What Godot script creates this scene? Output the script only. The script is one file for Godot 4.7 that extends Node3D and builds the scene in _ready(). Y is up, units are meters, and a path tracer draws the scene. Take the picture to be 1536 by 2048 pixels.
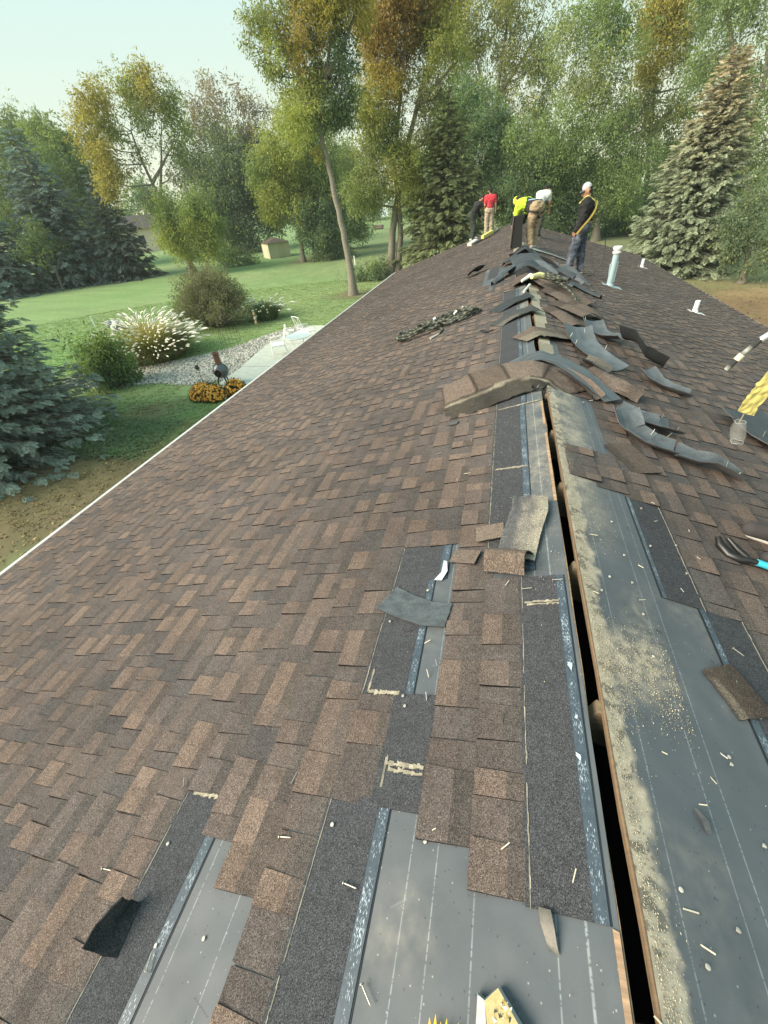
extends Node3D
# A roof under repair at the edge of a tree-ringed lawn. Metres, y up; the ridge runs along -z at x = 0.

const RIDGE := 4.4      # height of the ridge above the lawn
const PITCH := 0.30
const COURSE := 0.165   # exposure of one shingle course
const ROOF_END := 24.1
const EAVE_LEFT := 6.27
const EAVE_RIGHT := 5.76

var rng := RandomNumberGenerator.new()
var origin := {}
var taken := {}
var M := {}
var ca := cos(atan(PITCH))
var sa := sin(atan(PITCH))


# ---------------------------------------------------------------- mesh building
class MB:
	var v := PackedVector3Array()
	var n := PackedVector3Array()
	var c := PackedColorArray()
	var t := PackedVector2Array()
	var i := PackedInt32Array()

	func tri(a: Vector3, b: Vector3, d: Vector3, col: Color, ta := Vector2.ZERO, tb := Vector2.ZERO, td := Vector2.ZERO) -> void:
		var k := v.size()
		var m := (b - a).cross(d - a).normalized()
		v.append_array([a, b, d]); n.append_array([m, m, m]); c.append_array([col, col, col]); t.append_array([ta, tb, td])
		i.append_array([k, k + 2, k + 1])

	func quad(a: Vector3, b: Vector3, d: Vector3, e: Vector3, col: Color, ta := Vector2.ZERO, tb := Vector2.ZERO, td := Vector2.ZERO, te := Vector2.ZERO) -> void:
		var k := v.size()
		var m := (d - a).cross(e - b).normalized()
		v.append_array([a, b, d, e]); n.append_array([m, m, m, m]); c.append_array([col, col, col, col]); t.append_array([ta, tb, td, te])
		i.append_array([k, k + 2, k + 1, k, k + 3, k + 2])

	# box from eight corners: p0..p3 the bottom ring, p4..p7 the top ring, both counter-clockwise seen from above
	func hexa(p: Array, col: Color, side := Color(-1, 0, 0)) -> void:
		var s := side if side.r >= 0.0 else col
		quad(p[4], p[5], p[6], p[7], col)
		quad(p[3], p[2], p[1], p[0], s)
		for k in 4:
			var q := (k + 1) % 4
			quad(p[k], p[q], p[q + 4], p[k + 4], s)

	func box(at: Vector3, half: Vector3, b: Basis, col: Color) -> void:
		var p := []
		for y in [-1, 1]:
			for q in [[-1, 1], [1, 1], [1, -1], [-1, -1]]:
				p.append(at + b * Vector3(q[0] * half.x, y * half.y, q[1] * half.z))
		hexa(p, col)

	func bar(a: Vector3, b: Vector3, w: float, h: float, col: Color, up := Vector3.UP) -> void:
		var z := (b - a).normalized()
		var x := up.cross(z)
		if x.length() < 0.01:
			x = Vector3.RIGHT.cross(z)
		x = x.normalized()
		box((a + b) / 2.0, Vector3(w / 2, h / 2, a.distance_to(b) / 2.0), Basis(x, z.cross(x), z), col)

	# round tube along points with a radius at each; cols one colour or one per ring
	func tube(pts: Array, rad: Array, sides: int, cols: Array, cap := true, vs := 1.0) -> void:
		var k0 := v.size()
		var ref := Vector3.UP
		var run := 0.0
		var last := Vector3.ZERO
		for q in pts.size():
			var d: Vector3 = (pts[mini(q + 1, pts.size() - 1)] - pts[maxi(q - 1, 0)]).normalized()
			if q == 0:
				ref = Vector3.RIGHT if absf(d.y) > 0.8 else Vector3.UP
			else:
				run += pts[q].distance_to(pts[q - 1])
			var x := (ref - d * ref.dot(d)).normalized()
			ref = x
			var y := d.cross(x)
			for s in sides + 1:
				var a := TAU * s / sides
				var o := x * cos(a) + y * sin(a)
				v.append(pts[q] + o * rad[mini(q, rad.size() - 1)])
				n.append(o)
				c.append(cols[mini(q, cols.size() - 1)])
				t.append(Vector2(float(s) / sides * vs, run))
			last = d
		for q in pts.size() - 1:
			for s in sides:
				var a := k0 + q * (sides + 1) + s
				var b := a + sides + 1
				i.append_array([a, b, a + 1, a + 1, b, b + 1])
		if cap:
			for e in [0, pts.size() - 1]:
				var k := v.size()
				var m: Vector3 = (pts[1] - pts[0]).normalized() * -1.0 if e == 0 else (pts[e] - pts[e - 1]).normalized()
				v.append(pts[e]); n.append(m); c.append(cols[mini(e, cols.size() - 1)]); t.append(Vector2.ZERO)
				for s in sides + 1:
					v.append(v[k0 + e * (sides + 1) + s]); n.append(m); c.append(cols[mini(e, cols.size() - 1)]); t.append(Vector2.ZERO)
				for s in sides:
					if e == 0:
						i.append_array([k, k + 1 + s, k + 2 + s])
					else:
						i.append_array([k, k + 2 + s, k + 1 + s])

	# surface of revolution round an axis; prof = [[radius, height], ...] from bottom to top
	func lathe(at: Vector3, axis: Vector3, prof: Array, sides: int, col: Color) -> void:
		var k0 := v.size()
		var y := axis.normalized()
		var x := y.cross(Vector3.BACK if absf(y.z) < 0.9 else Vector3.RIGHT).normalized()
		var z := x.cross(y)
		for q in prof.size():
			var lo: Array = prof[maxi(q - 1, 0)]
			var hi: Array = prof[mini(q + 1, prof.size() - 1)]
			var sl := Vector2(hi[1] - lo[1], lo[0] - hi[0])
			sl = sl.normalized() if sl.length() > 1e-6 else Vector2(1, 0)
			for s in sides + 1:
				var a := TAU * s / sides
				var o := x * cos(a) + z * sin(a)
				v.append(at + o * prof[q][0] + y * prof[q][1])
				n.append((o * sl.x + y * sl.y).normalized())
				c.append(col)
				t.append(Vector2(float(s) / sides, prof[q][1]))
		for q in prof.size() - 1:
			for s in sides:
				var a := k0 + q * (sides + 1) + s
				var b := a + sides + 1
				i.append_array([a, a + 1, b, a + 1, b + 1, b])

	func ball(at: Vector3, r: Vector3, b: Basis, col: Color, rings := 8, sides := 12) -> void:
		var k0 := v.size()
		for q in rings + 1:
			var p := PI * q / rings
			for s in sides + 1:
				var a := TAU * s / sides
				var o := Vector3(sin(p) * cos(a), cos(p), sin(p) * sin(a))
				v.append(at + b * (o * r)); n.append((b * (o / r)).normalized()); c.append(col); t.append(Vector2(float(s) / sides, float(q) / rings))
		for q in rings:
			for s in sides:
				var a := k0 + q * (sides + 1) + s
				var e := a + sides + 1
				i.append_array([a, e, a + 1, a + 1, e, e + 1])

	# grid of points p[row][col] as a smooth sheet with thickness along its own normals
	func sheet(p: Array, thick: float, top: Callable, under: Color, uvs := 1.0) -> void:
		var rows := p.size()
		var cols: int = p[0].size()
		var nm := []
		for r in rows:
			var line := []
			for q in cols:
				var dx: Vector3 = p[r][mini(q + 1, cols - 1)] - p[r][maxi(q - 1, 0)]
				var dy: Vector3 = p[mini(r + 1, rows - 1)][q] - p[maxi(r - 1, 0)][q]
				var m := dx.cross(dy).normalized()
				line.append(m)
			nm.append(line)
		var k0 := v.size()
		for side in 2:
			for r in rows:
				for q in cols:
					var m: Vector3 = nm[r][q]
					v.append(p[r][q] if side == 0 else p[r][q] - m * thick)
					n.append(m if side == 0 else -m)
					c.append(top.call(float(r) / (rows - 1), float(q) / (cols - 1)) if side == 0 else under)
					t.append(Vector2(p[0][0].distance_to(p[0][q]), p[0][0].distance_to(p[r][0])) * uvs)
		var off := rows * cols
		for r in rows - 1:
			for q in cols - 1:
				var a := k0 + r * cols + q
				var b := a + cols
				i.append_array([a, b, a + 1, a + 1, b, b + 1])
				a += off; b += off
				i.append_array([a, a + 1, b, a + 1, b + 1, b])
		var rim := []
		for q in cols: rim.append([0, q])
		for r in range(1, rows): rim.append([r, cols - 1])
		for q in range(cols - 2, -1, -1): rim.append([rows - 1, q])
		for r in range(rows - 2, 0, -1): rim.append([r, 0])
		var dark := under * 0.6
		dark.a = 1.0
		for k in rim.size():
			var a: Array = rim[k]
			var b: Array = rim[(k + 1) % rim.size()]
			var pa: Vector3 = p[a[0]][a[1]]
			var pb: Vector3 = p[b[0]][b[1]]
			quad(pb, pa, pa - nm[a[0]][a[1]] * thick, pb - nm[b[0]][b[1]] * thick, dark)

	func mesh(shift := Vector3.ZERO) -> ArrayMesh:
		var a := []
		a.resize(Mesh.ARRAY_MAX)
		if shift != Vector3.ZERO:
			for k in v.size():
				v[k] -= shift
		a[Mesh.ARRAY_VERTEX] = v; a[Mesh.ARRAY_NORMAL] = n; a[Mesh.ARRAY_COLOR] = c; a[Mesh.ARRAY_TEX_UV] = t; a[Mesh.ARRAY_INDEX] = i
		var m := ArrayMesh.new()
		m.add_surface_from_arrays(Mesh.PRIMITIVE_TRIANGLES, a)
		return m


# ---------------------------------------------------------------- scene tree helpers
func tag(o: Node, label: String, category := "", group := "", kind := "") -> Node:
	if label: o.set_meta("label", label)
	if category: o.set_meta("category", category)
	if group: o.set_meta("group", group)
	if kind: o.set_meta("kind", kind)
	return o


func numbered(called: String) -> String:
	if not taken.has(called):
		taken[called] = 0
		return called
	taken[called] += 1
	return "%s_%03d" % [called, taken[called]]


func thing(called: String, label: String, category: String, at: Vector3, group := "") -> Node3D:
	var o := Node3D.new()
	o.name = numbered(called)
	add_child(o, true)
	o.position = at
	origin[o] = at
	tag(o, label, category, group)
	return o


# commits a mesh built in world coordinates as one part (or, with the root as parent, as one thing based at «at»)
func obj(called: String, b: MB, mat: Material, parent: Node = self, at := Vector3.ZERO) -> MeshInstance3D:
	var o := MeshInstance3D.new()
	if parent == self:
		o.name = numbered(called)
		o.position = at
	else:
		at = origin[parent]
		var kin := 0
		for s in parent.get_children():
			if str(s.name).begins_with(called) and (str(s.name) == called or str(s.name).length() == called.length() + 4):
				kin += 1
		o.name = called if kin == 0 else "%s_%03d" % [called, kin]
	origin[o] = at
	o.mesh = b.mesh(at)
	o.material_override = mat
	parent.add_child(o, true)
	return o


func many(called: String, mesh: Mesh, mat: Material, xf: Array, cols: Array, parent: Node, at: Vector3) -> MultiMeshInstance3D:
	var mm := MultiMesh.new()
	mm.transform_format = MultiMesh.TRANSFORM_3D
	mm.use_colors = true
	mm.mesh = mesh
	mm.instance_count = xf.size()
	for k in xf.size():
		var t: Transform3D = xf[k]
		t.origin -= at
		mm.set_instance_transform(k, t)
		mm.set_instance_color(k, cols[k])
	var o := MultiMeshInstance3D.new()
	if parent == self:
		o.name = numbered(called)
		o.position = at
	else:
		o.name = called
	o.multimesh = mm
	o.material_override = mat
	parent.add_child(o, true)
	return o


# a point h above the roof: side -1 the left slope, +1 the right; u metres away along the ridge, s metres down the slope
func R(side: int, u: float, s: float, h := 0.0) -> Vector3:
	return Vector3(side * (s * ca + h * sa), RIDGE - s * sa + h * ca, -u)


func rf(a: float, b: float) -> float:
	return rng.randf_range(a, b)


func grey(x: float) -> Color:
	return Color(x, x, x)


func lin(r: float, g: float, b: float) -> Color:  # an sRGB 0-255 colour as a linear vertex colour
	return Color(r / 255.0, g / 255.0, b / 255.0).srgb_to_linear()


func mix3(a: Color, b: Color, f: float) -> Color:
	return a.lerp(b, f)


# ---------------------------------------------------------------- materials
func mat(called: String, rough: float, tex: Texture2D = null, col := Color.WHITE) -> StandardMaterial3D:
	var m := StandardMaterial3D.new()
	m.resource_name = called
	m.roughness = rough
	m.albedo_color = col
	m.vertex_color_use_as_albedo = true
	if tex: m.albedo_texture = tex
	M[called] = m
	return m


func noise(freq: float, sd: int, oct := 3) -> FastNoiseLite:
	var n := FastNoiseLite.new()
	n.noise_type = FastNoiseLite.TYPE_SIMPLEX_SMOOTH
	n.seed = sd
	n.frequency = freq
	n.fractal_octaves = oct
	return n


# linear triple to an sRGB pixel
func px(c: Color) -> Color:
	return c.clamp().linear_to_srgb()


func granule_image(size: int, sd: int, dark: float, light: float) -> ImageTexture:
	# mineral granules: each texel its own grain, with a coarser drift on top
	var im := Image.create(size, size, false, Image.FORMAT_RGB8)
	var g := RandomNumberGenerator.new()
	g.seed = sd
	var cls := PackedFloat32Array()
	cls.resize(size * size / 4)
	var drift := noise(0.02, sd, 3).get_seamless_image(size, size)
	var clump := noise(0.22, sd + 1, 2).get_seamless_image(size, size)
	for y in size:
		for x in size:
			if x % 2 == 0 and y % 2 == 0: cls[(y / 2) * (size / 2) + x / 2] = g.randf()
			var r: float = cls[(y / 2) * (size / 2) + x / 2]
			if g.randf() < 0.25: r = g.randf()
			var k := 0.42 + 0.16 * (g.randf() - 0.5)
			if r < 0.30: k = dark
			elif r > 0.93: k = light
			elif r > 0.80: k = 0.62
			k *= 0.78 + 0.44 * clump.get_pixel(x, y).r
			k *= 0.86 + 0.28 * drift.get_pixel(x, y).r
			var w := (g.randf() - 0.5) * 0.10
			im.set_pixel(x, y, px(Color(k * (1.0 + w), k, k * (1.0 - w))))
	im.generate_mipmaps()
	return ImageTexture.create_from_image(im)


func felt_image(w: int, h: int, sd: int, side: int) -> ImageTexture:
	# grey synthetic underlay, u 0..4.5 m across the picture, 0..1.8 m down the slope: printed white lines, scuffs, specks, saw and cellulose dust
	var im := Image.create(w, h, false, Image.FORMAT_RGB8)
	var g := RandomNumberGenerator.new()
	g.seed = sd
	var lines: Array = [0.155, 0.325, 0.385, 0.62, 0.80, 0.94, 1.15, 1.3] if side > 0 else [0.084, 0.152, 0.356, 0.47, 0.55, 0.76, 1.1, 1.262, 1.5]
	var n1 := noise(0.012, sd, 4).get_image(w, h)
	var n2 := noise(0.05, sd + 3, 4).get_image(w, h)
	var n3 := noise(0.004, sd + 5, 3).get_image(w, h)
	var scr := noise(0.02, sd + 9, 3)
	var base := Color(0.082, 0.090, 0.099)
	var dust := Color(0.42, 0.355, 0.265)
	for y in h:
		var s := 1.8 * (y + 0.5) / h
		for x in w:
			var u := 4.5 * (x + 0.5) / w - 0.5
			var a: float = n1.get_pixel(x, y).r
			var b: float = n2.get_pixel(x, y).r
			var d: float = n3.get_pixel(x, y).r
			var c := base * (0.90 + 0.12 * a + 0.06 * b)
			c *= 0.97 + 0.06 * g.randf()
			for q in lines:
				var off := absf(s - q)
				if off < 0.0024 and g.randf() < 0.8:
					c = c.lerp(Color(0.34, 0.36, 0.37), 0.25 + 0.55 * b)
			# dust, thickest beside the cut and in drifts
			var f := 0.0
			if side > 0:
				var edge := 0.112 + 0.06 * (a - 0.5) + 0.03 * (b - 0.5)
				f = clampf((edge - s) * 32.0 + 0.75, 0.0, 0.97)
				var drift := clampf(1.25 - absf(u - 1.0 - 0.2 * (s - 0.1)) / 0.16, 0.0, 1.0) * clampf((0.38 - s) / 0.12, 0.0, 1.0)
				f = maxf(f, drift * clampf(0.4 + 1.5 * (b - 0.3), 0.0, 1.0))
				f = maxf(f, clampf((u - 1.55) * 0.9, 0.0, 0.75) * clampf((0.34 - s) / 0.12, 0.0, 1.0) * clampf(0.2 + 1.6 * (a - 0.22), 0.0, 1.0))
				f = maxf(f, clampf(1.0 - absf(u - 1.25) / 0.22, 0.0, 1.0) * clampf(1.0 - absf(s - 0.28) / 0.10, 0.0, 1.0) * 0.5 * b)
			else:
				f = clampf((u - 1.2) * 0.6, 0.0, 0.5) * clampf(1.3 * (a - 0.30), 0.0, 1.0) * clampf((0.2 - s) / 0.1, 0.0, 1.0)
				f = maxf(f, clampf(1.0 - absf(u - 2.35) / 0.5, 0.0, 1.0) * 0.55 * b)
			f = maxf(f, clampf(d - 0.62, 0.0, 1.0) * 0.7 * b)
			c = c.lerp(dust * (0.62 + 0.5 * b + 0.16 * (g.randf() - 0.5)), f)
			if side > 0 and f > 0.55 and a < 0.43 and b < 0.46:
				c = c.lerp(Color(0.11, 0.095, 0.075), 0.75)
			var r := g.randf()
			if r > 0.9993: c = Color(0.42, 0.41, 0.38)
			elif r < 0.0022: c *= 0.32
			im.set_pixel(x, y, px(c))
	# a few scratches along the slope
	for k in 46:
		var x0 := g.randi_range(0, w - 1)
		var y0 := g.randi_range(0, h - 1)
		var long := g.randi_range(10, 46)
		for q in long:
			var xx := x0 + int(q * 0.3 * (1 if k % 2 else -1))
			var yy := y0 + q / (1 + k % 3)
			if xx > 0 and xx < w and yy < h:
				im.set_pixel(xx, yy, im.get_pixel(xx, yy).lerp(Color(0.55, 0.57, 0.58), 0.25) if k % 3 else im.get_pixel(xx, yy) * 0.78)
	im.generate_mipmaps()
	return ImageTexture.create_from_image(im)


func tar_image(sd: int) -> ImageTexture:
	# smooth nailing strip with torn bits of white release film
	var w := 1024
	var h := 64
	var im := Image.create(w, h, false, Image.FORMAT_RGB8)
	var g := RandomNumberGenerator.new()
	g.seed = sd
	var n1 := noise(0.03, sd, 3).get_seamless_image(w, h)
	var n2 := noise(0.09, sd + 1, 3).get_seamless_image(w, h)
	var n3 := noise(0.008, sd + 2, 2).get_seamless_image(w, h)
	for y in h:
		for x in w:
			var c := Color(0.050, 0.066, 0.084) * (0.8 + 0.4 * n1.get_pixel(x, y).r)
			var tear := n2.get_pixel(int(x * 0.55) % w, (y * 2) % h).r
			if tear > 0.76 - 0.42 * (n3.get_pixel(x, y).r - 0.5) and y > 8 and y < 56:
				c = c.lerp(Color(0.5, 0.57, 0.62), 0.75)
			im.set_pixel(x, y, px(c))
	im.generate_mipmaps()
	return ImageTexture.create_from_image(im)


func speckle_image(size: int, sd: int, freq: float, lo: float, hi: float, grain := 0.12) -> ImageTexture:
	var im := Image.create(size, size, false, Image.FORMAT_RGB8)
	var g := RandomNumberGenerator.new()
	g.seed = sd
	var a := noise(freq, sd, 4).get_seamless_image(size, size)
	var b := noise(freq * 6.0, sd + 1, 3).get_seamless_image(size, size)
	for y in size:
		for x in size:
			var k: float = lerpf(lo, hi, clampf(0.6 * a.get_pixel(x, y).r + 0.4 * b.get_pixel(x, y).r, 0.0, 1.0))
			k *= 1.0 + grain * (g.randf() - 0.5)
			im.set_pixel(x, y, px(grey(k)))
	im.generate_mipmaps()
	return ImageTexture.create_from_image(im)


func wood_image(sd: int) -> ImageTexture:
	var im := Image.create(256, 256, false, Image.FORMAT_RGB8)
	var n := noise(0.012, sd, 4)
	var f := noise(0.2, sd + 1, 2)
	for y in 256:
		for x in 256:
			var k := 0.55 + 0.35 * n.get_noise_2d(x * 0.35, y * 9.0) + 0.12 * f.get_noise_2d(x * 0.2, y * 2.0)
			im.set_pixel(x, y, px(grey(clampf(k, 0.1, 1.0))))
	im.generate_mipmaps()
	return ImageTexture.create_from_image(im)


func triplanar(m: StandardMaterial3D, scale: float) -> StandardMaterial3D:
	m.uv1_triplanar = true
	m.uv1_world_triplanar = true
	m.uv1_scale = Vector3.ONE * scale
	return m


func materials() -> void:
	var gran := granule_image(512, 11, 0.16, 0.95)
	mat("shingle", 0.95, gran)
	M.shingle.metallic_specular = 0.3
	mat("felt_left", 0.55, felt_image(1500, 600, 21, -1))
	mat("felt_right", 0.55, felt_image(1500, 600, 31, 1))
	for k in ["felt_left", "felt_right"]:   # the sheet lies a little wavy
		var wave := noise(0.010, 33, 3).get_image(1024, 410)
		wave.convert(Image.FORMAT_RGB8)
		M[k].heightmap_enabled = true
		M[k].heightmap_texture = ImageTexture.create_from_image(wave)
		M[k].heightmap_scale = 1.2
	mat("tar", 0.38, tar_image(41))
	mat("asphalt_back", 0.55, speckle_image(512, 51, 0.02, 0.4, 1.0, 0.35))
	M.asphalt_back.uv1_scale = Vector3(3, 3, 1)
	triplanar(mat("wood", 0.8, wood_image(61)), 2.0)
	triplanar(mat("dust", 1.0, speckle_image(256, 71, 0.06, 0.45, 1.0, 0.4)), 4.0)
	mat("paint", 0.45)
	mat("metal", 0.35)
	M.metal.metallic = 0.7
	mat("plastic", 0.4)
	mat("cloth", 0.92)
	mat("skin", 0.6)
	triplanar(mat("concrete", 0.9, speckle_image(512, 81, 0.012, 0.7, 1.0)), 0.35)
	mat("bark", 0.95)
	triplanar(mat("bark", 0.95, speckle_image(512, 91, 0.02, 0.35, 1.0, 0.3)), 0.6)
	mat("leaf", 0.6)
	M.leaf.backlight_enabled = true
	M.leaf.backlight = Color(0.95, 0.95, 0.7)
	M.leaf.metallic_specular = 0.3
	mat("needle", 0.75)
	M.needle.metallic_specular = 0.2
	mat("lawn", 1.0, speckle_image(1024, 101, 0.008, 0.55, 1.0, 0.35))
	triplanar(M.lawn, 0.22)
	mat("wall", 0.85)
	triplanar(mat("wall", 0.85, speckle_image(256, 111, 0.02, 0.85, 1.0, 0.05)), 0.5)
	mat("glass", 0.08, null, Color(0.55, 0.75, 0.75, 0.45))
	M.glass.transparency = BaseMaterial3D.TRANSPARENCY_ALPHA
	mat("film", 0.15, null, Color(0.9, 0.9, 0.88, 0.10))
	M.film.transparency = BaseMaterial3D.TRANSPARENCY_ALPHA


func _ready() -> void:
	rng.seed = 7
	var cam := Camera3D.new()
	cam.name = "camera"
	cam.fov = 103.71
	cam.near = 0.05
	cam.far = 900.0
	cam.position = Vector3(-0.406, 5.8, 0)
	cam.rotation_order = EULER_ORDER_YXZ
	cam.rotation_degrees = Vector3(-37.887, 17.478, -6.036)
	add_child(cam)
	cam.current = true
	var sky := ProceduralSkyMaterial.new()
	sky.sky_top_color = Color(0.75, 0.93, 0.965)
	sky.sky_horizon_color = Color(1.0, 0.98, 0.83)
	sky.sky_curve = 0.16
	sky.sky_energy_multiplier = 0.66
	sky.ground_bottom_color = Color(0.25, 0.27, 0.2)
	sky.ground_horizon_color = Color(0.7, 0.7, 0.6)
	var e := Environment.new()
	e.background_mode = Environment.BG_SKY
	e.sky = Sky.new()
	e.sky.sky_material = sky
	e.tonemap_mode = Environment.TONE_MAPPER_LINEAR
	e.tonemap_exposure = 2.7
	e.fog_enabled = true
	e.fog_density = 0.00045
	e.fog_light_color = Color(0.90, 0.95, 0.93)
	e.sdfgi_enabled = true
	e.ssao_enabled = true
	e.ssil_enabled = true
	var we := WorldEnvironment.new()
	we.name = "world_environment"
	we.environment = e
	add_child(we)
	var sun := DirectionalLight3D.new()
	sun.name = "sun"
	sun.light_color = Color(1.0, 0.945, 0.86)
	sun.light_energy = 1.0
	sun.light_angular_distance = 45.0
	sun.shadow_enabled = true
	sun.sky_mode = DirectionalLight3D.SKY_MODE_LIGHT_ONLY
	add_child(sun)
	sun.look_at_from_position(Vector3(-26, 20, 18), Vector3.ZERO)
	materials()
	ground()
	house()
	trees()
	garden()
	roof_things()
	people()


# ---------------------------------------------------------------- the house
# a slab lying on the roof between u0..u1 and s0..s1, h its height above the deck at the upper and the lower edge
func slab(b: MB, side: int, u0: float, u1: float, s0: float, s1: float, h0: float, h1: float, thick: float, col: Color, edge: Color, skew := 0.0, uv := Vector2.ZERO, k := 2.0) -> void:
	var p := [R(side, u0 - skew, s1, h1), R(side, u1 + skew, s1, h1), R(side, u1, s0, h0), R(side, u0, s0, h0)]
	var q := [R(side, u0 - skew, s1, h1 - thick), R(side, u1 + skew, s1, h1 - thick), R(side, u1, s0, h0 - thick), R(side, u0, s0, h0 - thick)]
	var t := [Vector2(u0, s1), Vector2(u1, s1), Vector2(u1, s0), Vector2(u0, s0)]
	var o := [0, 1, 2, 3] if side > 0 else [3, 2, 1, 0]
	b.quad(p[o[0]], p[o[1]], p[o[2]], p[o[3]], col, (t[o[0]] + uv) * k, (t[o[1]] + uv) * k, (t[o[2]] + uv) * k, (t[o[3]] + uv) * k)
	for e in 4:
		var x: int = o[e]
		var y: int = o[(e + 1) % 4]
		b.quad(q[x], q[y], p[y], p[x], edge)


func shingle_colour(tooth: bool) -> Color:
	var r := rng.randf()
	var c: Color
	if tooth:
		if r < 0.24: c = Color(0.400, 0.298, 0.245)
		elif r < 0.56: c = Color(0.362, 0.272, 0.228)
		elif r < 0.82: c = Color(0.325, 0.252, 0.218)
		else: c = Color(0.285, 0.230, 0.208)
	else:
		if r < 0.40: c = Color(0.258, 0.212, 0.196)
		elif r < 0.74: c = Color(0.292, 0.234, 0.208)
		elif r < 0.86: c = Color(0.222, 0.192, 0.184)
		else: c = Color(0.345, 0.262, 0.222)
	var mean := Color(0.300, 0.238, 0.212)
	c = Color(mean.r + (c.r - mean.r) * 1.12, mean.g + (c.g - mean.g) * 1.08, mean.b + (c.b - mean.b) * 1.0)
	return Color(c.r * 1.0, c.g * 0.985, c.b * 0.98) * rf(0.93, 1.07) * 0.91


# where whole stretches of a course are torn off: [from, to] along the ridge
func torn(side: int, k: int) -> Array:
	if side < 0:
		match k:
			0: return [[-9, 0.25], [1.41, 8.2]]
			1: return [[-9, 0.34], [9.3, 11.4]]
			2: return [[-9, 1.68], [9.0, 11.7]]
			3: return [[-9, 0.40], [0.79, 1.69], [9.6, 11.9]]
			5: return [[-9, 0.11]]
			6: return [[-9, 0.225]]
			7: return [[-9, 0.35]]
	else:
		match k:
			0: return [[-9, 2.27], [2.66, 5.3]]
			1: return [[-9, 2.22], [2.68, 3.62]]
			2: return [[-9, 2.19]]
			3: return [[-9, 1.42]]
	return []


func course_top(side: int, k: int) -> float:
	return (0.21 if side < 0 else 0.125) + COURSE * k


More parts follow.
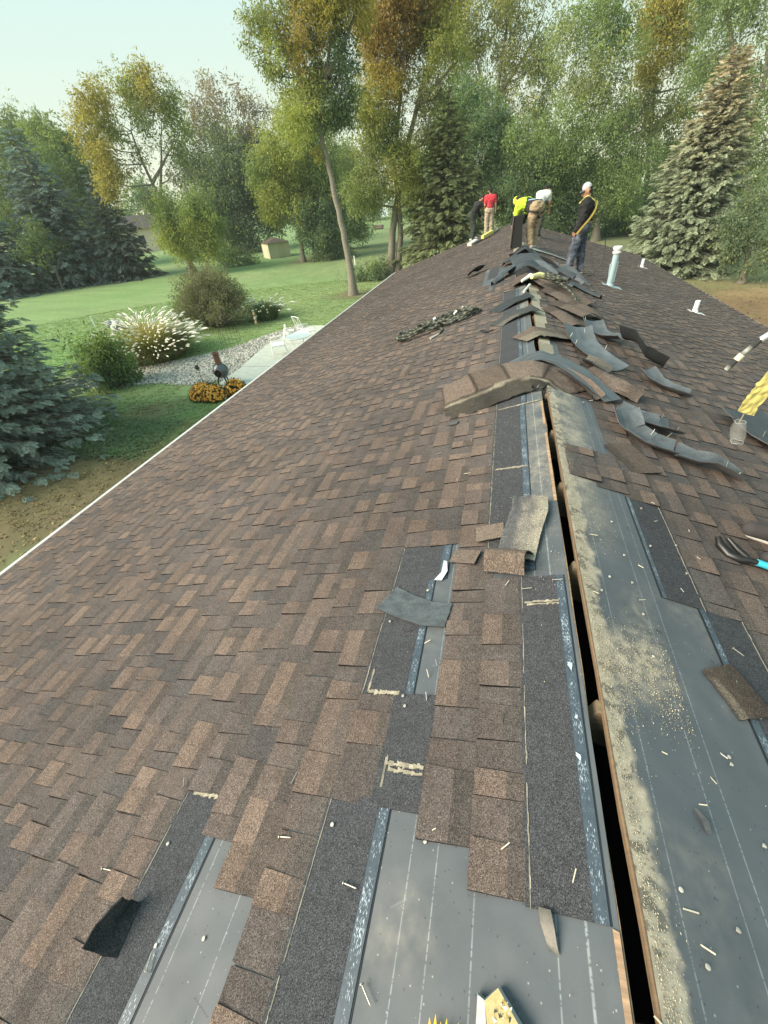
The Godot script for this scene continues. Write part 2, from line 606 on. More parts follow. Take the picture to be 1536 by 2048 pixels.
func house() -> void:
	var h := thing("house", "long single storey house with a brown shingled gable roof under repair", "house", Vector3(0, 0, -10))
	var far := -ROOF_END
	var near := 4.0
	var xl := -EAVE_LEFT * ca
	var xr := EAVE_RIGHT * ca
	# walls and gables under the roof
	var b := MB.new()
	var wl := xl + 0.35
	var wr := xr - 0.35
	var yl := RIDGE + wl * PITCH - 0.16
	var yr := RIDGE - wr * PITCH - 0.16
	var col := Color(0.62, 0.60, 0.55)
	b.box(Vector3(wl + 0.08, yl / 2, (far + near) / 2), Vector3(0.08, yl / 2, (near - far) / 2 - 0.4), Basis(), col)
	b.box(Vector3(wr - 0.08, yr / 2, (far + near) / 2), Vector3(0.08, yr / 2, (near - far) / 2 - 0.4), Basis(), col)
	for z in [far + 0.4, near - 0.4]:
		var lo := 0.0
		var pts := [Vector3(wl, lo, z), Vector3(wr, lo, z), Vector3(wr, yr, z), Vector3(0, RIDGE - 0.16, z), Vector3(wl, yl, z)]
		var dz := Vector3(0, 0, 0.14)
		for q in [[0, 1, 2], [0, 2, 3], [0, 3, 4]]:
			b.tri(pts[q[0]] + dz, pts[q[1]] + dz, pts[q[2]] + dz, col)
			b.tri(pts[q[2]], pts[q[1]], pts[q[0]], col)
	obj("wall", b, M.wall, h)
	b = MB.new()
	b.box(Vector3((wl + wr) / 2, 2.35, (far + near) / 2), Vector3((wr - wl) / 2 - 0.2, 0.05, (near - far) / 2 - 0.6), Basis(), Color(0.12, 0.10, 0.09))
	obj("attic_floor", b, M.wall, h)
	# decks: plywood with the ridge slot left open, the felt on top
	for side in [-1, 1]:
		var eave := EAVE_LEFT if side < 0 else EAVE_RIGHT
		var slope := MB.new()
		var lip := 0.008 if side < 0 else 0.048
		# the cut edge wanders a little, so the deck is laid in short lengths
		var us := [-4.0]
		var u := -0.4
		while u < 9.0:
			us.append(u); u += 0.22
		us.append(ROOF_END)
		var wob := noise(0.9, 5 + side, 2)
		for q in us.size() - 1:
			var l0: float = lip + 0.006 * wob.get_noise_1d(us[q] * 3.0)
			var l1: float = lip + 0.006 * wob.get_noise_1d(us[q + 1] * 3.0)
			var wood := Color(0.36, 0.24, 0.145)
			var p := [R(side, us[q], eave, 0), R(side, us[q + 1], eave, 0), R(side, us[q + 1], l1, 0), R(side, us[q], l0, 0)]
			var d := [R(side, us[q], eave, -0.02), R(side, us[q + 1], eave, -0.02), R(side, us[q + 1], l1, -0.02), R(side, us[q], l0, -0.02)]
			var o := [0, 1, 2, 3] if side > 0 else [3, 2, 1, 0]
			slope.quad(p[o[0]], p[o[1]], p[o[2]], p[o[3]], wood)
			slope.quad(d[o[3]], d[o[2]], d[o[1]], d[o[0]], wood * 0.7)
			if side > 0: slope.quad(d[2], d[3], p[3], p[2], wood)
			else: slope.quad(d[3], d[2], p[2], p[3], wood)
			if q == 0 or q == us.size() - 2:
				var e0: int = 0 if q == 0 else 1
				var e1: int = 3 if q == 0 else 2
				slope.quad(d[e0], p[e0], p[e1], d[e1], wood); slope.quad(d[e1], p[e1], p[e0], d[e0], wood)
		var deck := obj("roof_deck", slope, M.wood, h)
		var felt := MB.new()
		var f0 := lip + 0.002
		for q in 36:
			var u0 := -0.5 + q * 0.25
			var a0: float = f0 + 0.007 * absf(wob.get_noise_1d(u0 * 7.0))
			var a1: float = f0 + 0.007 * absf(wob.get_noise_1d((u0 + 0.25) * 7.0))
			var p := [R(side, u0, 1.8, 0.002), R(side, u0 + 0.25, 1.8, 0.002), R(side, u0 + 0.25, a1, 0.002), R(side, u0, a0, 0.002)]
			var t := [Vector2((u0 + 0.5) / 4.5, 1), Vector2((u0 + 0.75) / 4.5, 1), Vector2((u0 + 0.75) / 4.5, a1 / 1.8), Vector2((u0 + 0.5) / 4.5, a0 / 1.8)]
			var o := [0, 1, 2, 3] if side > 0 else [3, 2, 1, 0]
			felt.quad(p[o[0]], p[o[1]], p[o[2]], p[o[3]], Color.WHITE, t[o[0]], t[o[1]], t[o[2]], t[o[3]])
		slab(felt, side, 8.5, 12.5, 0.1, 1.5, 0.002, 0.002, 0.001, Color.WHITE, grey(0.1), 0.0, Vector2(0.5, 0), 0.3)
		obj("underlay", felt, M.felt_left if side < 0 else M.felt_right, deck)
	# rafters across the slot
	for u in [0.085, 0.80, 1.48, 2.15, 2.83, 3.5, 4.2, 5.5, 6.2, 7.0, 13.4, 14.1, 14.8]:
		var rft := MB.new()
		for side in [-1, 1]:
			var a := R(side, u, 0.0, -0.025 - 0.10)
			var e := R(side, u, 1.6, -0.025 - 0.10)
			a.x = 0.0
			rft.bar(a, e, 0.045, 0.2, Color(0.50, 0.36, 0.22), Vector3(side * sa, ca, 0))
		if u < 0.1:  # a doubled pair at the near end of the opening
			for side in [-1, 1]:
				rft.bar(R(side, -0.02, 0.0, -0.12), R(side, -0.02, 1.6, -0.12), 0.12, 0.2, Color(0.44, 0.31, 0.19), Vector3(side * sa, ca, 0))
		obj("rafter", rft, M.wood, h)
	# splintered edge strips of bare wood along the cut
	for e in [[-1, -0.35, 0.235, 0.012, 0.014], [-1, 1.95, 2.75, 0.010, 0.016], [-1, 2.9, 3.3, 0.010, 0.016]]:
		var st := MB.new()
		slab(st, e[0], e[1], e[2], e[3], e[3] + e[4], 0.006, 0.006, 0.004, Color(0.60, 0.39, 0.24), Color(0.5, 0.3, 0.17), 0.004)
		obj("splintered_edge", st, M.wood, h)
	shingles(h)
	headlaps(h)
	ridge_caps(h)
	# eave trim
	for side in [-1, 1]:
		var eave := EAVE_LEFT if side < 0 else EAVE_RIGHT
		var tr := MB.new()
		var white := Color(0.52, 0.53, 0.53)
		var n := 8
		for q in n:
			var u0 := -4.0 + (ROOF_END + 4.0) * q / n
			var u1 := -4.0 + (ROOF_END + 4.0) * (q + 1) / n - 0.004
			slab(tr, side, u0, u1, eave - 0.05, eave + 0.02, 0.004, 0.005, 0.003, white, white)
			var a := R(side, u0, eave + 0.015, -0.08)
			var c := R(side, u1, eave + 0.015, -0.08)
			tr.bar(a, c, 0.02, 0.15, white)
		obj("drip_edge", tr, M.paint, h)
		tr = MB.new()
		var g0 := R(side, -4.0, eave + 0.09, -0.07)
		var g1 := R(side, ROOF_END, eave + 0.09, -0.07)
		for q in [[0.0, -0.09, 0.13, 0.01], [0.062, -0.04, 0.008, 0.11], [-0.055, -0.04, 0.008, 0.11], [0.058, 0.026, 0.03, 0.014]]:
			var o := Vector3(side * q[0], q[1], 0)
			tr.bar(g0 + o, g1 + o, q[2], q[3], white)
		obj("gutter", tr, M.paint, h)
	for side in [-1, 1]:
		var eave := EAVE_LEFT if side < 0 else EAVE_RIGHT
		var tr := MB.new()
		tr.bar(R(side, ROOF_END + 0.015, 0.02, -0.07), R(side, ROOF_END + 0.015, eave, -0.07), 0.02, 0.16, Color(0.7, 0.7, 0.68))
		obj("rake_board", tr, M.paint, h)


func shingles(h: Node3D) -> void:
	var cells := []
	var crng := RandomNumberGenerator.new()
	for side in [-1, 1]:
		var eave := EAVE_LEFT if side < 0 else EAVE_RIGHT
		var rows := int(ceil((eave - course_top(side, 0)) / COURSE))
		for k in rows:
			var u := -2.2 + rf(0, 0.3)
			var tooth := rng.randf() < 0.5
			var drift := rf(-0.004, 0.004)
			while u < ROOF_END:
				var w := rf(0.07, 0.15) if tooth else rf(0.065, 0.14)
				if rng.randf() < 0.18: w += 0.09
				var u1 := minf(u + w, ROOF_END)
				var lost := false
				for q in torn(side, k):
					for e in q:
						if u < e - 0.02 and u1 > e: u1 = e
						elif u < e and u1 > e: u = e
				for q in torn(side, k):
					if (u + u1) / 2 > q[0] and (u + u1) / 2 < q[1]: lost = true
				var c := shingle_colour(tooth)
				var mid := (u + u1) / 2
				var s0 := course_top(side, k)
				if not lost and s0 + COURSE < eave + 0.01:
					var p := R(side, mid, s0 + COURSE / 2)
					cells.append([p.distance_to(Vector3(-0.41, 5.8, 0)), side, k, u, u1, tooth, c, drift])
				u = u1
				tooth = not tooth if rng.randf() < 0.86 else tooth
	var cam_near := []
	for q in cells:
		if in_view(R(q[1], (q[3] + q[4]) / 2, course_top(q[1], q[2]) + COURSE / 2)):
			cam_near.append(q)
	cam_near.sort_custom(func(a, b): return a[0] < b[0])
	var single := {}
	for q in mini(290, cam_near.size()):
		single[cam_near[q]] = true
	var rest := MB.new()
	for q in cells:
		if single.has(q):
			var b := MB.new()
			shingle_cell(b, q)
			obj("shingle", b, M.shingle, h)
		else:
			shingle_cell(rest, q)
	tag(obj("shingles", rest, M.shingle, h), "", "", "", "stuff")


func in_view(p: Vector3) -> bool:
	var cam: Camera3D = get_node("camera")
	var q := cam.transform.affine_inverse() * p
	return q.z < -0.2 and absf(q.y / q.z) < 1.27 and absf(q.x / q.z) < 0.95


var weather := noise(0.6, 77, 3)


func shingle_cell(b: MB, q: Array) -> void:
	var s0 := course_top(q[1], q[2])
	var up: float = 0.0075 if q[5] else 0.0
	var s1: float = s0 + COURSE + q[7] + rf(-0.0025, 0.0025)
	var lift := rf(0, 0.0015)
	if rng.randf() < 0.03: lift += rf(0.002, 0.006)
	var skew: float = rf(0.0, 0.007) if q[5] else -rf(0.0, 0.007)
	var side: int = q[1]
	var ua: float = q[3] + 0.0006
	var ub: float = q[4] - 0.0006
	var thick := 0.004 + up
	var edge := Color(0.022, 0.02, 0.02)
	var uv := Vector2(rf(0, 3), rf(0, 3))
	# a laminated tab: its lower part shows the blend, its upper part the darker shadow band
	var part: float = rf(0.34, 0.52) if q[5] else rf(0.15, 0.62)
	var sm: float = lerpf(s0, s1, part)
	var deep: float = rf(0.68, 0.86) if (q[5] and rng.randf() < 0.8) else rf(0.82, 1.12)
	var h1 := 0.0105 + up + lift
	var hm: float = lerpf(0.0035, h1, (sm - s0 + 0.03) / (s1 - s0 + 0.03))
	var rows := [[s0 - 0.03, 0.0035, 0.0], [sm, hm, skew * 0.5], [s1, h1, skew]]
	var n0 := b.c.size()
	for k in 2:
		var lo: Array = rows[k + 1]
		var hi: Array = rows[k]
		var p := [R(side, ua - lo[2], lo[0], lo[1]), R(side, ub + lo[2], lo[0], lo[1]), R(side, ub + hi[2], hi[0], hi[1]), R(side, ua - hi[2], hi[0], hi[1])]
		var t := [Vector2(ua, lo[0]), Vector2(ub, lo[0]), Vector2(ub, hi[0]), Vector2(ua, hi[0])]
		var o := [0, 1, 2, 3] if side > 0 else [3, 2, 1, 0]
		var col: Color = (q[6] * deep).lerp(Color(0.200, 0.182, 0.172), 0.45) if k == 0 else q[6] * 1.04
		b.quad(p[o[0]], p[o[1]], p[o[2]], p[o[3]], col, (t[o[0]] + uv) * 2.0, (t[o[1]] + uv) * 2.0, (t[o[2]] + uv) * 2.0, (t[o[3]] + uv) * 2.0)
	# the granules drift in colour across a tab and with the weathering of the roof
	for k in range(n0, b.c.size()):
		var w := 1.0 + 0.22 * weather.get_noise_3dv(b.v[k] * 0.8)
		b.c[k] = b.c[k] * w * rf(0.86, 1.13)
	var f0 := R(side, ua - skew, s1, h1)
	var f1 := R(side, ub + skew, s1, h1)
	var d := R(side, 0, 0, thick) - R(side, 0, 0, 0)
	var g0 := R(side, ua, s0 - 0.03, 0.0035)
	var g1 := R(side, ub, s0 - 0.03, 0.0035)
	if side > 0:
		b.quad(f0 - d, f1 - d, f1, f0, edge); b.quad(f1 - d, g1 - d, g1, f1, edge); b.quad(g0 - d, f0 - d, f0, g0, edge)
	else:
		b.quad(f1 - d, f0 - d, f0, f1, edge); b.quad(g1 - d, f1 - d, f1, g1, edge); b.quad(f0 - d, g0 - d, g0, f0, edge)


# bared upper halves of shingles (charcoal granules), with the smooth nailing strip along their top edge
func headlaps(h: Node3D) -> void:
	var dark := Color(0.138, 0.140, 0.152)
	var list := [
		# side, u0, u1, s0, s1, strip width
		[-1, 0.242, 1.385, 0.030, 0.212, 0.034],
		[-1, 1.43, 3.36, 0.148, 0.377, 0.040], [-1, 3.36, 5.2, 0.135, 0.377, 0.040], [-1, 5.2, 8.2, 0.140, 0.377, 0.036],
		[-1, 0.40, 0.795, 0.540, 0.708, 0.0],
		[-1, -0.6, 0.42, 0.645, 0.872, 0.040], [-1, 0.79, 1.15, 0.640, 0.872, 0.036], [-1, 1.15, 1.42, 0.640, 0.868, 0.034], [-1, 1.42, 1.685, 0.580, 0.868, 0.046],
		[-1, -0.6, 0.352, 1.302, 1.532, 0.042],
		[-1, 9.0, 10.2, 0.36, 0.60, 0.03], [-1, 10.3, 11.7, 0.50, 0.75, 0.03],
		[1, 1.425, 2.20, 0.428, 0.622, 0.022],
		[1, 0.98, 1.425, 0.592, 0.787, 0.03], [1, 0.2, 0.97, 0.600, 0.787, 0.034],
	]
	for k in list.size():
		var q: Array = list[k]
		var b := MB.new()
		var n := 10
		var r1 := noise(3.0, 200 + k, 2)
		for j in n:
			var ua: float = lerpf(q[1], q[2], float(j) / n)
			var ub: float = lerpf(q[1], q[2], float(j + 1) / n)
			slab(b, q[0], ua, ub, q[3] + q[5], q[4] + 0.012, 0.0072, 0.0068, 0.0045, dark * rf(0.96, 1.04), Color(0.03, 0.03, 0.03), 0.0, Vector2(k * 0.7, k * 0.3))
		var piece := obj("bared_shingle", b, M.shingle, h)
		if q[5] > 0.0:
			b = MB.new()
			slab(b, q[0], q[1], q[2], q[3], q[3] + q[5], 0.0064, 0.0064, 0.004, Color.WHITE, Color(0.05, 0.055, 0.06), 0.0, Vector2(k * 0.37, -q[3]), 1.0)
			for j in 4:
				b.t[j] = Vector2(b.t[j].x * 1.1, (b.t[j].y) / q[5])
			obj("nailing_strip", b, M.tar, piece)
			b = MB.new()
			slab(b, q[0], q[1], q[2], q[3] - 0.005, q[3] - 0.0006, 0.0035, 0.0046, 0.002, Color(0.02, 0.024, 0.028), Color(0.02, 0.02, 0.02))
			obj("strip_edge", b, M.asphalt_back, piece)
		# the seal line left by the course that lay below
		if k != 4:
			b = MB.new()
			dust_line(b, q[0], q[1], q[2], q[4] - 0.002, 0.004 if q[0] < 0 else 0.003, 300 + k)
			tag(obj("seal_line", b, M.dust, piece), "", "", "", "stuff")


func dust_line(b: MB, side: int, u0: float, u1: float, s: float, w: float, sd: int) -> void:
	var nz := noise(2.2, sd, 3)
	var u := u0
	while u < u1:
		var du := rf(0.012, 0.04)
		var k := nz.get_noise_1d(u * 4.0)
		if k > -0.32:
			var ww := w * (0.55 + 0.9 * absf(k)) * rf(0.6, 1.3)
			var o := s + 0.003 * nz.get_noise_1d(u * 30.0)
			slab(b, side, u, minf(u + du, u1), o - ww / 2, o + ww / 2, 0.0088, 0.0092, 0.002, Color(0.42, 0.37, 0.29) * rf(0.5, 1.1), Color(0.3, 0.26, 0.2), rf(0, 0.01))
		u += du


func cross_dust(b: MB, side: int, u: float, s0: float, s1: float, w: float, sd: int, slant := 0.0) -> void:
	var nz := noise(2.2, sd, 3)
	var s := s0
	while s < s1:
		var ds := rf(0.008, 0.02)
		var o: float = u + slant * (s - s0) + 0.006 * nz.get_noise_1d(s * 40.0)
		var ww := w * rf(0.4, 1.3)
		slab(b, side, o - ww / 2, o + ww / 2, s, minf(s + ds, s1), 0.0095, 0.0095, 0.002, Color(0.47, 0.41, 0.31) * rf(0.6, 1.1), Color(0.3, 0.25, 0.17), rf(0, 0.006))
		s += ds


func ridge_caps(h: Node3D) -> void:
	# folded cap shingles still in place on the far ridge, one every course
	for span in [[8.9, 9.8], [15.2, ROOF_END + 0.02]]:
		var u: float = span[0]
		while u < span[1]:
			var b := MB.new()
			var c := shingle_colour(true) * 0.9
			for side in [-1, 1]:
				slab(b, side, u - 0.02, u + 0.2, 0.0, 0.155, 0.026, 0.018, 0.005, c, Color(0.05, 0.045, 0.04), 0.0, Vector2(rf(0, 2), 0))
			obj("ridge_cap", b, M.shingle, h)
			u += 0.18
	for side in [-1, 1]:
		var b := MB.new()
		var u := 3.75 if side > 0 else 12.9
		while u < 15.2:
			var c := Color(0.46, 0.40, 0.29) * rf(0.7, 1.1)
			slab(b, side, u, u + 0.3, 0.045, 0.19 + rf(-0.03, 0.03), 0.012, 0.012, 0.004, c, c * 0.6)
			u += 0.3
		obj("dusty_felt", b, M.dust, h)


# ---------------------------------------------------------------- plants
var clumps := []
var sprays := []

# real base colours of the foliage kinds: dark green, mid green, yellow-green, gold, orange-brown, thin brownish, blue spruce, olive
const LEAVES := [
	Color(0.165, 0.212, 0.120), Color(0.235, 0.275, 0.110), Color(0.335, 0.345, 0.105), Color(0.400, 0.325, 0.090),
	Color(0.370, 0.250, 0.090), Color(0.290, 0.240, 0.175), Color(0.170, 0.220, 0.190), Color(0.275, 0.285, 0.125)]


func leaf(b: MB, at: Vector3, along: Vector3, side: Vector3, l: float, w: float, col: Color) -> void:
	var m := at + along * l * 0.45
	var up := along.cross(side).normalized() * w * 0.18
	b.tri(at, m + side * w * 0.5 + up, at + along * l, col)
	b.tri(at, at + along * l, m - side * w * 0.5 + up, col)


func make_clumps() -> void:
	for k in 4:
		var b := MB.new()
		for q in 17:
			var d := Vector3(rf(-1, 1), rf(-1, 1), rf(-1, 1)).normalized()
			var at := d * rf(0.06, 0.5)
			var along := (d * 0.7 + Vector3(rf(-0.5, 0.5), rf(-1.0, 0.1), rf(-0.5, 0.5))).normalized()
			var side := along.cross(Vector3(rf(-1, 1), rf(-1, 1), rf(-1, 1)).normalized()).normalized()
			leaf(b, at, along, side, rf(0.16, 0.30), rf(0.06, 0.12), grey(rf(0.8, 1.2)))
		clumps.append(b.mesh())
	for k in 3:   # a flat drooping conifer spray along +z, 1 m long
		var b := MB.new()
		for q in 17:
			var z := 0.06 + 0.92 * q / 17.0
			var y := -0.16 * z * z
			for s in [-1, 1]:
				var along := Vector3(s * rf(0.75, 1.0), rf(-0.35, 0.12), rf(0.45, 0.8)).normalized()
				var l := (0.40 * (1.1 - z) + 0.10) * rf(0.8, 1.2)
				leaf(b, Vector3(0, y, z), along, along.cross(Vector3.UP).normalized(), l, 0.055, grey(rf(0.8, 1.2)))
				leaf(b, Vector3(0, y, z), (along + Vector3(0, rf(0.2, 0.7), 0)).normalized(), along.cross(Vector3.RIGHT).normalized(), l * 0.7, 0.05, grey(rf(0.8, 1.2)))
		leaf(b, Vector3(0, -0.1, 0.75), Vector3(0, -0.2, 1).normalized(), Vector3.RIGHT, 0.35, 0.1, grey(1.05))
		sprays.append(b.mesh())


func trunk_path(pts: Array, wiggle: float) -> Array:
	var c := Curve3D.new()
	for p in pts: c.add_point(p)
	for k in range(1, pts.size() - 1):
		var d: Vector3 = (pts[k + 1] - pts[k - 1]) * 0.17
		c.set_point_in(k, -d); c.set_point_out(k, d)
	var out := []
	var n := maxi(6, pts.size() * 3)
	for k in n + 1:
		var p := c.sample_baked(c.get_baked_length() * k / n)
		if k > 0 and k < n: p += Vector3(rf(-1, 1), 0, rf(-1, 1)) * wiggle
		out.append(p)
	return out


func tree(called: String, label: String, at: Vector3, r0: float, s: float, trunks: Array, lobes: Array) -> void:
	var kind := "shrub" if called == "shrub" else "tree"
	var o := thing(called, label, kind, at, "")
	var wood := MB.new()
	var bark := Color(0.30, 0.265, 0.21)
	var spine := []
	for q in trunks.size():
		var pts := trunk_path(trunks[q], r0 * 0.12)
		var r := r0 if q == 0 else r0 * (0.8 if trunks[q][0].y < 1.0 else 0.5)
		var rad := []
		for k in pts.size():
			var f := float(k) / (pts.size() - 1)
			rad.append(r * lerpf(1.0, 0.18, pow(f, 0.8)) * (1.0 + 0.5 * exp(-f * 22.0) * (1.0 if trunks[q][0].y < 1.0 else 0.0)))
			spine.append([pts[k] + at, rad[k]])
			pts[k] += at
		wood.tube(pts, rad, 9, [bark])
	# limbs reach from the nearest lower stretch of trunk into every mass of leaves, and fork there
	for l in lobes:
		var c: Vector3 = l[0] + at
		var best := []
		var least := 1e9
		for p in spine:
			var d: float = p[0].distance_to(c) + maxf(0.0, p[0].y - c.y + l[1] * 0.3) * 4.0
			if d < least:
				least = d; best = p
		if best.is_empty(): best = [Vector3(at.x + rf(-0.2, 0.2), 0.0, at.z + rf(-0.2, 0.2)), 0.03 * s + r0 * 0.3]
		var a: Vector3 = best[0]
		var mid: Vector3 = a.lerp(c, 0.5) + Vector3(rf(-0.1, 0.1), -0.08, rf(-0.1, 0.1)) * a.distance_to(c)
		var r: float = minf(best[1] * 0.6, 0.06 + 0.02 * l[1])
		wood.tube([a, mid, c], [r, r * 0.75, r * 0.4], 6, [bark])
		for k in 6:
			var e: Vector3 = c + Vector3(rf(-1, 1), rf(-0.4, 1), rf(-1, 1)).normalized() * l[1] * 0.85
			var st := mid.lerp(c, rf(0.2, 1.0))
			wood.tube([st, st.lerp(e, 0.5) + Vector3(0, -0.06, 0) * l[1], e], [r * 0.4, r * 0.26, r * 0.08], 4, [bark], false)
	obj("trunk" if kind == "tree" else "stem", wood, M.bark, o)
	var xf := [[], [], [], []]
	var cs := [[], [], [], []]
	var hue := Color(rf(0.86, 1.0), rf(0.97, 1.05), rf(0.9, 1.15))
	var nz := noise(0.55 / s, int(absf(at.x * 13.0 + at.z * 7.0)), 2)
	for l in lobes:
		var c: Vector3 = l[0] + at
		var r: float = l[1]
		var n := int(290.0 * pow(r, 2.0) * l[3] / (s * s)) + 8
		var sub := []
		for k in maxi(6, int(13.0 * r / s)):
			sub.append(c + Vector3(rng.randfn(), rng.randfn(), rng.randfn()).normalized() * r * pow(rng.randf(), 0.45) * 1.12)
		for k in n:
			var p := c + Vector3(rng.randfn(), rng.randfn(), rng.randfn()).normalized() * pow(rng.randf(), 0.5) * r * 1.15
			if rng.randf() < 0.78:   # leaves gather at the branch ends and hang from them
				var hub: Vector3 = sub[rng.randi() % sub.size()]
				p = hub + Vector3(rng.randfn(), rng.randfn() * 1.1 - 0.3, rng.randfn()) * (0.16 * r + 0.16 * s)
			if nz.get_noise_3dv(p) < -0.14 + 0.12 * (1.0 - l[3]) and rng.randf() < 0.8: continue
			if p.y < 0.05: continue
			var v := rng.randi() % 4
			var z: float = s * (0.36 + 0.66 * pow(rng.randf(), 1.4))
			var b := Basis.from_euler(Vector3(rf(-0.5, 0.5), rf(0, TAU), rf(-0.5, 0.5))).scaled(Vector3.ONE * z)
			xf[v].append(Transform3D(b, p))
			var col: Color = LEAVES[l[2]]
			if rng.randf() < 0.16: col = col.lerp(LEAVES[3 if l[2] in [2, 3, 4, 7] else 2], 0.55)
			cs[v].append(col * hue * rf(0.75, 1.45))
	for v in 4:
		if xf[v].size():
			tag(many("crown" if v == 0 else "crown_%03d" % v, clumps[v], M.leaf, xf[v], cs[v], o, at), "", "", "", "stuff")


# spruce: whorls of drooping boughs on a straight stem, dressed with sprays
func spruce(called: String, label: String, at: Vector3, tall: float, wide: float, skirt: float, size: float, per: float, low: Color, top: Color, fill := 1.0) -> void:
	var o := thing(called, label, "tree", at)
	var wood := MB.new()
	wood.tube([at, at + Vector3(0, tall * 0.5, 0), at + Vector3(0, tall, 0)], [0.02 * tall + 0.03, 0.012 * tall, 0.01], 8, [Color(0.2, 0.165, 0.13)])
	var xf := [[], [], []]
	var cs := [[], [], []]
	var y := skirt
	while y < tall - 0.15:
		var f := (y - skirt) / (tall - skirt)
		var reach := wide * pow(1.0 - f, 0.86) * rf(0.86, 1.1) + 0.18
		var n := int(clampf(reach * 4.6 * fill / size, 5, 26))
		var turn := rf(0, TAU)
		for k in n:
			var a := turn + TAU * k / n + rf(-0.15, 0.15)
			var l := reach * rf(0.74, 1.1)
			var dir := Vector3(cos(a), 0, sin(a))
			var droop := lerpf(0.34, -0.25, f) + rf(-0.06, 0.06)
			var st := at + Vector3(0, y + rf(-0.12, 0.12), 0)
			var end := st + dir * l + Vector3(0, -droop * l * 0.8, 0)
			if end.y < 0.15: end.y = 0.15
			if l > 0.5: wood.tube([st, st.lerp(end, 0.5) + Vector3(0, -0.06 * l, 0), end], [0.012 + 0.008 * l, 0.01 + 0.005 * l, 0.004], 4, [Color(0.2, 0.165, 0.13)], false)
			var cnt := int(ceil(l / size * per))
			for j in cnt:
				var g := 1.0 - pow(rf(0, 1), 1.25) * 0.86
				var p := st.lerp(end, g) + Vector3(0, -0.06 * l * sin(g * PI) * 2.0 + rf(-0.10, 0.12) * size, 0)
				var ya := atan2(dir.x, dir.z) + rf(-0.95, 0.95)
				var z := size * rf(0.6, 1.1)
				var b := Basis.from_euler(Vector3(droop * 0.8 + rf(-0.3, 0.35), ya, rf(-0.4, 0.4))).scaled(Vector3.ONE * z)
				var v := rng.randi() % 3
				xf[v].append(Transform3D(b, p))
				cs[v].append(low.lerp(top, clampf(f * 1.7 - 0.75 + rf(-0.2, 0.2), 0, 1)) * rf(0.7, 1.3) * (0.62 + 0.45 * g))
		y += size * rf(0.42, 0.6)
	obj("trunk", wood, M.bark, o)
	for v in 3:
		tag(many("crown" if v == 0 else "crown_%03d" % v, sprays[v], M.needle, xf[v], cs[v], o, at), "", "", "", "stuff")


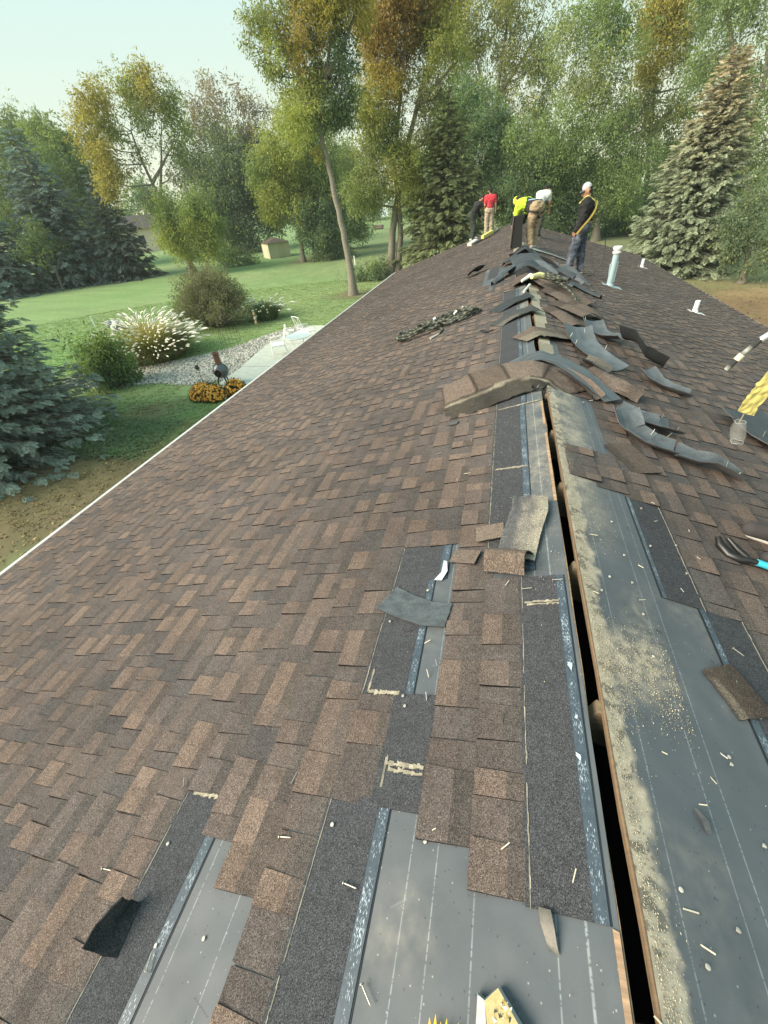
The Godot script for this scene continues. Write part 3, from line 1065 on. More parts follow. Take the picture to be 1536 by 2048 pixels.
func trees() -> void:
	make_clumps()
	var blue := Color(0.225, 0.295, 0.262)
	spruce("spruce_tree", "blue-green spruce closest to the roof, cut off by the left edge", Vector3(-17.6, 0, -8.0), 14.0, 4.75, 0.25, 0.30, 2.2, Color(0.285, 0.340, 0.285), Color(0.30, 0.36, 0.31), 1.25)
	spruce("spruce_tree", "tall blue spruce with drooping boughs left of the beige house wall", Vector3(-55.5, 0, -50.5), 15.5, 6.4, 0.6, 1.0, 2.0, Color(0.22, 0.26, 0.235), blue * 1.2)
	spruce("spruce_tree", "dark hanging spruce with a broad right flank beside the beige house wall", Vector3(-49.0, 0, -52.5), 11.5, 4.2, 0.4, 0.9, 2.0, Color(0.14, 0.17, 0.15), Color(0.2, 0.24, 0.21))
	spruce("spruce_tree", "blue spruce at the left edge behind the nearest spruce", Vector3(-59.5, 0, -43.0), 13.5, 5.6, 0.6, 1.0, 2.0, Color(0.22, 0.26, 0.235), blue * 1.2)
	spruce("spruce_tree", "dark green spruce at the far left corner of the roof end", Vector3(-5.3, 0, -41.5), 11.8, 4.3, 0.3, 0.6, 2.2, Color(0.26, 0.29, 0.14), Color(0.29, 0.32, 0.15))
	spruce("spruce_tree", "pale grey-green spruce with a tan top right of the vent pipe", Vector3(10.95, 0, -36.2), 10.9, 3.5, 0.8, 0.50, 2.5, Color(0.305, 0.35, 0.23), Color(0.52, 0.42, 0.26), 1.3)
	tree("deciduous_tree", "dark green rounded tree at the left edge of the photo", Vector3(-84.2,0,-63.73), 0.35, 2.77, [[Vector3(0,0,0), Vector3(2.32,7.34,-3.05), Vector3(4.71,14.99,-6.2)]], [[Vector3(4.23,18.87,-7.82), 2.81, 0, 1.00], [Vector3(5.31,17.43,-9.64), 3.26, 0, 1.00], [Vector3(4.16,14.41,-5.62), 3.84, 0, 1.00], [Vector3(6.71,12.27,-6.92), 3.37, 0, 1.00], [Vector3(4.78,9.26,-1.7), 3.89, 0, 1.00]])
	tree("deciduous_tree", "dull green tree between the leftmost tree and the yellow tree", Vector3(-71.29,0,-61.11), 0.35, 2.46, [[Vector3(0,0,0), Vector3(2.69,7.21,-3.12), Vector3(5.03,13.69,-5.84)]], [[Vector3(5,16.56,-5.03), 2.69, 1, 1.00], [Vector3(6.4,14.28,-6.79), 2.84, 1, 1.00], [Vector3(5.54,13,-2.69), 3.36, 0, 1.00], [Vector3(7.18,10.84,-5.11), 2.92, 0, 1.00], [Vector3(1.1,9.78,-5.89), 3.77, 0, 1.00], [Vector3(3.42,18.17,-4.39), 1.14, 1, 0.50], [Vector3(6.6,6.8,-5.45), 3.38, 0, 1.00]])
	tree("deciduous_tree", "tall leaning tree with golden yellow leaves and an open right side", Vector3(-40.3,0,-53.84), 0.42, 1.76, [[Vector3(0,0,0), Vector3(-0.42,4.14,0.31), Vector3(-0.81,7.69,0.6), Vector3(-1.21,10.81,0.9), Vector3(-1.34,13.9,0.99)], [Vector3(-0.81,7.69,0.6), Vector3(0.23,10.92,-0.17), Vector3(1.43,14.67,-1.06)], [Vector3(-1.02,9.4,0.76), Vector3(1.41,12.16,-1.04), Vector3(2.44,13.8,-1.81)]], [[Vector3(-3.09,16.44,2.48), 1.51, 3, 1.00], [Vector3(-5.43,14.77,2.59), 1.52, 3, 1.00], [Vector3(-3.77,14.12,1.48), 1.66, 2, 0.80], [Vector3(-1.34,16.99,-0.14), 1.65, 2, 0.90], [Vector3(1.45,17.27,-0.75), 1.50, 3, 0.90], [Vector3(2.41,16.14,-1.76), 1.46, 2, 0.80], [Vector3(2.33,14.42,-2.18), 1.29, 2, 0.60], [Vector3(0.52,14.9,0.94), 1.52, 7, 0.50], [Vector3(-4.54,11.78,3.18), 1.68, 3, 1.00], [Vector3(-4.1,9.83,3.69), 1.43, 3, 1.00], [Vector3(-4.77,13.21,2.49), 1.38, 3, 1.00], [Vector3(1.29,12.11,0.17), 1.30, 7, 0.20], [Vector3(-1.77,12.38,0.86), 1.25, 7, 0.25], [Vector3(1.91,11.94,-2.09), 0.92, 7, 0.50], [Vector3(1.24,9.94,-0.3), 1.13, 5, 0.30], [Vector3(-1.81,7.86,0.33), 1.29, 5, 0.30]])
	tree("deciduous_tree", "low spreading yellow-green tree in front of the leaning trunk", Vector3(-38.51,0,-50.94), 0.20, 1.67, [[Vector3(0,0,0), Vector3(0.16,2.5,-0.12), Vector3(0.64,5.21,-0.48)]], [[Vector3(-0.26,5.91,-1.18), 1.85, 7, 1.00], [Vector3(3,4.07,-0.37), 1.95, 2, 1.00], [Vector3(-1,6.41,0.04), 1.71, 1, 1.00], [Vector3(3.01,6.84,-0.38), 1.87, 1, 1.00], [Vector3(3.18,3.07,-2.39), 1.11, 2, 1.00], [Vector3(0.47,3.51,-0.12), 1.80, 2, 0.80], [Vector3(3.6,5.4,-1.86), 1.40, 1, 1.00], [Vector3(-0.74,4.43,1.02), 1.33, 2, 0.70]])
	tree("deciduous_tree", "tall tree with a thin brownish crown above dark green lower foliage", Vector3(-47.88,0,-77.12), 0.40, 2.38, [[Vector3(0,0,0), Vector3(1.76,7.59,-1.09), Vector3(2.74,13.9,-1.69), Vector3(3.79,19.02,-2.34)], [Vector3(2.24,10.19,-1.38), Vector3(5.22,14.34,-3.22), Vector3(6.87,18.32,-4.23)], [Vector3(2.27,10.83,-1.4), Vector3(0.96,15.79,-0.59), Vector3(1.14,19.69,-0.7)]], [[Vector3(0.09,19.89,-1.46), 2.44, 5, 0.30], [Vector3(4.16,19.11,-1.5), 3.07, 5, 0.32], [Vector3(7.45,17.67,-2.78), 2.75, 5, 0.35], [Vector3(1.27,16.56,-1.99), 3.26, 5, 0.35], [Vector3(5.09,15.99,-2.84), 3.06, 5, 0.35], [Vector3(-2.1,13.23,-0.8), 3.73, 0, 1.00], [Vector3(4.26,12.38,-0.54), 4.18, 0, 1.00], [Vector3(0.27,8.56,1.37), 4.52, 0, 1.00], [Vector3(3.34,7.94,-4.54), 4.40, 0, 1.00], [Vector3(1.28,4.44,-0.85), 4.77, 0, 1.00], [Vector3(7.27,12.85,-4.52), 3.52, 1, 1.00], [Vector3(7.63,5.34,-3.24), 2.94, 0, 1.00], [Vector3(10.05,8.22,-2.8), 3.71, 0, 1.00]])
	tree("deciduous_tree", "yellow-green leafy tree with a bare leaning trunk beside the cream shed", Vector3(-25.95,0,-57.56), 0.32, 1.66, [[Vector3(0,0,0), Vector3(0.16,3.03,-0.07), Vector3(0.38,6.44,-0.17), Vector3(0.91,9.64,-0.4), Vector3(2.08,12.96,-0.92)]], [[Vector3(1.84,14.1,-2.38), 2.06, 2, 0.90], [Vector3(0.71,11.81,1.28), 2.19, 2, 0.90], [Vector3(3.03,11.38,-2.64), 2.14, 1, 1.00], [Vector3(-0.74,9.41,0.88), 2.37, 2, 1.00], [Vector3(1.09,8.66,-2.49), 2.54, 2, 1.00], [Vector3(4.17,8.37,-1.46), 2.24, 1, 1.00], [Vector3(-3.12,7.4,-0.12), 1.97, 2, 1.00], [Vector3(0.71,6.3,-0.55), 2.37, 2, 1.00], [Vector3(-2.34,9.88,1.76), 1.58, 1, 1.00], [Vector3(3.97,5.99,-2.64), 2.08, 1, 1.00], [Vector3(-2.56,5.52,0.83), 1.01, 2, 1.00], [Vector3(1.9,15.4,-1.26), 1.30, 2, 0.60]])
	tree("deciduous_tree", "slender dark green tree with a thin grey trunk right of the shed", Vector3(-24.58,0,-57.85), 0.14, 1.65, [[Vector3(0,0,0), Vector3(0.35,3.32,-0.15), Vector3(0.72,6.05,-0.3)]], [[Vector3(1.53,4.44,-0.48), 2.44, 0, 1.00], [Vector3(0.07,4.11,0.75), 1.62, 0, 1.00], [Vector3(3.15,5.07,-1.83), 2.09, 0, 1.00], [Vector3(2.17,2.71,0.31), 1.78, 0, 1.00]])
	tree("deciduous_tree", "dark green bushy tree behind the slender trunk right of the shed", Vector3(-27.21,0,-67.99), 0.20, 1.92, [[Vector3(0,0,0), Vector3(0.22,3.4,-0.09), Vector3(1.1,6.23,-0.43)]], [[Vector3(3.46,3.88,-2.27), 2.74, 0, 1.00], [Vector3(1.2,0.67,-0.83), 1.54, 0, 1.00], [Vector3(4.98,7.01,-1.34), 2.92, 0, 1.00], [Vector3(5.46,3.44,-3.21), 2.07, 1, 1.00], [Vector3(4.26,9.73,-0.33), 2.57, 1, 1.00]])
	tree("tall_tree", "tall tree with a long bare curved trunk near the left eave", Vector3(-11.59,0,-33.56), 0.30, 1.00, [[Vector3(0,0,0), Vector3(0,2.02,0), Vector3(-0.17,3.9,0.06), Vector3(-0.47,6.48,0.16), Vector3(-0.68,8.42,0.23), Vector3(-0.87,9.46,0.29), Vector3(-0.27,11.25,0.09), Vector3(0.33,13.23,-0.11), Vector3(0.86,15.72,-0.29)], [Vector3(-0.67,9.72,0.22), Vector3(-1.62,11.77,0.54), Vector3(-2.34,13.61,0.78), Vector3(-2.49,15.25,0.83)], [Vector3(-0.03,11.86,0.01), Vector3(1.48,13.54,-0.49), Vector3(2.21,15.12,-0.74)]], [[Vector3(-2.89,14.57,1.16), 1.08, 7, 0.50], [Vector3(-3.77,13.24,0.85), 0.80, 7, 0.40], [Vector3(-2.34,13.23,1.01), 1.12, 2, 0.55], [Vector3(-1.19,14.18,-0.04), 1.21, 3, 0.70], [Vector3(-1.23,12.43,0.19), 1.15, 2, 0.90], [Vector3(-0.73,11.56,-0.59), 1.13, 7, 1.00], [Vector3(0.17,13.84,-1.21), 1.39, 0, 0.80], [Vector3(0.62,11.69,-0.57), 0.96, 0, 1.00], [Vector3(0.7,10.39,-0.69), 0.87, 0, 1.00], [Vector3(-1.29,10.66,0.97), 0.92, 2, 0.80], [Vector3(-0.19,10.27,-0.31), 1.05, 0, 1.00], [Vector3(-2.99,12.15,0.51), 0.83, 7, 0.35], [Vector3(0.22,15.29,0.18), 1.53, 3, 1.00], [Vector3(-1.92,15.65,0.53), 1.26, 7, 0.50], [Vector3(1.7,15.14,-0.52), 1.44, 3, 1.00], [Vector3(-1.36,8.51,0.24), 0.27, 3, 1.50], [Vector3(-2.21,9.82,1.01), 0.87, 2, 0.80], [Vector3(-3.76,14.25,1.35), 0.57, 7, 0.30], [Vector3(-0.74,13.15,1.15), 1.07, 4, 0.50]])
	tree("tall_tree", "tall golden and orange tree with twin trunks at the middle of the photo", Vector3(-10.21,0,-40.69), 0.36, 1.10, [[Vector3(0,0,0), Vector3(0.48,3.89,-0.12), Vector3(1.54,7.67,-0.37), Vector3(2.56,10.69,-0.62), Vector3(3.66,13.1,-0.88), Vector3(4.92,15.26,-1.19), Vector3(5.51,16.87,-1.33)], [Vector3(0.59,0.27,-0.14), Vector3(1.06,3.84,-0.25), Vector3(0.85,7.73,-0.21), Vector3(1.44,11.31,-0.35), Vector3(1.96,14.64,-0.47), Vector3(2.24,17.15,-0.54)], [Vector3(2.56,10.69,-0.62), Vector3(4.28,12.08,-1.03), Vector3(5.97,13.14,-1.44)]], [[Vector3(0.39,15.18,0.11), 1.57, 4, 1.00], [Vector3(1.69,15.7,-0.74), 1.55, 4, 1.00], [Vector3(-0.6,14.15,-0.83), 1.36, 3, 1.00], [Vector3(1.1,13.77,-1.26), 1.43, 4, 0.80], [Vector3(0.53,12.2,0.25), 1.34, 3, 1.00], [Vector3(3.37,15.21,-2.07), 1.57, 3, 0.90], [Vector3(4.77,13.39,-0.35), 1.55, 2, 0.80], [Vector3(3.15,12.96,-1.42), 1.25, 7, 0.35], [Vector3(-0.57,10.67,0.92), 1.39, 2, 1.00], [Vector3(0.35,9.55,0.14), 1.42, 1, 0.90], [Vector3(3.09,11.05,0.26), 1.43, 7, 0.35], [Vector3(4.32,11.51,-1.84), 1.35, 7, 0.50], [Vector3(-1.23,8.59,-0.33), 1.16, 7, 0.45], [Vector3(1.43,7.89,0.56), 1.53, 2, 0.90], [Vector3(-0.71,6.89,0.11), 1.42, 1, 0.80], [Vector3(-2.05,6.12,1.01), 1.29, 1, 1.00], [Vector3(2.57,6.17,-0.6), 1.36, 2, 1.00], [Vector3(-1.31,11.91,0.25), 0.74, 7, 0.30], [Vector3(1.69,16.57,0.88), 1.99, 4, 1.00], [Vector3(4.13,16.93,-2.08), 1.81, 3, 1.00], [Vector3(3.62,9.2,-0.41), 1.28, 7, 0.50]])
	tree("deciduous_tree", "dark green rounded tree rising behind the dark spruce at the roof end", Vector3(-8.34,0,-60.18), 0.35, 1.60, [[Vector3(0,0,0), Vector3(1.13,5.83,-0.15), Vector3(2.11,10.87,-0.28)]], [[Vector3(2.05,13.24,-0.09), 2.13, 0, 1.00], [Vector3(4.38,11.38,1.03), 2.25, 0, 1.00], [Vector3(0.83,11.01,1.66), 2.21, 1, 1.00], [Vector3(2.95,8.61,0.92), 2.67, 0, 1.00], [Vector3(5.73,7.89,-0.16), 2.35, 0, 1.00], [Vector3(0.01,8.2,-1.52), 2.20, 1, 1.00], [Vector3(-0.21,4.98,-1.48), 2.40, 1, 1.00], [Vector3(4.01,5.13,-0.45), 2.56, 0, 1.00], [Vector3(6.38,10.06,-0.71), 1.78, 0, 1.00]])
	tree("tall_tree", "tall open tree with a forked grey trunk behind the red shirted worker", Vector3(-2.94,0,-75.46), 0.50, 1.99, [[Vector3(0,0,0), Vector3(0.02,5.34,0), Vector3(-0.32,11.17,0.01), Vector3(-0.04,15.38,0), Vector3(0.45,20.38,-0.02), Vector3(0.7,24.46,-0.02)], [Vector3(0.16,5.33,-0.01), Vector3(2.16,8.5,-0.07), Vector3(3.72,11.74,-0.12)], [Vector3(0.04,5.06,0), Vector3(-1.7,8.23,0.06), Vector3(-3.03,11.45,0.1)], [Vector3(-0.22,11.56,0.01), Vector3(-2.38,16.98,0.08), Vector3(-3.85,21.71,0.13)], [Vector3(-0.21,14.5,0.01), Vector3(2.92,18.05,-0.1), Vector3(4.72,21.37,-0.16)]], [[Vector3(-6.32,22.24,-0.48), 2.57, 7, 0.45], [Vector3(-3.74,19.85,-1.31), 2.49, 7, 0.45], [Vector3(-4.08,17.09,0.75), 2.34, 7, 0.45], [Vector3(-1.43,21.64,-1.13), 2.51, 7, 0.45], [Vector3(0.16,17.4,0.38), 2.38, 7, 0.40], [Vector3(2.65,20.26,-0.49), 2.69, 7, 0.45], [Vector3(3.81,16.92,-1.1), 2.56, 7, 0.40], [Vector3(2.37,13.67,-0.08), 2.33, 7, 0.35], [Vector3(-2.14,14.5,-0.58), 2.15, 1, 0.60], [Vector3(6.02,13.99,-0.99), 2.49, 1, 0.50], [Vector3(-3.76,23.9,2.66), 3.20, 7, 0.50], [Vector3(1.68,23.22,2.23), 3.10, 7, 0.50], [Vector3(5.22,17.55,1.23), 2.50, 1, 0.45], [Vector3(0.76,9.52,0.82), 1.85, 1, 0.50]])
	tree("deciduous_tree", "broad green tree with a leaning trunk behind the standing worker", Vector3(9.27,0,-58.17), 0.40, 1.55, [[Vector3(0,0,0), Vector3(-0.12,2.36,-0.02), Vector3(0.45,5.65,0.07), Vector3(0.69,9.01,0.12), Vector3(0.41,12.11,0.07)], [Vector3(-0.02,3.43,0), Vector3(-2.36,6.71,-0.39), Vector3(-4.52,10.71,-0.75)]], [[Vector3(-5.89,7.17,0.23), 2.51, 1, 1.00], [Vector3(-8.13,9.09,0.23), 2.16, 1, 0.80], [Vector3(-4.35,9.66,0.36), 2.37, 1, 0.70], [Vector3(-1.67,6.33,-0.67), 2.39, 1, 1.00], [Vector3(-4.17,4.1,-2.35), 2.65, 0, 1.00], [Vector3(-7.48,5.27,-0.65), 2.45, 0, 1.00], [Vector3(-0.93,8.58,0.34), 2.28, 1, 0.70], [Vector3(1.13,4.47,0.48), 2.17, 1, 1.00], [Vector3(-1.05,3.01,-0.79), 2.11, 0, 1.00], [Vector3(-3.85,12.97,-1.68), 2.25, 7, 0.50], [Vector3(-5.71,16.23,-2.6), 2.30, 7, 0.50], [Vector3(-2.1,13.75,0.09), 2.15, 7, 0.50], [Vector3(0.07,10.96,-0.61), 1.86, 7, 0.60], [Vector3(-3.24,16.95,0.06), 2.32, 1, 0.55], [Vector3(3.09,6.21,-0.48), 1.90, 1, 1.00], [Vector3(-9.79,7.15,-0.67), 2.18, 0, 1.00], [Vector3(-10.04,4.28,-3.04), 2.27, 0, 1.00], [Vector3(-0.97,15.71,-0.18), 2.05, 1, 0.50], [Vector3(-8.33,2.87,-2.06), 1.85, 0, 1.00], [Vector3(-4.49,2.19,-0.85), 1.77, 0, 1.00]])
	tree("tall_tree", "tall tree with a golden yellow top left of the pale spruce", Vector3(15.67,0,-64.9), 0.35, 1.76, [[Vector3(0,0,0), Vector3(-1.31,6.2,-0.32), Vector3(-2.28,12.26,-0.57), Vector3(-3.03,17.16,-0.75), Vector3(-3.65,20.03,-0.9)]], [[Vector3(-3.62,16.9,-0.32), 1.91, 3, 0.90], [Vector3(-1.96,14.74,-0.47), 1.76, 3, 0.80], [Vector3(-2.9,17.82,0.77), 2.01, 3, 0.90], [Vector3(-3.36,13.61,0.41), 1.65, 3, 0.80], [Vector3(-2.89,11.31,-0.81), 1.87, 7, 0.60], [Vector3(-0.68,10.24,-0.09), 1.99, 7, 0.70], [Vector3(0.17,16.23,-1.13), 2.13, 7, 0.55], [Vector3(1.02,12.6,1.85), 2.01, 1, 0.55], [Vector3(1.03,7.38,0.07), 2.01, 1, 1.00], [Vector3(-2.68,9.01,-0.63), 1.92, 7, 0.70], [Vector3(-3.58,20.11,-1.27), 2.39, 3, 1.00], [Vector3(-0.54,2.99,-0.86), 1.91, 1, 1.00], [Vector3(1.52,3.76,0.29), 2.09, 0, 1.00]])
	tree("tall_tree", "grey-green tall tree at the upper right corner of the photo", Vector3(18.78,0,-44.53), 0.40, 1.28, [[Vector3(0,0,0), Vector3(-2.16,5.46,-0.93), Vector3(-4.42,10.55,-1.9), Vector3(-6.49,15.28,-2.8)], [Vector3(-2.7,6.65,-1.16), Vector3(-2.79,10.25,-1.2), Vector3(-3.66,13.35,-1.58)]], [[Vector3(-5.88,13.71,-2.7), 1.55, 1, 0.50], [Vector3(-3.99,12.37,-1.7), 1.43, 1, 0.50], [Vector3(-4.03,10.56,-2.01), 1.38, 1, 0.55], [Vector3(-2.67,9.48,-0.56), 1.33, 1, 0.60], [Vector3(-1.36,6.81,-0.72), 1.46, 1, 0.70], [Vector3(-1.55,5.35,-1.09), 1.40, 1, 0.80], [Vector3(-4.18,13.99,-0.98), 1.53, 1, 0.50], [Vector3(-6.36,15.37,-4.16), 1.66, 1, 0.50], [Vector3(-5.74,11.86,-3.04), 1.32, 1, 0.50]])
	tree("small_tree", "dark low tree with a pale leaning trunk at the right edge", Vector3(13.46,0,-31.61), 0.20, 1.00, [[Vector3(0,0,0), Vector3(-0.16,1.18,-0.07), Vector3(-0.33,2.51,-0.15)]], [[Vector3(-0.34,3.99,-0.85), 0.88, 0, 1.00], [Vector3(-0.64,2.75,0.04), 0.91, 0, 1.00], [Vector3(0.48,2.23,0.29), 0.79, 0, 1.00], [Vector3(-0.77,1.71,-0.07), 0.64, 0, 1.00], [Vector3(0.4,1.24,0.66), 0.61, 0, 1.00], [Vector3(-1.51,3.17,-0.12), 0.64, 0, 1.00]])
	tree("small_tree", "small tree with a pale slanting trunk under the left spruces", Vector3(-53.74,0,-45.67), 0.16, 1.85, [[Vector3(0,0,0), Vector3(0.09,1.89,-0.11), Vector3(-0.08,3.24,0.09), Vector3(0.12,5.22,-0.14)], [Vector3(0.09,1.89,-0.11), Vector3(1.21,4.03,-1.41)]], [[Vector3(0.75,5.68,0.08), 1.54, 0, 0.40], [Vector3(0.47,5.05,-1.79), 1.40, 0, 0.40], [Vector3(-0.33,4.41,1.35), 1.16, 1, 0.40]])
	tree("far_tree", "dark green far tree behind the beige house wall", Vector3(-106.76,0,-126.97), 0.30, 4.36, [[Vector3(0,0,0), Vector3(1.99,6.3,-1.66)]], [[Vector3(1,6.3,-2.88), 5.16, 0, 1.00], [Vector3(-1.37,5.04,3.78), 5.02, 0, 1.00], [Vector3(8.05,4.38,-1.89), 5.35, 0, 1.00], [Vector3(3.83,10.97,-0.3), 4.53, 0, 1.00]])
	tree("far_tree", "hazy green far tree left of the twin trunks beyond the meadow", Vector3(-51.44,0,-158.27), 0.30, 4.38, [[Vector3(0,0,0), Vector3(-0.59,7.45,0.19)]], [[Vector3(-1.12,7.47,-1.44), 6.02, 1, 1.00], [Vector3(6.16,5.31,-2), 5.49, 0, 1.00], [Vector3(-5.52,6.59,1.33), 5.43, 0, 1.00], [Vector3(2.02,14.61,-0.17), 6.12, 1, 0.80]])
	tree("far_tree", "hazy dark far tree right of the twin trunks beyond the meadow", Vector3(-23.18,0,-135.89), 0.30, 3.63, [[Vector3(0,0,0), Vector3(0.77,4.32,-0.13)]], [[Vector3(1.05,4.34,1.65), 4.99, 0, 1.00], [Vector3(6.06,2.59,-0.94), 4.25, 0, 1.00], [Vector3(-4.39,4.15,-1.85), 3.77, 1, 1.00], [Vector3(-0.03,9.55,2.35), 4.85, 1, 0.80]])
	tree("far_tree", "dark far tree behind the two workers at the roof edge", Vector3(-6.42,0,-113.76), 0.30, 3.00, [[Vector3(0,0,0), Vector3(-0.22,3.59,0.01)]], [[Vector3(-0.32,3.56,-1.69), 4.59, 0, 1.00], [Vector3(5.22,2.16,1.45), 4.34, 0, 1.00], [Vector3(-4.33,1.77,1.95), 3.50, 0, 1.00], [Vector3(1.19,6.87,1.14), 4.27, 1, 1.00]])
	tree("far_tree", "dark far tree behind the bending workers", Vector3(6.51,0,-99.54), 0.30, 2.63, [[Vector3(0,0,0), Vector3(-0.31,2.01,-0.02)]], [[Vector3(-0.48,2.11,2.65), 4.11, 0, 1.00], [Vector3(4.48,0.95,-2.16), 3.54, 0, 1.00], [Vector3(-3.91,2.08,0.46), 3.38, 0, 1.00], [Vector3(-0.17,5.77,2.06), 3.98, 1, 1.00]])
	tree("far_tree", "dark far tree beyond the standing worker's shoulder", Vector3(15.04,0,-85.44), 0.30, 2.29, [[Vector3(0,0,0), Vector3(-0.37,1.62,-0.07)]], [[Vector3(-0.79,1.74,2.32), 3.03, 0, 1.00], [Vector3(2.09,1.22,2.4), 2.82, 0, 1.00], [Vector3(-3.21,2.5,0.8), 2.96, 1, 1.00], [Vector3(0.14,4.93,0.45), 3.17, 1, 1.00]])
	tree("far_tree", "green far tree hidden behind the pale spruce", Vector3(22.19,0,-67.04), 0.30, 1.86, [[Vector3(0,0,0), Vector3(-0.77,2.45,-0.26)]], [[Vector3(-0.64,2.43,-0.65), 2.55, 1, 1.00], [Vector3(1.87,3.15,-1.34), 2.43, 1, 1.00], [Vector3(-2.82,2.57,-2.4), 2.20, 0, 1.00], [Vector3(-1.48,6.49,0.64), 2.62, 1, 0.80], [Vector3(0.75,7.54,-0.14), 2.09, 1, 0.70]])
	tree("far_tree", "dark far tree seen above the beige house", Vector3(-138.13,0,-135.06), 0.30, 5.08, [[Vector3(0,0,0), Vector3(0.24,6.98,-0.25)]], [[Vector3(-3,7,-3.43), 6.74, 0, 1.00], [Vector3(8.54,7.59,-2.82), 6.46, 0, 1.00], [Vector3(-6.72,4.91,2.64), 5.20, 0, 1.00]])
	tree("far_tree", "dark far tree behind the leftmost tall spruce", Vector3(-192.18,0,-157.81), 0.30, 6.54, [[Vector3(0,0,0), Vector3(2.5,10.67,-3.04)]], [[Vector3(3.7,10.64,-2.02), 9.44, 0, 1.00], [Vector3(4.22,6.69,-10.51), 7.58, 0, 1.00], [Vector3(-1.66,6.56,5.13), 6.95, 0, 1.00]])
	tree("shrub", "low dark shrub behind the standing worker at the lawn edge", Vector3(13.41,0,-61.74), 0.10, 1.66, [], [[Vector3(-0.8,1.82,-0.47), 1.42, 0, 1.00], [Vector3(0.98,1.36,0.2), 1.29, 0, 1.00], [Vector3(-2.09,1.3,0.23), 1.07, 0, 1.00]])
	tree("shrub", "tangled dark green vine mound at the foot of the twin trunks", Vector3(-12.03,0,-39.72), 0.05, 1.09, [], [[Vector3(-1.15,0.46,0.05), 0.66, 0, 1.00], [Vector3(-0.06,0.49,-0.43), 0.83, 1, 1.00], [Vector3(1.22,0.56,-0.34), 0.75, 0, 1.00], [Vector3(0.65,0.19,-0.08), 0.58, 0, 1.00], [Vector3(-0.66,0.08,-0.18), 0.50, 1, 1.00]])
	tree("shrub", "dark undergrowth at the trunks right of the shed", Vector3(-22.28,0,-57.72), 0.05, 1.62, [], [[Vector3(-0.39,0.89,0.38), 1.07, 0, 1.00], [Vector3(0.81,0.93,-1.08), 1.19, 0, 1.00], [Vector3(1.92,0.37,-0.59), 0.96, 0, 1.00], [Vector3(-1.09,0.51,0.54), 0.59, 0, 1.00]])
	tree("shrub", "long low hedge of weeds left of the shed", Vector3(-35.36,0,-58.83), 0.05, 1.80, [], [[Vector3(-0.78,1.08,0.72), 0.98, 1, 1.00], [Vector3(0.62,0.73,0.4), 0.93, 0, 1.00], [Vector3(1.28,0.41,-0.48), 0.69, 1, 1.00], [Vector3(-1.88,1.01,1.54), 0.85, 0, 1.00]])
	tree("shrub", "dark green leafy shrub left of the plumed grass", Vector3(-17.55,0,-14.4), 0.05, 1.00, [], [[Vector3(0.64,1.83,-0.12), 0.59, 1, 1.00], [Vector3(-0.04,1.67,0), 0.44, 0, 1.00], [Vector3(0.63,1.13,-0.68), 0.55, 1, 1.00], [Vector3(0.43,0.9,0.29), 0.67, 0, 1.00], [Vector3(0.75,0.47,-0.42), 0.56, 0, 1.00], [Vector3(-0.51,0.96,0.14), 0.44, 1, 1.00], [Vector3(0.27,0.28,0.11), 0.47, 0, 1.00], [Vector3(-0.08,1.93,0.18), 0.26, 1, 1.00]])


# ---------------------------------------------------------------- ground and garden
func patch(b: MB, pts: Array, y: float, col: Color) -> void:
	var flat := PackedVector2Array()
	for p in pts: flat.append(Vector2(p[0], p[1]))
	var ids := Geometry2D.triangulate_polygon(flat)
	for k in range(0, ids.size(), 3):
		var q := []
		for j in 3: q.append(Vector3(flat[ids[k + j]].x, y, flat[ids[k + j]].y))
		if (q[1] - q[0]).cross(q[2] - q[0]).y < 0: b.tri(q[0], q[2], q[1], col)
		else: b.tri(q[0], q[1], q[2], col)


func blob(pts: Array, sd: int) -> Array:
	# rounds and roughens an outline
	var c := Curve2D.new()
	var n := pts.size()
	for k in n + 1:
		var p := Vector2(pts[k % n][0], pts[k % n][1])
		var a := Vector2(pts[(k + n - 1) % n][0], pts[(k + n - 1) % n][1])
		var e := Vector2(pts[(k + 1) % n][0], pts[(k + 1) % n][1])
		c.add_point(p, (a - e) * 0.16, (e - a) * 0.16)
	var nz := noise(0.8, sd, 3)
	var out := []
	var m := 60
	for k in m:
		var p := c.sample_baked(c.get_baked_length() * k / m)
		p += Vector2(nz.get_noise_2d(p.x, p.y), nz.get_noise_2d(p.y, p.x)) * 0.25
		out.append([p.x, p.y])
	return out


const GRAVEL := [[-20.5, -14.6], [-18.0, -14.3], [-15.0, -14.9], [-12.9, -14.7], [-11.7, -15.6], [-12.3, -18.2], [-12.4, -20.6], [-11.6, -24.0], [-12.4, -24.9], [-13.6, -22.4], [-14.6, -19.8], [-17.0, -17.6], [-21.0, -16.4]]


func inside(p: Vector2, poly: Array) -> bool:
	var flat := PackedVector2Array()
	for q in poly: flat.append(Vector2(q[0], q[1]))
	return Geometry2D.is_point_in_polygon(p, flat)


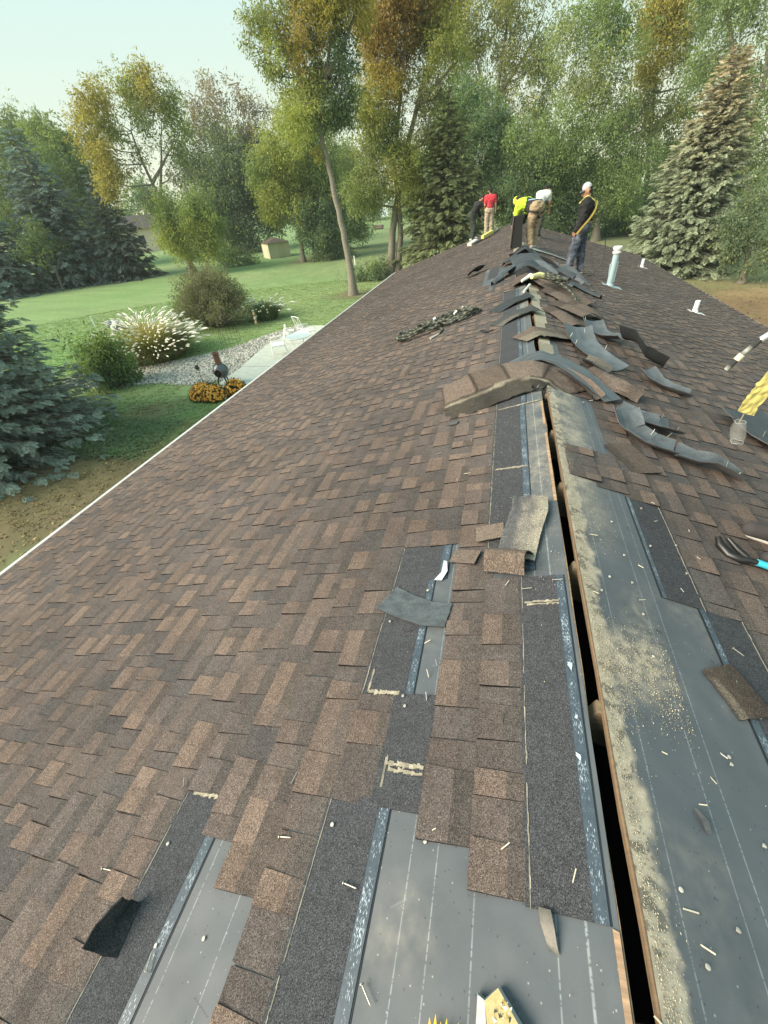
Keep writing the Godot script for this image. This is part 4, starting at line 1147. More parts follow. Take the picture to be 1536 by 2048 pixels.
func lawn_colour(x: float, z: float, n1: FastNoiseLite, n2: FastNoiseLite) -> Color:
	var a := n1.get_noise_2d(x, z)
	var e := n2.get_noise_2d(x, z)
	var grass := Color(0.185, 0.305, 0.095)
	var c := grass.lerp(Color(0.245, 0.32, 0.125), clampf(0.5 + a, 0, 1))
	# drier, browner grass towards the meadow and on the right side of the house
	var dry := clampf((-z - 34.0) / 30.0, 0, 1) * clampf((x + 34.0) / 22.0, 0, 1)
	dry = maxf(dry, clampf((x - 3.0) / 4.0, 0, 1))
	c = c.lerp(Color(0.225, 0.21, 0.10), dry * (0.7 + 0.3 * e))
	# leaf litter by the right eave
	var litter := clampf((x - 6.0) / 3.0, 0, 1) * clampf((34.0 + z) / 7.0, 0, 1)
	c = c.lerp(Color(0.33, 0.19, 0.085) * (0.8 + 0.5 * e), litter * 0.9)
	# bare earth under the near spruce and along the wall
	var d := Vector2(x + 13.2, (z + 6.4) * 0.72).length()
	var soil := clampf((4.9 - d + 1.6 * e) / 1.7, 0, 1)
	if z > -11.5: soil = maxf(soil, clampf((x + 11.5 + e) / 1.2, 0, 1) * clampf((11.4 + z) / 2.0, 0, 1))
	c = c.lerp(Color(0.150, 0.108, 0.062).lerp(Color(0.2, 0.15, 0.07), clampf(0.5 + e, 0, 1)), soil * 0.92)
	# worn earth at the tall trunks
	for q in [Vector2(-11.6, -33.6), Vector2(-10.1, -40.7), Vector2(-40.0, -53.0), Vector2(-26.0, -57.6)]:
		c = c.lerp(Color(0.16, 0.12, 0.065), clampf(1.0 - Vector2(x, z).distance_to(q) / 2.6 + 0.4 * e, 0, 0.8))
	return c


func ground() -> void:
	var b := MB.new()
	var n1 := noise(0.05, 401, 3)
	var n2 := noise(0.33, 402, 4)
	var xs := []
	var zs := []
	var x := -26.0
	while x < 24.0:
		xs.append(x); x += 0.6
	var st := 0.9
	while x < 330.0:
		xs.append(x); x += st; st *= 1.25
	x = -26.6; st = 0.9
	while x > -330.0:
		xs.insert(0, x); x -= st; st *= 1.12
	var z := 8.0
	while z > -46.0:
		zs.append(z); z -= 0.6
	st = 0.9
	while z > -340.0:
		zs.append(z); z -= st; st *= 1.09
	zs.insert(0, 30.0); zs.insert(0, 90.0); zs.insert(0, 200.0)
	for zz in zs:
		for xx in xs:
			b.v.append(Vector3(xx, 0.0, zz)); b.n.append(Vector3.UP); b.t.append(Vector2(xx, zz)); b.c.append(lawn_colour(xx, zz, n1, n2) * (1.0 + 0.25 * n2.get_noise_2d(xx * 1.7, zz * 1.7)))
	var w := xs.size()
	for r in zs.size() - 1:
		for q in w - 1:
			var a := r * w + q
			# rows run towards -z: clockwise from above
			b.i.append_array([a, a + w, a + 1, a + 1, a + w, a + w + 1])
	tag(obj("lawn", b, M.lawn), "mown green lawn round the house turning brown on the right", "lawn", "", "structure")
	# grass blades over the part of the lawn that the picture shows near enough
	var tuft := MB.new()
	for k in 9:
		var a := rf(0, TAU)
		var o := Vector3(cos(a), 0, sin(a)) * rf(0, 0.14)
		var tip := Vector3(cos(a) * rf(0.02, 0.1), rf(0.03, 0.065), sin(a) * rf(0.02, 0.1))
		var side := Vector3(-sin(a), 0, cos(a)) * 0.014
		tuft.tri(o - side, o + side, o + tip, grey(rf(0.8, 1.2)))
	var xf := []
	var cs := []
	for k in 40000:
		var d := 4.0 + 34.0 * pow(rng.randf(), 0.9)
		var an := deg_to_rad(rf(-12, 78))
		var p := Vector3(-7.0 - sin(an) * d, 0, -4.0 - cos(an) * d)
		if p.x > -6.4 or inside(Vector2(p.x, p.z), GRAVEL): continue
		if p.x > -13.5 and p.z > -23 and p.z < -13.6: continue
		var s := 0.8 + d * 0.012
		var c := lawn_colour(p.x, p.z, n1, n2)
		if c.g < c.r * 1.05 and rng.randf() < 0.75: continue
		xf.append(Transform3D(Basis(Vector3.UP, rf(0, TAU)).scaled(Vector3(s, s * 0.75, s)), p))
		cs.append(c * rf(1.0, 1.3))
	tag(many("grass", tuft.mesh(), M.needle, xf, cs, self, Vector3.ZERO), "short green grass blades of the mown lawn", "grass", "", "stuff")
	# fallen leaves and twigs on the bare earth
	xf = []
	cs = []
	var lf := MB.new()
	leaf(lf, Vector3.ZERO, Vector3(1, 0.12, 0).normalized(), Vector3.BACK, 0.10, 0.07, Color.WHITE)
	for k in 9000:
		var p := Vector3(rf(-19, -6.5), 0.012, rf(-13, 0.5)) if k % 3 else Vector3(rf(7, 17), 0.012, rf(-36, -16))
		if k % 3 and Vector2(p.x + 13.2, (p.z + 6.4) * 0.72).length() > 5.0 + rf(-1, 1) and not (p.x > -11 and p.z > -11): continue
		xf.append(Transform3D(Basis.from_euler(Vector3(rf(-0.4, 0.4), rf(0, TAU), rf(-0.4, 0.4))).scaled(Vector3.ONE * rf(0.5, 1.2)), p))
		cs.append([Color(0.24, 0.17, 0.08), Color(0.12, 0.085, 0.05), Color(0.32, 0.22, 0.1), Color(0.15, 0.15, 0.06)][rng.randi() % 4] * rf(0.6, 1.2))
	tag(many("leaf_litter", lf.mesh(), M.needle, xf, cs, self, Vector3.ZERO), "fallen brown leaves strewn over the bare earth", "leaf litter", "", "stuff")
	# patio, gravel bed
	b = MB.new()
	for q in [[[-11.9, -13.9], [-9.0, -13.9], [-9.0, -16.9], [-12.0, -17.0]], [[-12.05, -17.05], [-9.0, -16.95], [-9.0, -20.5], [-12.5, -20.5]], [[-12.5, -20.55], [-9.0, -20.55], [-9.0, -24.0], [-11.5, -24.3]]]:
		patch(b, q, 0.07, Color(0.56, 0.58, 0.50))
		for k in 4:
			var p: Array = q[k]
			var e: Array = q[(k + 1) % 4]
			b.quad(Vector3(p[0], -0.02, p[1]), Vector3(e[0], -0.02, e[1]), Vector3(e[0], 0.07, e[1]), Vector3(p[0], 0.07, p[1]), Color(0.45, 0.46, 0.4))
	tag(obj("patio", b, M.concrete), "pale concrete patio slabs beside the left eave", "patio", "", "structure")
	b = MB.new()
	patch(b, blob(GRAVEL, 9), 0.012, Color(0.34, 0.33, 0.28))
	tag(obj("gravel_bed", b, M.dust), "bed of pale stones curving round the plumed grass", "gravel bed", "", "structure")
	var st3 := MB.new()
	st3.ball(Vector3(0, 0.02, 0), Vector3(0.07, 0.045, 0.055), Basis(), Color.WHITE, 4, 6)
	xf = []
	cs = []
	for k in 20000:
		var p := Vector2(rf(-21.5, -11.6), rf(-25.2, -14.2))
		if not inside(p, GRAVEL): continue
		xf.append(Transform3D(Basis.from_euler(Vector3(rf(-0.3, 0.3), rf(0, TAU), 0)).scaled(Vector3.ONE * rf(0.4, 1.1)), Vector3(p.x, 0.012, p.y)))
		cs.append(Color(0.46, 0.44, 0.38) * rf(0.5, 1.3))
	tag(many("gravel", st3.mesh(), M.wall, xf, cs, self, Vector3.ZERO), "pale rounded stones of the garden bed", "gravel", "", "stuff")
	# creeping plants in front of the lawn's bare patch
	xf = []
	cs = []
	for k in 700:
		var p := Vector3(rf(-15.2, -11.2), 0.06, rf(-11.2, -8.6))
		xf.append(Transform3D(Basis.from_euler(Vector3(0, rf(0, TAU), 0)).scaled(Vector3(0.55, 0.2, 0.55)), p))
		cs.append(Color(0.2, 0.28, 0.15) * rf(0.8, 1.2))
	ground_cover = [xf, cs]


var ground_cover := []


func hair_grass(called: String, label: String, at: Vector3, r: float, tall: float, blades: int, plumes: int, low: Color, top: Color) -> void:
	var o := thing(called, label, "ornamental grass", at, "clumps of plumed ornamental grass")
	var b := MB.new()
	var pl := MB.new()
	for k in blades + plumes:
		var plume := k >= blades
		var a := rf(0, TAU)
		var base := at + Vector3(cos(a), 0, sin(a)) * sqrt(rng.randf()) * r * 0.5
		var out := (base - at) * 2.0 / r
		var lean := Vector3(out.x, 0, out.z) * rf(0.5, 1.0) * tall * 0.7 + Vector3(rf(-0.2, 0.2), 0, rf(-0.2, 0.2))
		var h := tall * (rf(0.5, 1.05) if plume else rf(0.55, 0.95)) * (1.0 - 0.5 * out.length_squared())
		var mid := base + lean * 0.35 + Vector3(0, h * 0.72, 0)
		var tip := base + lean * 1.05 + Vector3(0, h * (1.0 if plume else 0.86), 0)
		var w := 0.012 if plume else 0.016
		var side := Vector3(-sin(a), 0, cos(a)) * w
		var c := low.lerp(top, clampf(1.0 - out.length() * 0.8 + rf(-0.3, 0.3), 0, 1)) * rf(0.75, 1.25)
		b.quad(base - side, base + side, mid + side, mid - side, c)
		b.tri(mid - side, mid + side, tip, c)
		if plume:
			var d := (tip - mid).normalized()
			var e := tip + (d + Vector3(lean.x, -0.35, lean.z).normalized() * 0.8).normalized() * rf(0.18, 0.32)
			pl.tube([tip - d * 0.08, tip.lerp(e, 0.35), tip.lerp(e, 0.75), e], [0.012, 0.036, 0.032, 0.006], 5, [Color(0.70, 0.68, 0.57) * rf(0.8, 1.2)], false)
	tag(obj("blades", b, M.leaf, o), "", "", "", "stuff")
	tag(obj("plumes", pl, M.needle, o), "", "", "", "stuff")


func bush(label: String, at: Vector3, r: float, tall: float, twig: Color, green: Color, n: int) -> void:
	var o := thing("bush", label, "bush", at)
	var b := MB.new()
	var xf := []
	var cs := []
	for k in n:
		var a := rf(0, TAU)
		var d := Vector3(cos(a), 0, sin(a))
		var reach := sqrt(rng.randf()) * r
		var tip := at + d * reach + Vector3(0, tall * sqrt(maxf(0.08, 1.0 - pow(reach / r, 2.0))) * rf(0.72, 1.05), 0)
		var mid := at + d * reach * rf(0.35, 0.6) + Vector3(0, tip.y * rf(0.42, 0.55), 0)
		b.tube([at + d * rf(0, 0.35), mid, tip], [0.022, 0.014, 0.004], 4, [twig * rf(0.8, 1.2)], false)
		for j in 7:
			var f := rf(0.35, 1.0)
			var p := (mid.lerp(tip, (f - 0.35) / 0.65)) + Vector3(rf(-1, 1), rf(-1, 1), rf(-1, 1)) * 0.2
			var e := p + Vector3(rf(-1, 1), rf(-0.1, 1), rf(-1, 1)).normalized() * rf(0.2, 0.45)
			b.tube([p, e], [0.006, 0.002], 3, [twig * rf(0.8, 1.2)], false)
			if rng.randf() < 0.62:
				xf.append(Transform3D(Basis.from_euler(Vector3(rf(-0.6, 0.6), rf(0, TAU), 0)).scaled(Vector3.ONE * rf(0.35, 0.7)), e))
				cs.append(green * rf(0.7, 1.3))
	obj("branches", b, M.bark, o)
	tag(many("foliage", clumps[1], M.leaf, xf, cs, o, at), "", "", "", "stuff")


func flower_mound(label: String, at: Vector3, r: float, tall: float) -> void:
	var o := thing("flower_mound", label, "flowers", at, "rounded mounds of orange flowers")
	var xf := []
	var cs := []
	var bl := MB.new()
	for k in 420:
		var d := Vector3(rng.randfn(), absf(rng.randfn()), rng.randfn()).normalized()
		var p := at + Vector3(d.x * r, d.y * tall, d.z * r) * rf(0.72, 0.98)
		xf.append(Transform3D(Basis.from_euler(Vector3(rf(-0.6, 0.6), rf(0, TAU), 0)).scaled(Vector3.ONE * 0.28), p))
		cs.append(Color(0.075, 0.085, 0.04) * rf(0.7, 1.3))
	tag(many("foliage", clumps[2], M.leaf, xf, cs, o, at), "", "", "", "stuff")
	for k in 340:
		var d := Vector3(rng.randfn(), absf(rng.randfn()) + 0.1, rng.randfn()).normalized()
		var p := at + Vector3(d.x * r, d.y * tall, d.z * r) * rf(0.95, 1.06)
		var y := d
		var x := y.cross(Vector3(0.3, 0.2, 1)).normalized()
		bl.ball(p, Vector3(0.044, 0.02, 0.044) * rf(0.8, 1.25), Basis(x, y, x.cross(y)), Color(0.86, 0.33, 0.03).lerp(Color(0.86, 0.48, 0.09), rng.randf()) * rf(0.8, 1.1), 4, 7)
	tag(obj("blossoms", bl, M.cloth, o), "", "", "", "stuff")


func garden() -> void:
	tag(many("ground_cover", clumps[3], M.leaf, ground_cover[0], ground_cover[1], self, Vector3.ZERO), "patch of creeping green plants on the lawn beside the near spruce", "ground cover", "", "stuff")
	hair_grass("ornamental_grass", "large clump of golden ornamental grass with white plumes beside the gravel", Vector3(-18.2, 0, -18.6), 3.1, 2.25, 4200, 620, Color(0.22, 0.27, 0.13), Color(0.50, 0.43, 0.18))
	hair_grass("ornamental_grass", "smaller green clump of ornamental grass right of the twiggy bush", Vector3(-15.6, 0, -26.6), 1.5, 1.6, 1100, 70, Color(0.17, 0.23, 0.12), Color(0.22, 0.28, 0.14))
	bush("large twiggy grey-brown bush behind the plumed grass", Vector3(-18.3, 0, -25.0), 2.7, 3.5, Color(0.27, 0.225, 0.17), Color(0.20, 0.21, 0.115), 330)
	flower_mound("broad mound of orange flowers in front of the chiminea, left one", Vector3(-11.75, 0.05, -13.45), 0.5, 0.52)
	flower_mound("mound of orange flowers in front of the chiminea's left leg", Vector3(-11.15, 0.05, -13.35), 0.46, 0.5)
	flower_mound("mound of orange flowers touching the roof eave right of the chiminea", Vector3(-10.55, 0.05, -13.95), 0.42, 0.5)
	var b := MB.new()
	for k in 11:   # low stone edging in front of the flowers
		var a := PI * 0.16 * k / 10.0
		b.ball(Vector3(-12.3 + 0.16 * k, 0.05, -13.05 + 0.25 * pow(absf(k - 5) / 5.0, 2) * -1.0), Vector3(0.09, 0.06, 0.06), Basis(Vector3.UP, a + k), Color(0.48, 0.44, 0.36) * rf(0.8, 1.1), 5, 8)
	tag(obj("stone_edging", b, M.wall, self, Vector3(-11.5, 0, -13.1)), "low pale stone edging in front of the orange flowers", "edging", "", "")
	chiminea(Vector3(-11.55, 0.07, -14.75))
	trellis(Vector3(-14.0, 0, -19.6))
	lantern_stake(Vector3(-12.8, 0, -14.95))
	chair("white metal patio chair leaning back at the left of the glass table", Vector3(-10.75, 0.07, -18.55), 2.1)
	chair("white metal patio chair half hidden behind the roof eave beyond the table", Vector3(-10.2, 0.07, -20.9), -0.6)
	table(Vector3(-10.0, 0.07, -19.3))
	urn(Vector3(-11.4, 0.07, -21.3))
	totem(Vector3(-15.15, 0, -24.4))
	stones(Vector3(-26.4, 0, -24.9))
	b = MB.new()
	b.bar(Vector3(-29.3, 0, -25.8), Vector3(-29.45, 0.75, -25.9), 0.07, 0.07, Color(0.75, 0.76, 0.72))
	tag(obj("stake", b, M.paint, self, Vector3(-29.3, 0, -25.8)), "short white marker stake standing alone in the lawn", "stake")
	b = MB.new()
	b.bar(Vector3(-16.0, 0, -48.6), Vector3(-16.05, 1.15, -48.6), 0.09, 0.09, Color(0.74, 0.74, 0.70))
	tag(obj("fence_post", b, M.paint, self, Vector3(-16.0, 0, -48.6)), "short white post beside the vine mound at the twin trunks", "post")
	b = MB.new()
	b.bar(Vector3(-8.4, 0, -45.5), Vector3(-8.4, 1.4, -45.5), 0.12, 0.12, Color(0.76, 0.76, 0.72))
	b.ball(Vector3(-8.4, 1.45, -45.5), Vector3(0.1, 0.1, 0.1), Basis(), Color(0.76, 0.76, 0.72), 5, 8)
	tag(obj("fence_post", b, M.paint, self, Vector3(-8.4, 0, -45.5)), "white round-topped post just right of the twin trunks", "post")
	shed(Vector3(-34.0, 0, -66.4))
	far_houses()
	var n := 0
	for q in [[-33.6, -109.7, 1.6], [-36.5, -112.0, 1.1], [-29.5, -112.0, 1.0]]:
		b = MB.new()
		for k in 5:
			var z: float = q[1] + rf(-0.6, 0.6)
			b.tube([Vector3(q[0] - q[2] + rf(-0.3, 0.3), 0.25 + 0.35 * (k % 2), z), Vector3(q[0] + q[2] + rf(-0.3, 0.3), 0.28 + 0.35 * (k % 2), z + 0.2)], [0.25, 0.22], 8, [Color(0.17, 0.13, 0.10)])
		tag(obj("log_pile", b, M.bark, self, Vector3(q[0], 0, q[1])), ["long low pile of logs far out in the meadow", "short pile of logs left of the long pile in the meadow", "short pile of logs right of the long pile in the meadow"][n], "logs", "log piles in the meadow")
		n += 1


func chiminea(at: Vector3) -> void:
	var o := thing("chiminea", "dark round-bellied chiminea with a rusty chimney on the patio", "fire pit", at)
	var b := MB.new()
	var up := Vector3(0, 1, 0)
	b.lathe(at, up, [[0.02, 0.30], [0.14, 0.31], [0.26, 0.40], [0.325, 0.54], [0.32, 0.66], [0.25, 0.78], [0.15, 0.86], [0.13, 0.88]], 22, Color(0.115, 0.125, 0.135))
	obj("belly", b, M.metal, o)
	b = MB.new()
	b.lathe(at, up, [[0.135, 0.86], [0.15, 0.88], [0.15, 0.92], [0.125, 0.94], [0.118, 1.26], [0.14, 1.28], [0.14, 1.32], [0.10, 1.32], [0.10, 1.25]], 20, Color(0.17, 0.085, 0.06))
	obj("chimney", b, M.cloth, o)
	for k in 3:
		var a := TAU * k / 3.0 + 0.6
		b = MB.new()
		var d := Vector3(cos(a), 0, sin(a))
		b.tube([at + d * 0.15 + Vector3(0, 0.36, 0), at + d * 0.24 + Vector3(0, 0.18, 0), at + d * 0.26], [0.04, 0.03, 0.028], 8, [Color(0.06, 0.06, 0.065)])
		obj("leg", b, M.metal, o)
	b = MB.new()
	b.lathe(at + Vector3(0.05, 0.56, 0.305), Vector3(0.15, 0.1, 1), [[0.13, 0.0], [0.145, 0.02], [0.11, 0.03], [0.0, 0.0]], 16, Color(0.02, 0.02, 0.02))
	obj("mouth", b, M.metal, o)


func trellis(at: Vector3) -> void:
	var o := thing("trellis", "thin black wire obelisk trellis between the gravel and the twiggy bush", "trellis", at)
	for k in 8:
		var a := TAU * k / 8.0
		var b := MB.new()
		var d := Vector3(cos(a), 0, sin(a))
		b.tube([at + d * 0.55, at + d * 0.5 + Vector3(0, 1.0, 0), at + d * 0.3 + Vector3(0, 1.7, 0), at + Vector3(0, 2.1, 0)], [0.007], 5, [grey(0.03)])
		obj("rod", b, M.metal, o)
	for y in [0.5, 1.0, 1.5]:
		var b := MB.new()
		var ring := []
		var r := 0.52 if y < 1.2 else 0.38
		for k in 17: ring.append(at + Vector3(cos(TAU * k / 16.0) * r, y, sin(TAU * k / 16.0) * r))
		b.tube(ring, [0.006], 5, [grey(0.03)], false)
		obj("hoop", b, M.metal, o)


func lantern_stake(at: Vector3) -> void:
	var o := thing("garden_ornament", "small dark metal garden ornament on a thin stake left of the chiminea", "ornament", at)
	var b := MB.new()
	b.tube([at, at + Vector3(0, 0.62, 0)], [0.012, 0.01], 6, [grey(0.05)])
	obj("stake", b, M.metal, o)
	b = MB.new()
	for k in 6:
		var a := TAU * k / 6.0
		leaf(b, at + Vector3(0, 0.7, 0), Vector3(cos(a), sin(a), 0.2).normalized(), Vector3(-sin(a), cos(a), 0.1).normalized(), 0.17, 0.09, Color(0.07, 0.065, 0.06))
	b.ball(at + Vector3(0, 0.7, 0.01), Vector3(0.04, 0.04, 0.03), Basis(), grey(0.07), 5, 8)
	obj("pinwheel", b, M.metal, o)


func chair(label: String, at: Vector3, turn: float, size := 1.28) -> void:
	var o := thing("patio_chair", label, "chair", at, "white metal patio chairs")
	var bs := Basis(Vector3.UP, turn).scaled(Vector3.ONE * size)
	var white := Color(0.80, 0.80, 0.76)
	var P := func(x: float, y: float, z: float) -> Vector3: return at + bs * Vector3(x, y, z)
	for s in [-1, 1]:
		var b := MB.new()
		b.tube([P.call(s * 0.27, 0, -0.26), P.call(s * 0.27, 0.42, -0.24), P.call(s * 0.28, 0.62, -0.22), P.call(s * 0.29, 0.64, 0.12), P.call(s * 0.27, 0.60, 0.24)], [0.018], 7, [white])
		obj("arm", b, M.paint, o)
		b = MB.new()
		b.tube([P.call(s * 0.26, 0, 0.34), P.call(s * 0.26, 0.42, 0.22), P.call(s * 0.26, 1.02, 0.42)], [0.018], 7, [white])
		obj("leg", b, M.paint, o)
	var b2 := MB.new()
	b2.box(P.call(0, 0.42, 0), Vector3(0.27, 0.016, 0.24), bs, white)
	obj("seat", b2, M.paint, o)
	b2 = MB.new()
	b2.tube([P.call(-0.26, 1.02, 0.42), P.call(0, 1.05, 0.43), P.call(0.26, 1.02, 0.42)], [0.018], 7, [white])
	b2.tube([P.call(-0.26, 0.56, 0.27), P.call(0.26, 0.56, 0.27)], [0.015], 7, [white])
	for s in [-1, 1]:
		b2.tube([P.call(s * 0.05, 0.56, 0.27), P.call(s * 0.06, 0.8, 0.35), P.call(s * 0.2, 1.02, 0.42)], [0.013], 6, [white])
		b2.tube([P.call(s * 0.2, 0.56, 0.27), P.call(s * 0.1, 0.75, 0.33), P.call(s * 0.06, 0.8, 0.35)], [0.012], 6, [white])
	obj("backrest", b2, M.paint, o)


func table(at: Vector3) -> void:
	var o := thing("patio_table", "round patio table with a pale blue-green glass top by the eave", "table", at)
	var b := MB.new()
	b.lathe(at, Vector3.UP, [[0.0, 0.70], [0.62, 0.70], [0.63, 0.706], [0.62, 0.712], [0.0, 0.712]], 32, Color(0.52, 0.60, 0.60))
	obj("glass_top", b, M.paint, o)
	b = MB.new()
	b.lathe(at, Vector3.UP, [[0.62, 0.68], [0.65, 0.69], [0.65, 0.72], [0.635, 0.722], [0.632, 0.69]], 32, Color(0.8, 0.8, 0.77))
	obj("rim", b, M.paint, o)
	for k in 4:
		b = MB.new()
		var d := Vector3(cos(TAU * k / 4 + 0.4), 0, sin(TAU * k / 4 + 0.4))
		b.tube([at + d * 0.5, at + d * 0.3 + Vector3(0, 0.35, 0), at + d * 0.5 + Vector3(0, 0.69, 0)], [0.016], 7, [Color(0.8, 0.8, 0.77)])
		obj("leg", b, M.paint, o)


func urn(at: Vector3) -> void:
	var o := thing("urn", "white pedestal urn planter between the two patio chairs", "planter", at)
	var b := MB.new()
	b.lathe(at, Vector3.UP, [[0.0, 0.0], [0.16, 0.0], [0.16, 0.05], [0.09, 0.09], [0.07, 0.16], [0.12, 0.20], [0.2, 0.26], [0.23, 0.38], [0.27, 0.44], [0.27, 0.48], [0.23, 0.48], [0.2, 0.40], [0.0, 0.38]], 24, Color(0.78, 0.77, 0.72))
	obj("bowl", b, M.wall, o)
	b = MB.new()
	b.lathe(at, Vector3.UP, [[0.0, 0.42], [0.2, 0.42], [0.2, 0.40]], 16, Color(0.09, 0.07, 0.05))
	obj("soil", b, M.dust, o)


func totem(at: Vector3) -> void:
	var o := thing("garden_totem", "narrow tan garden totem standing in the lawn near the small grass clump", "ornament", at)
	var b := MB.new()
	b.tube([at, at + Vector3(0, 0.2, 0)], [0.03, 0.03], 8, [Color(0.35, 0.3, 0.22)])
	obj("stake", b, M.wood, o)
	for k in 3:
		b = MB.new()
		var y := 0.2 + 0.24 * k
		b.lathe(at, Vector3.UP, [[0.0, y], [0.07, y + 0.01], [0.09, y + 0.1], [0.06, y + 0.2], [0.03, y + 0.24], [0.0, y + 0.24]], 12, [Color(0.42, 0.33, 0.2), Color(0.55, 0.48, 0.36), Color(0.35, 0.27, 0.17)][k])
		obj("bead", b, M.wall, o)


func stones(at: Vector3) -> void:
	var o := thing("garden_rocks", "small heap of grey garden rocks behind the plumed grass", "rocks", at)
	for k in 6:
		var b := MB.new()
		var p := at + Vector3(rf(-0.6, 0.6), 0.18 + 0.22 * (k % 2), rf(-0.4, 0.4))
		b.ball(p, Vector3(rf(0.25, 0.42), rf(0.18, 0.3), rf(0.2, 0.35)), Basis.from_euler(Vector3(rf(-1, 1), rf(0, 3), rf(-1, 1))), Color(0.40, 0.41, 0.39) * rf(0.7, 1.2), 5, 7)
		obj("rock", b, M.wall, o)


func shed(at: Vector3) -> void:
	var o := thing("shed", "small cream garden shed with a brown hipped roof under the trees", "shed", at)
	var bs := Basis(Vector3.UP, 0.75)
	var b := MB.new()
	b.box(at + Vector3(0, 0.95, 0), Vector3(1.55, 0.95, 1.75), bs, Color(0.66, 0.60, 0.42))
	obj("wall", b, M.wall, o)
	for s in [[-1, -1], [1, -1], [1, 1], [-1, 1]]:
		b = MB.new()
		b.box(at + bs * Vector3(s[0] * 1.56, 0.95, s[1] * 1.76), Vector3(0.05, 0.95, 0.05), bs, Color(0.72, 0.66, 0.48))
		obj("corner_trim", b, M.wall, o)
	b = MB.new()
	var e := []
	for q in [[-1.75, 1.95], [1.75, 1.95], [1.75, -1.95], [-1.75, -1.95]]: e.append(at + bs * Vector3(q[0], 1.9, q[1]))
	var tops := [at + bs * Vector3(0, 2.5, 0.5), at + bs * Vector3(0, 2.5, -0.5)]
	var brown := Color(0.2, 0.155, 0.12)
	b.tri(e[0], e[1], tops[0], brown); b.tri(e[2], e[3], tops[1], brown)
	b.quad(e[1], e[2], tops[1], tops[0], brown); b.quad(e[3], e[0], tops[0], tops[1], brown)
	b.quad(e[3], e[2], e[1], e[0], brown)
	obj("roof", b, M.shingle, o)
	b = MB.new()
	b.box(at + bs * Vector3(0.3, 0.9, 1.76), Vector3(0.5, 0.85, 0.02), bs, Color(0.60, 0.54, 0.37))
	obj("door", b, M.wall, o)


func far_houses() -> void:
	# beige house wall seen through the spruces on the left
	var at := Vector3(-92, 0, -104)
	var o := thing("far_house", "long beige house wall half hidden behind the dark hanging spruce", "house", at)
	var bs := Basis(Vector3.UP, 0.75)
	var b := MB.new()
	b.box(at + Vector3(0, 2.4, 0), Vector3(13, 2.4, 5), bs, Color(0.76, 0.60, 0.47))
	obj("wall", b, M.wall, o)
	b = MB.new()
	var p := []
	for q in [[-13.8, 5.8], [13.8, 5.8], [13.8, -5.8], [-13.8, -5.8]]: p.append(at + bs * Vector3(q[0], 4.8, q[1]))
	var t0 := at + bs * Vector3(-13.8, 7.4, 0)
	var t1 := at + bs * Vector3(13.8, 7.4, 0)
	b.quad(p[0], p[1], t1, t0, Color(0.16, 0.13, 0.12)); b.quad(p[2], p[3], t0, t1, Color(0.16, 0.13, 0.12)); b.quad(p[3], p[2], p[1], p[0], Color(0.5, 0.45, 0.4))
	b.tri(p[1], p[2], t1, Color(0.5, 0.4, 0.32)); b.tri(p[3], p[0], t0, Color(0.5, 0.4, 0.32))
	obj("roof", b, M.shingle, o)
	for k in 4:
		b = MB.new()
		b.box(at + bs * Vector3(-9 + 5.5 * k, 2.6, 5.01), Vector3(0.7, 0.8, 0.03), bs, Color(0.07, 0.08, 0.1))
		obj("window", b, M.metal, o)
	# pale building beyond the meadow
	at = Vector3(-44, 0, -190)
	o = thing("far_building", "pale blue-white building beyond the meadow right of the twin trunks", "building", at)
	b = MB.new()
	b.box(at + Vector3(0, 3.0, 0), Vector3(9, 3.0, 5), Basis(Vector3.UP, 0.1), Color(0.62, 0.70, 0.72))
	obj("wall", b, M.wall, o)
	b = MB.new()
	b.box(at + Vector3(0, 6.1, 0), Vector3(9.5, 0.15, 5.5), Basis(Vector3.UP, 0.1), Color(0.4, 0.42, 0.42))
	obj("roof", b, M.wall, o)
	for k in 3:
		b = MB.new()
		b.box(at + Basis(Vector3.UP, 0.1) * Vector3(-5 + 5 * k, 2.2, 5.01), Vector3(1.0, 2.1, 0.03), Basis(Vector3.UP, 0.1), Color(0.3, 0.34, 0.36))
		obj("door", b, M.wall, o)
	# parked vehicle glimpsed through the spruces at the far left
	at = Vector3(-92, 0, -71)
	o = thing("parked_truck", "white vehicle with a blue patch glimpsed between the left spruces", "vehicle", at)
	bs = Basis(Vector3.UP, 0.9)
	b = MB.new()
	b.box(at + Vector3(0, 0.95, 0), Vector3(2.6, 0.45, 0.95), bs, Color(0.7, 0.72, 0.72))
	b.box(at + bs * Vector3(0.2, 1.65, 0), Vector3(1.2, 0.3, 0.85), bs, Color(0.7, 0.72, 0.72))
	obj("body", b, M.paint, o)
	b = MB.new()
	b.box(at + bs * Vector3(-1.6, 1.6, 0), Vector3(0.55, 0.3, 0.8), bs, Color(0.12, 0.18, 0.5))
	obj("load", b, M.cloth, o)
	for q in [[-1.7, 0.9], [1.7, 0.9], [-1.7, -0.9], [1.7, -0.9]]:
		b = MB.new()
		b.lathe(at + bs * Vector3(q[0], 0.38, q[1] - 0.1), bs * Vector3(0, 0, 1), [[0.0, 0.0], [0.38, 0.0], [0.38, 0.2], [0.0, 0.2]], 16, grey(0.03))
		obj("wheel", b, M.plastic, o)


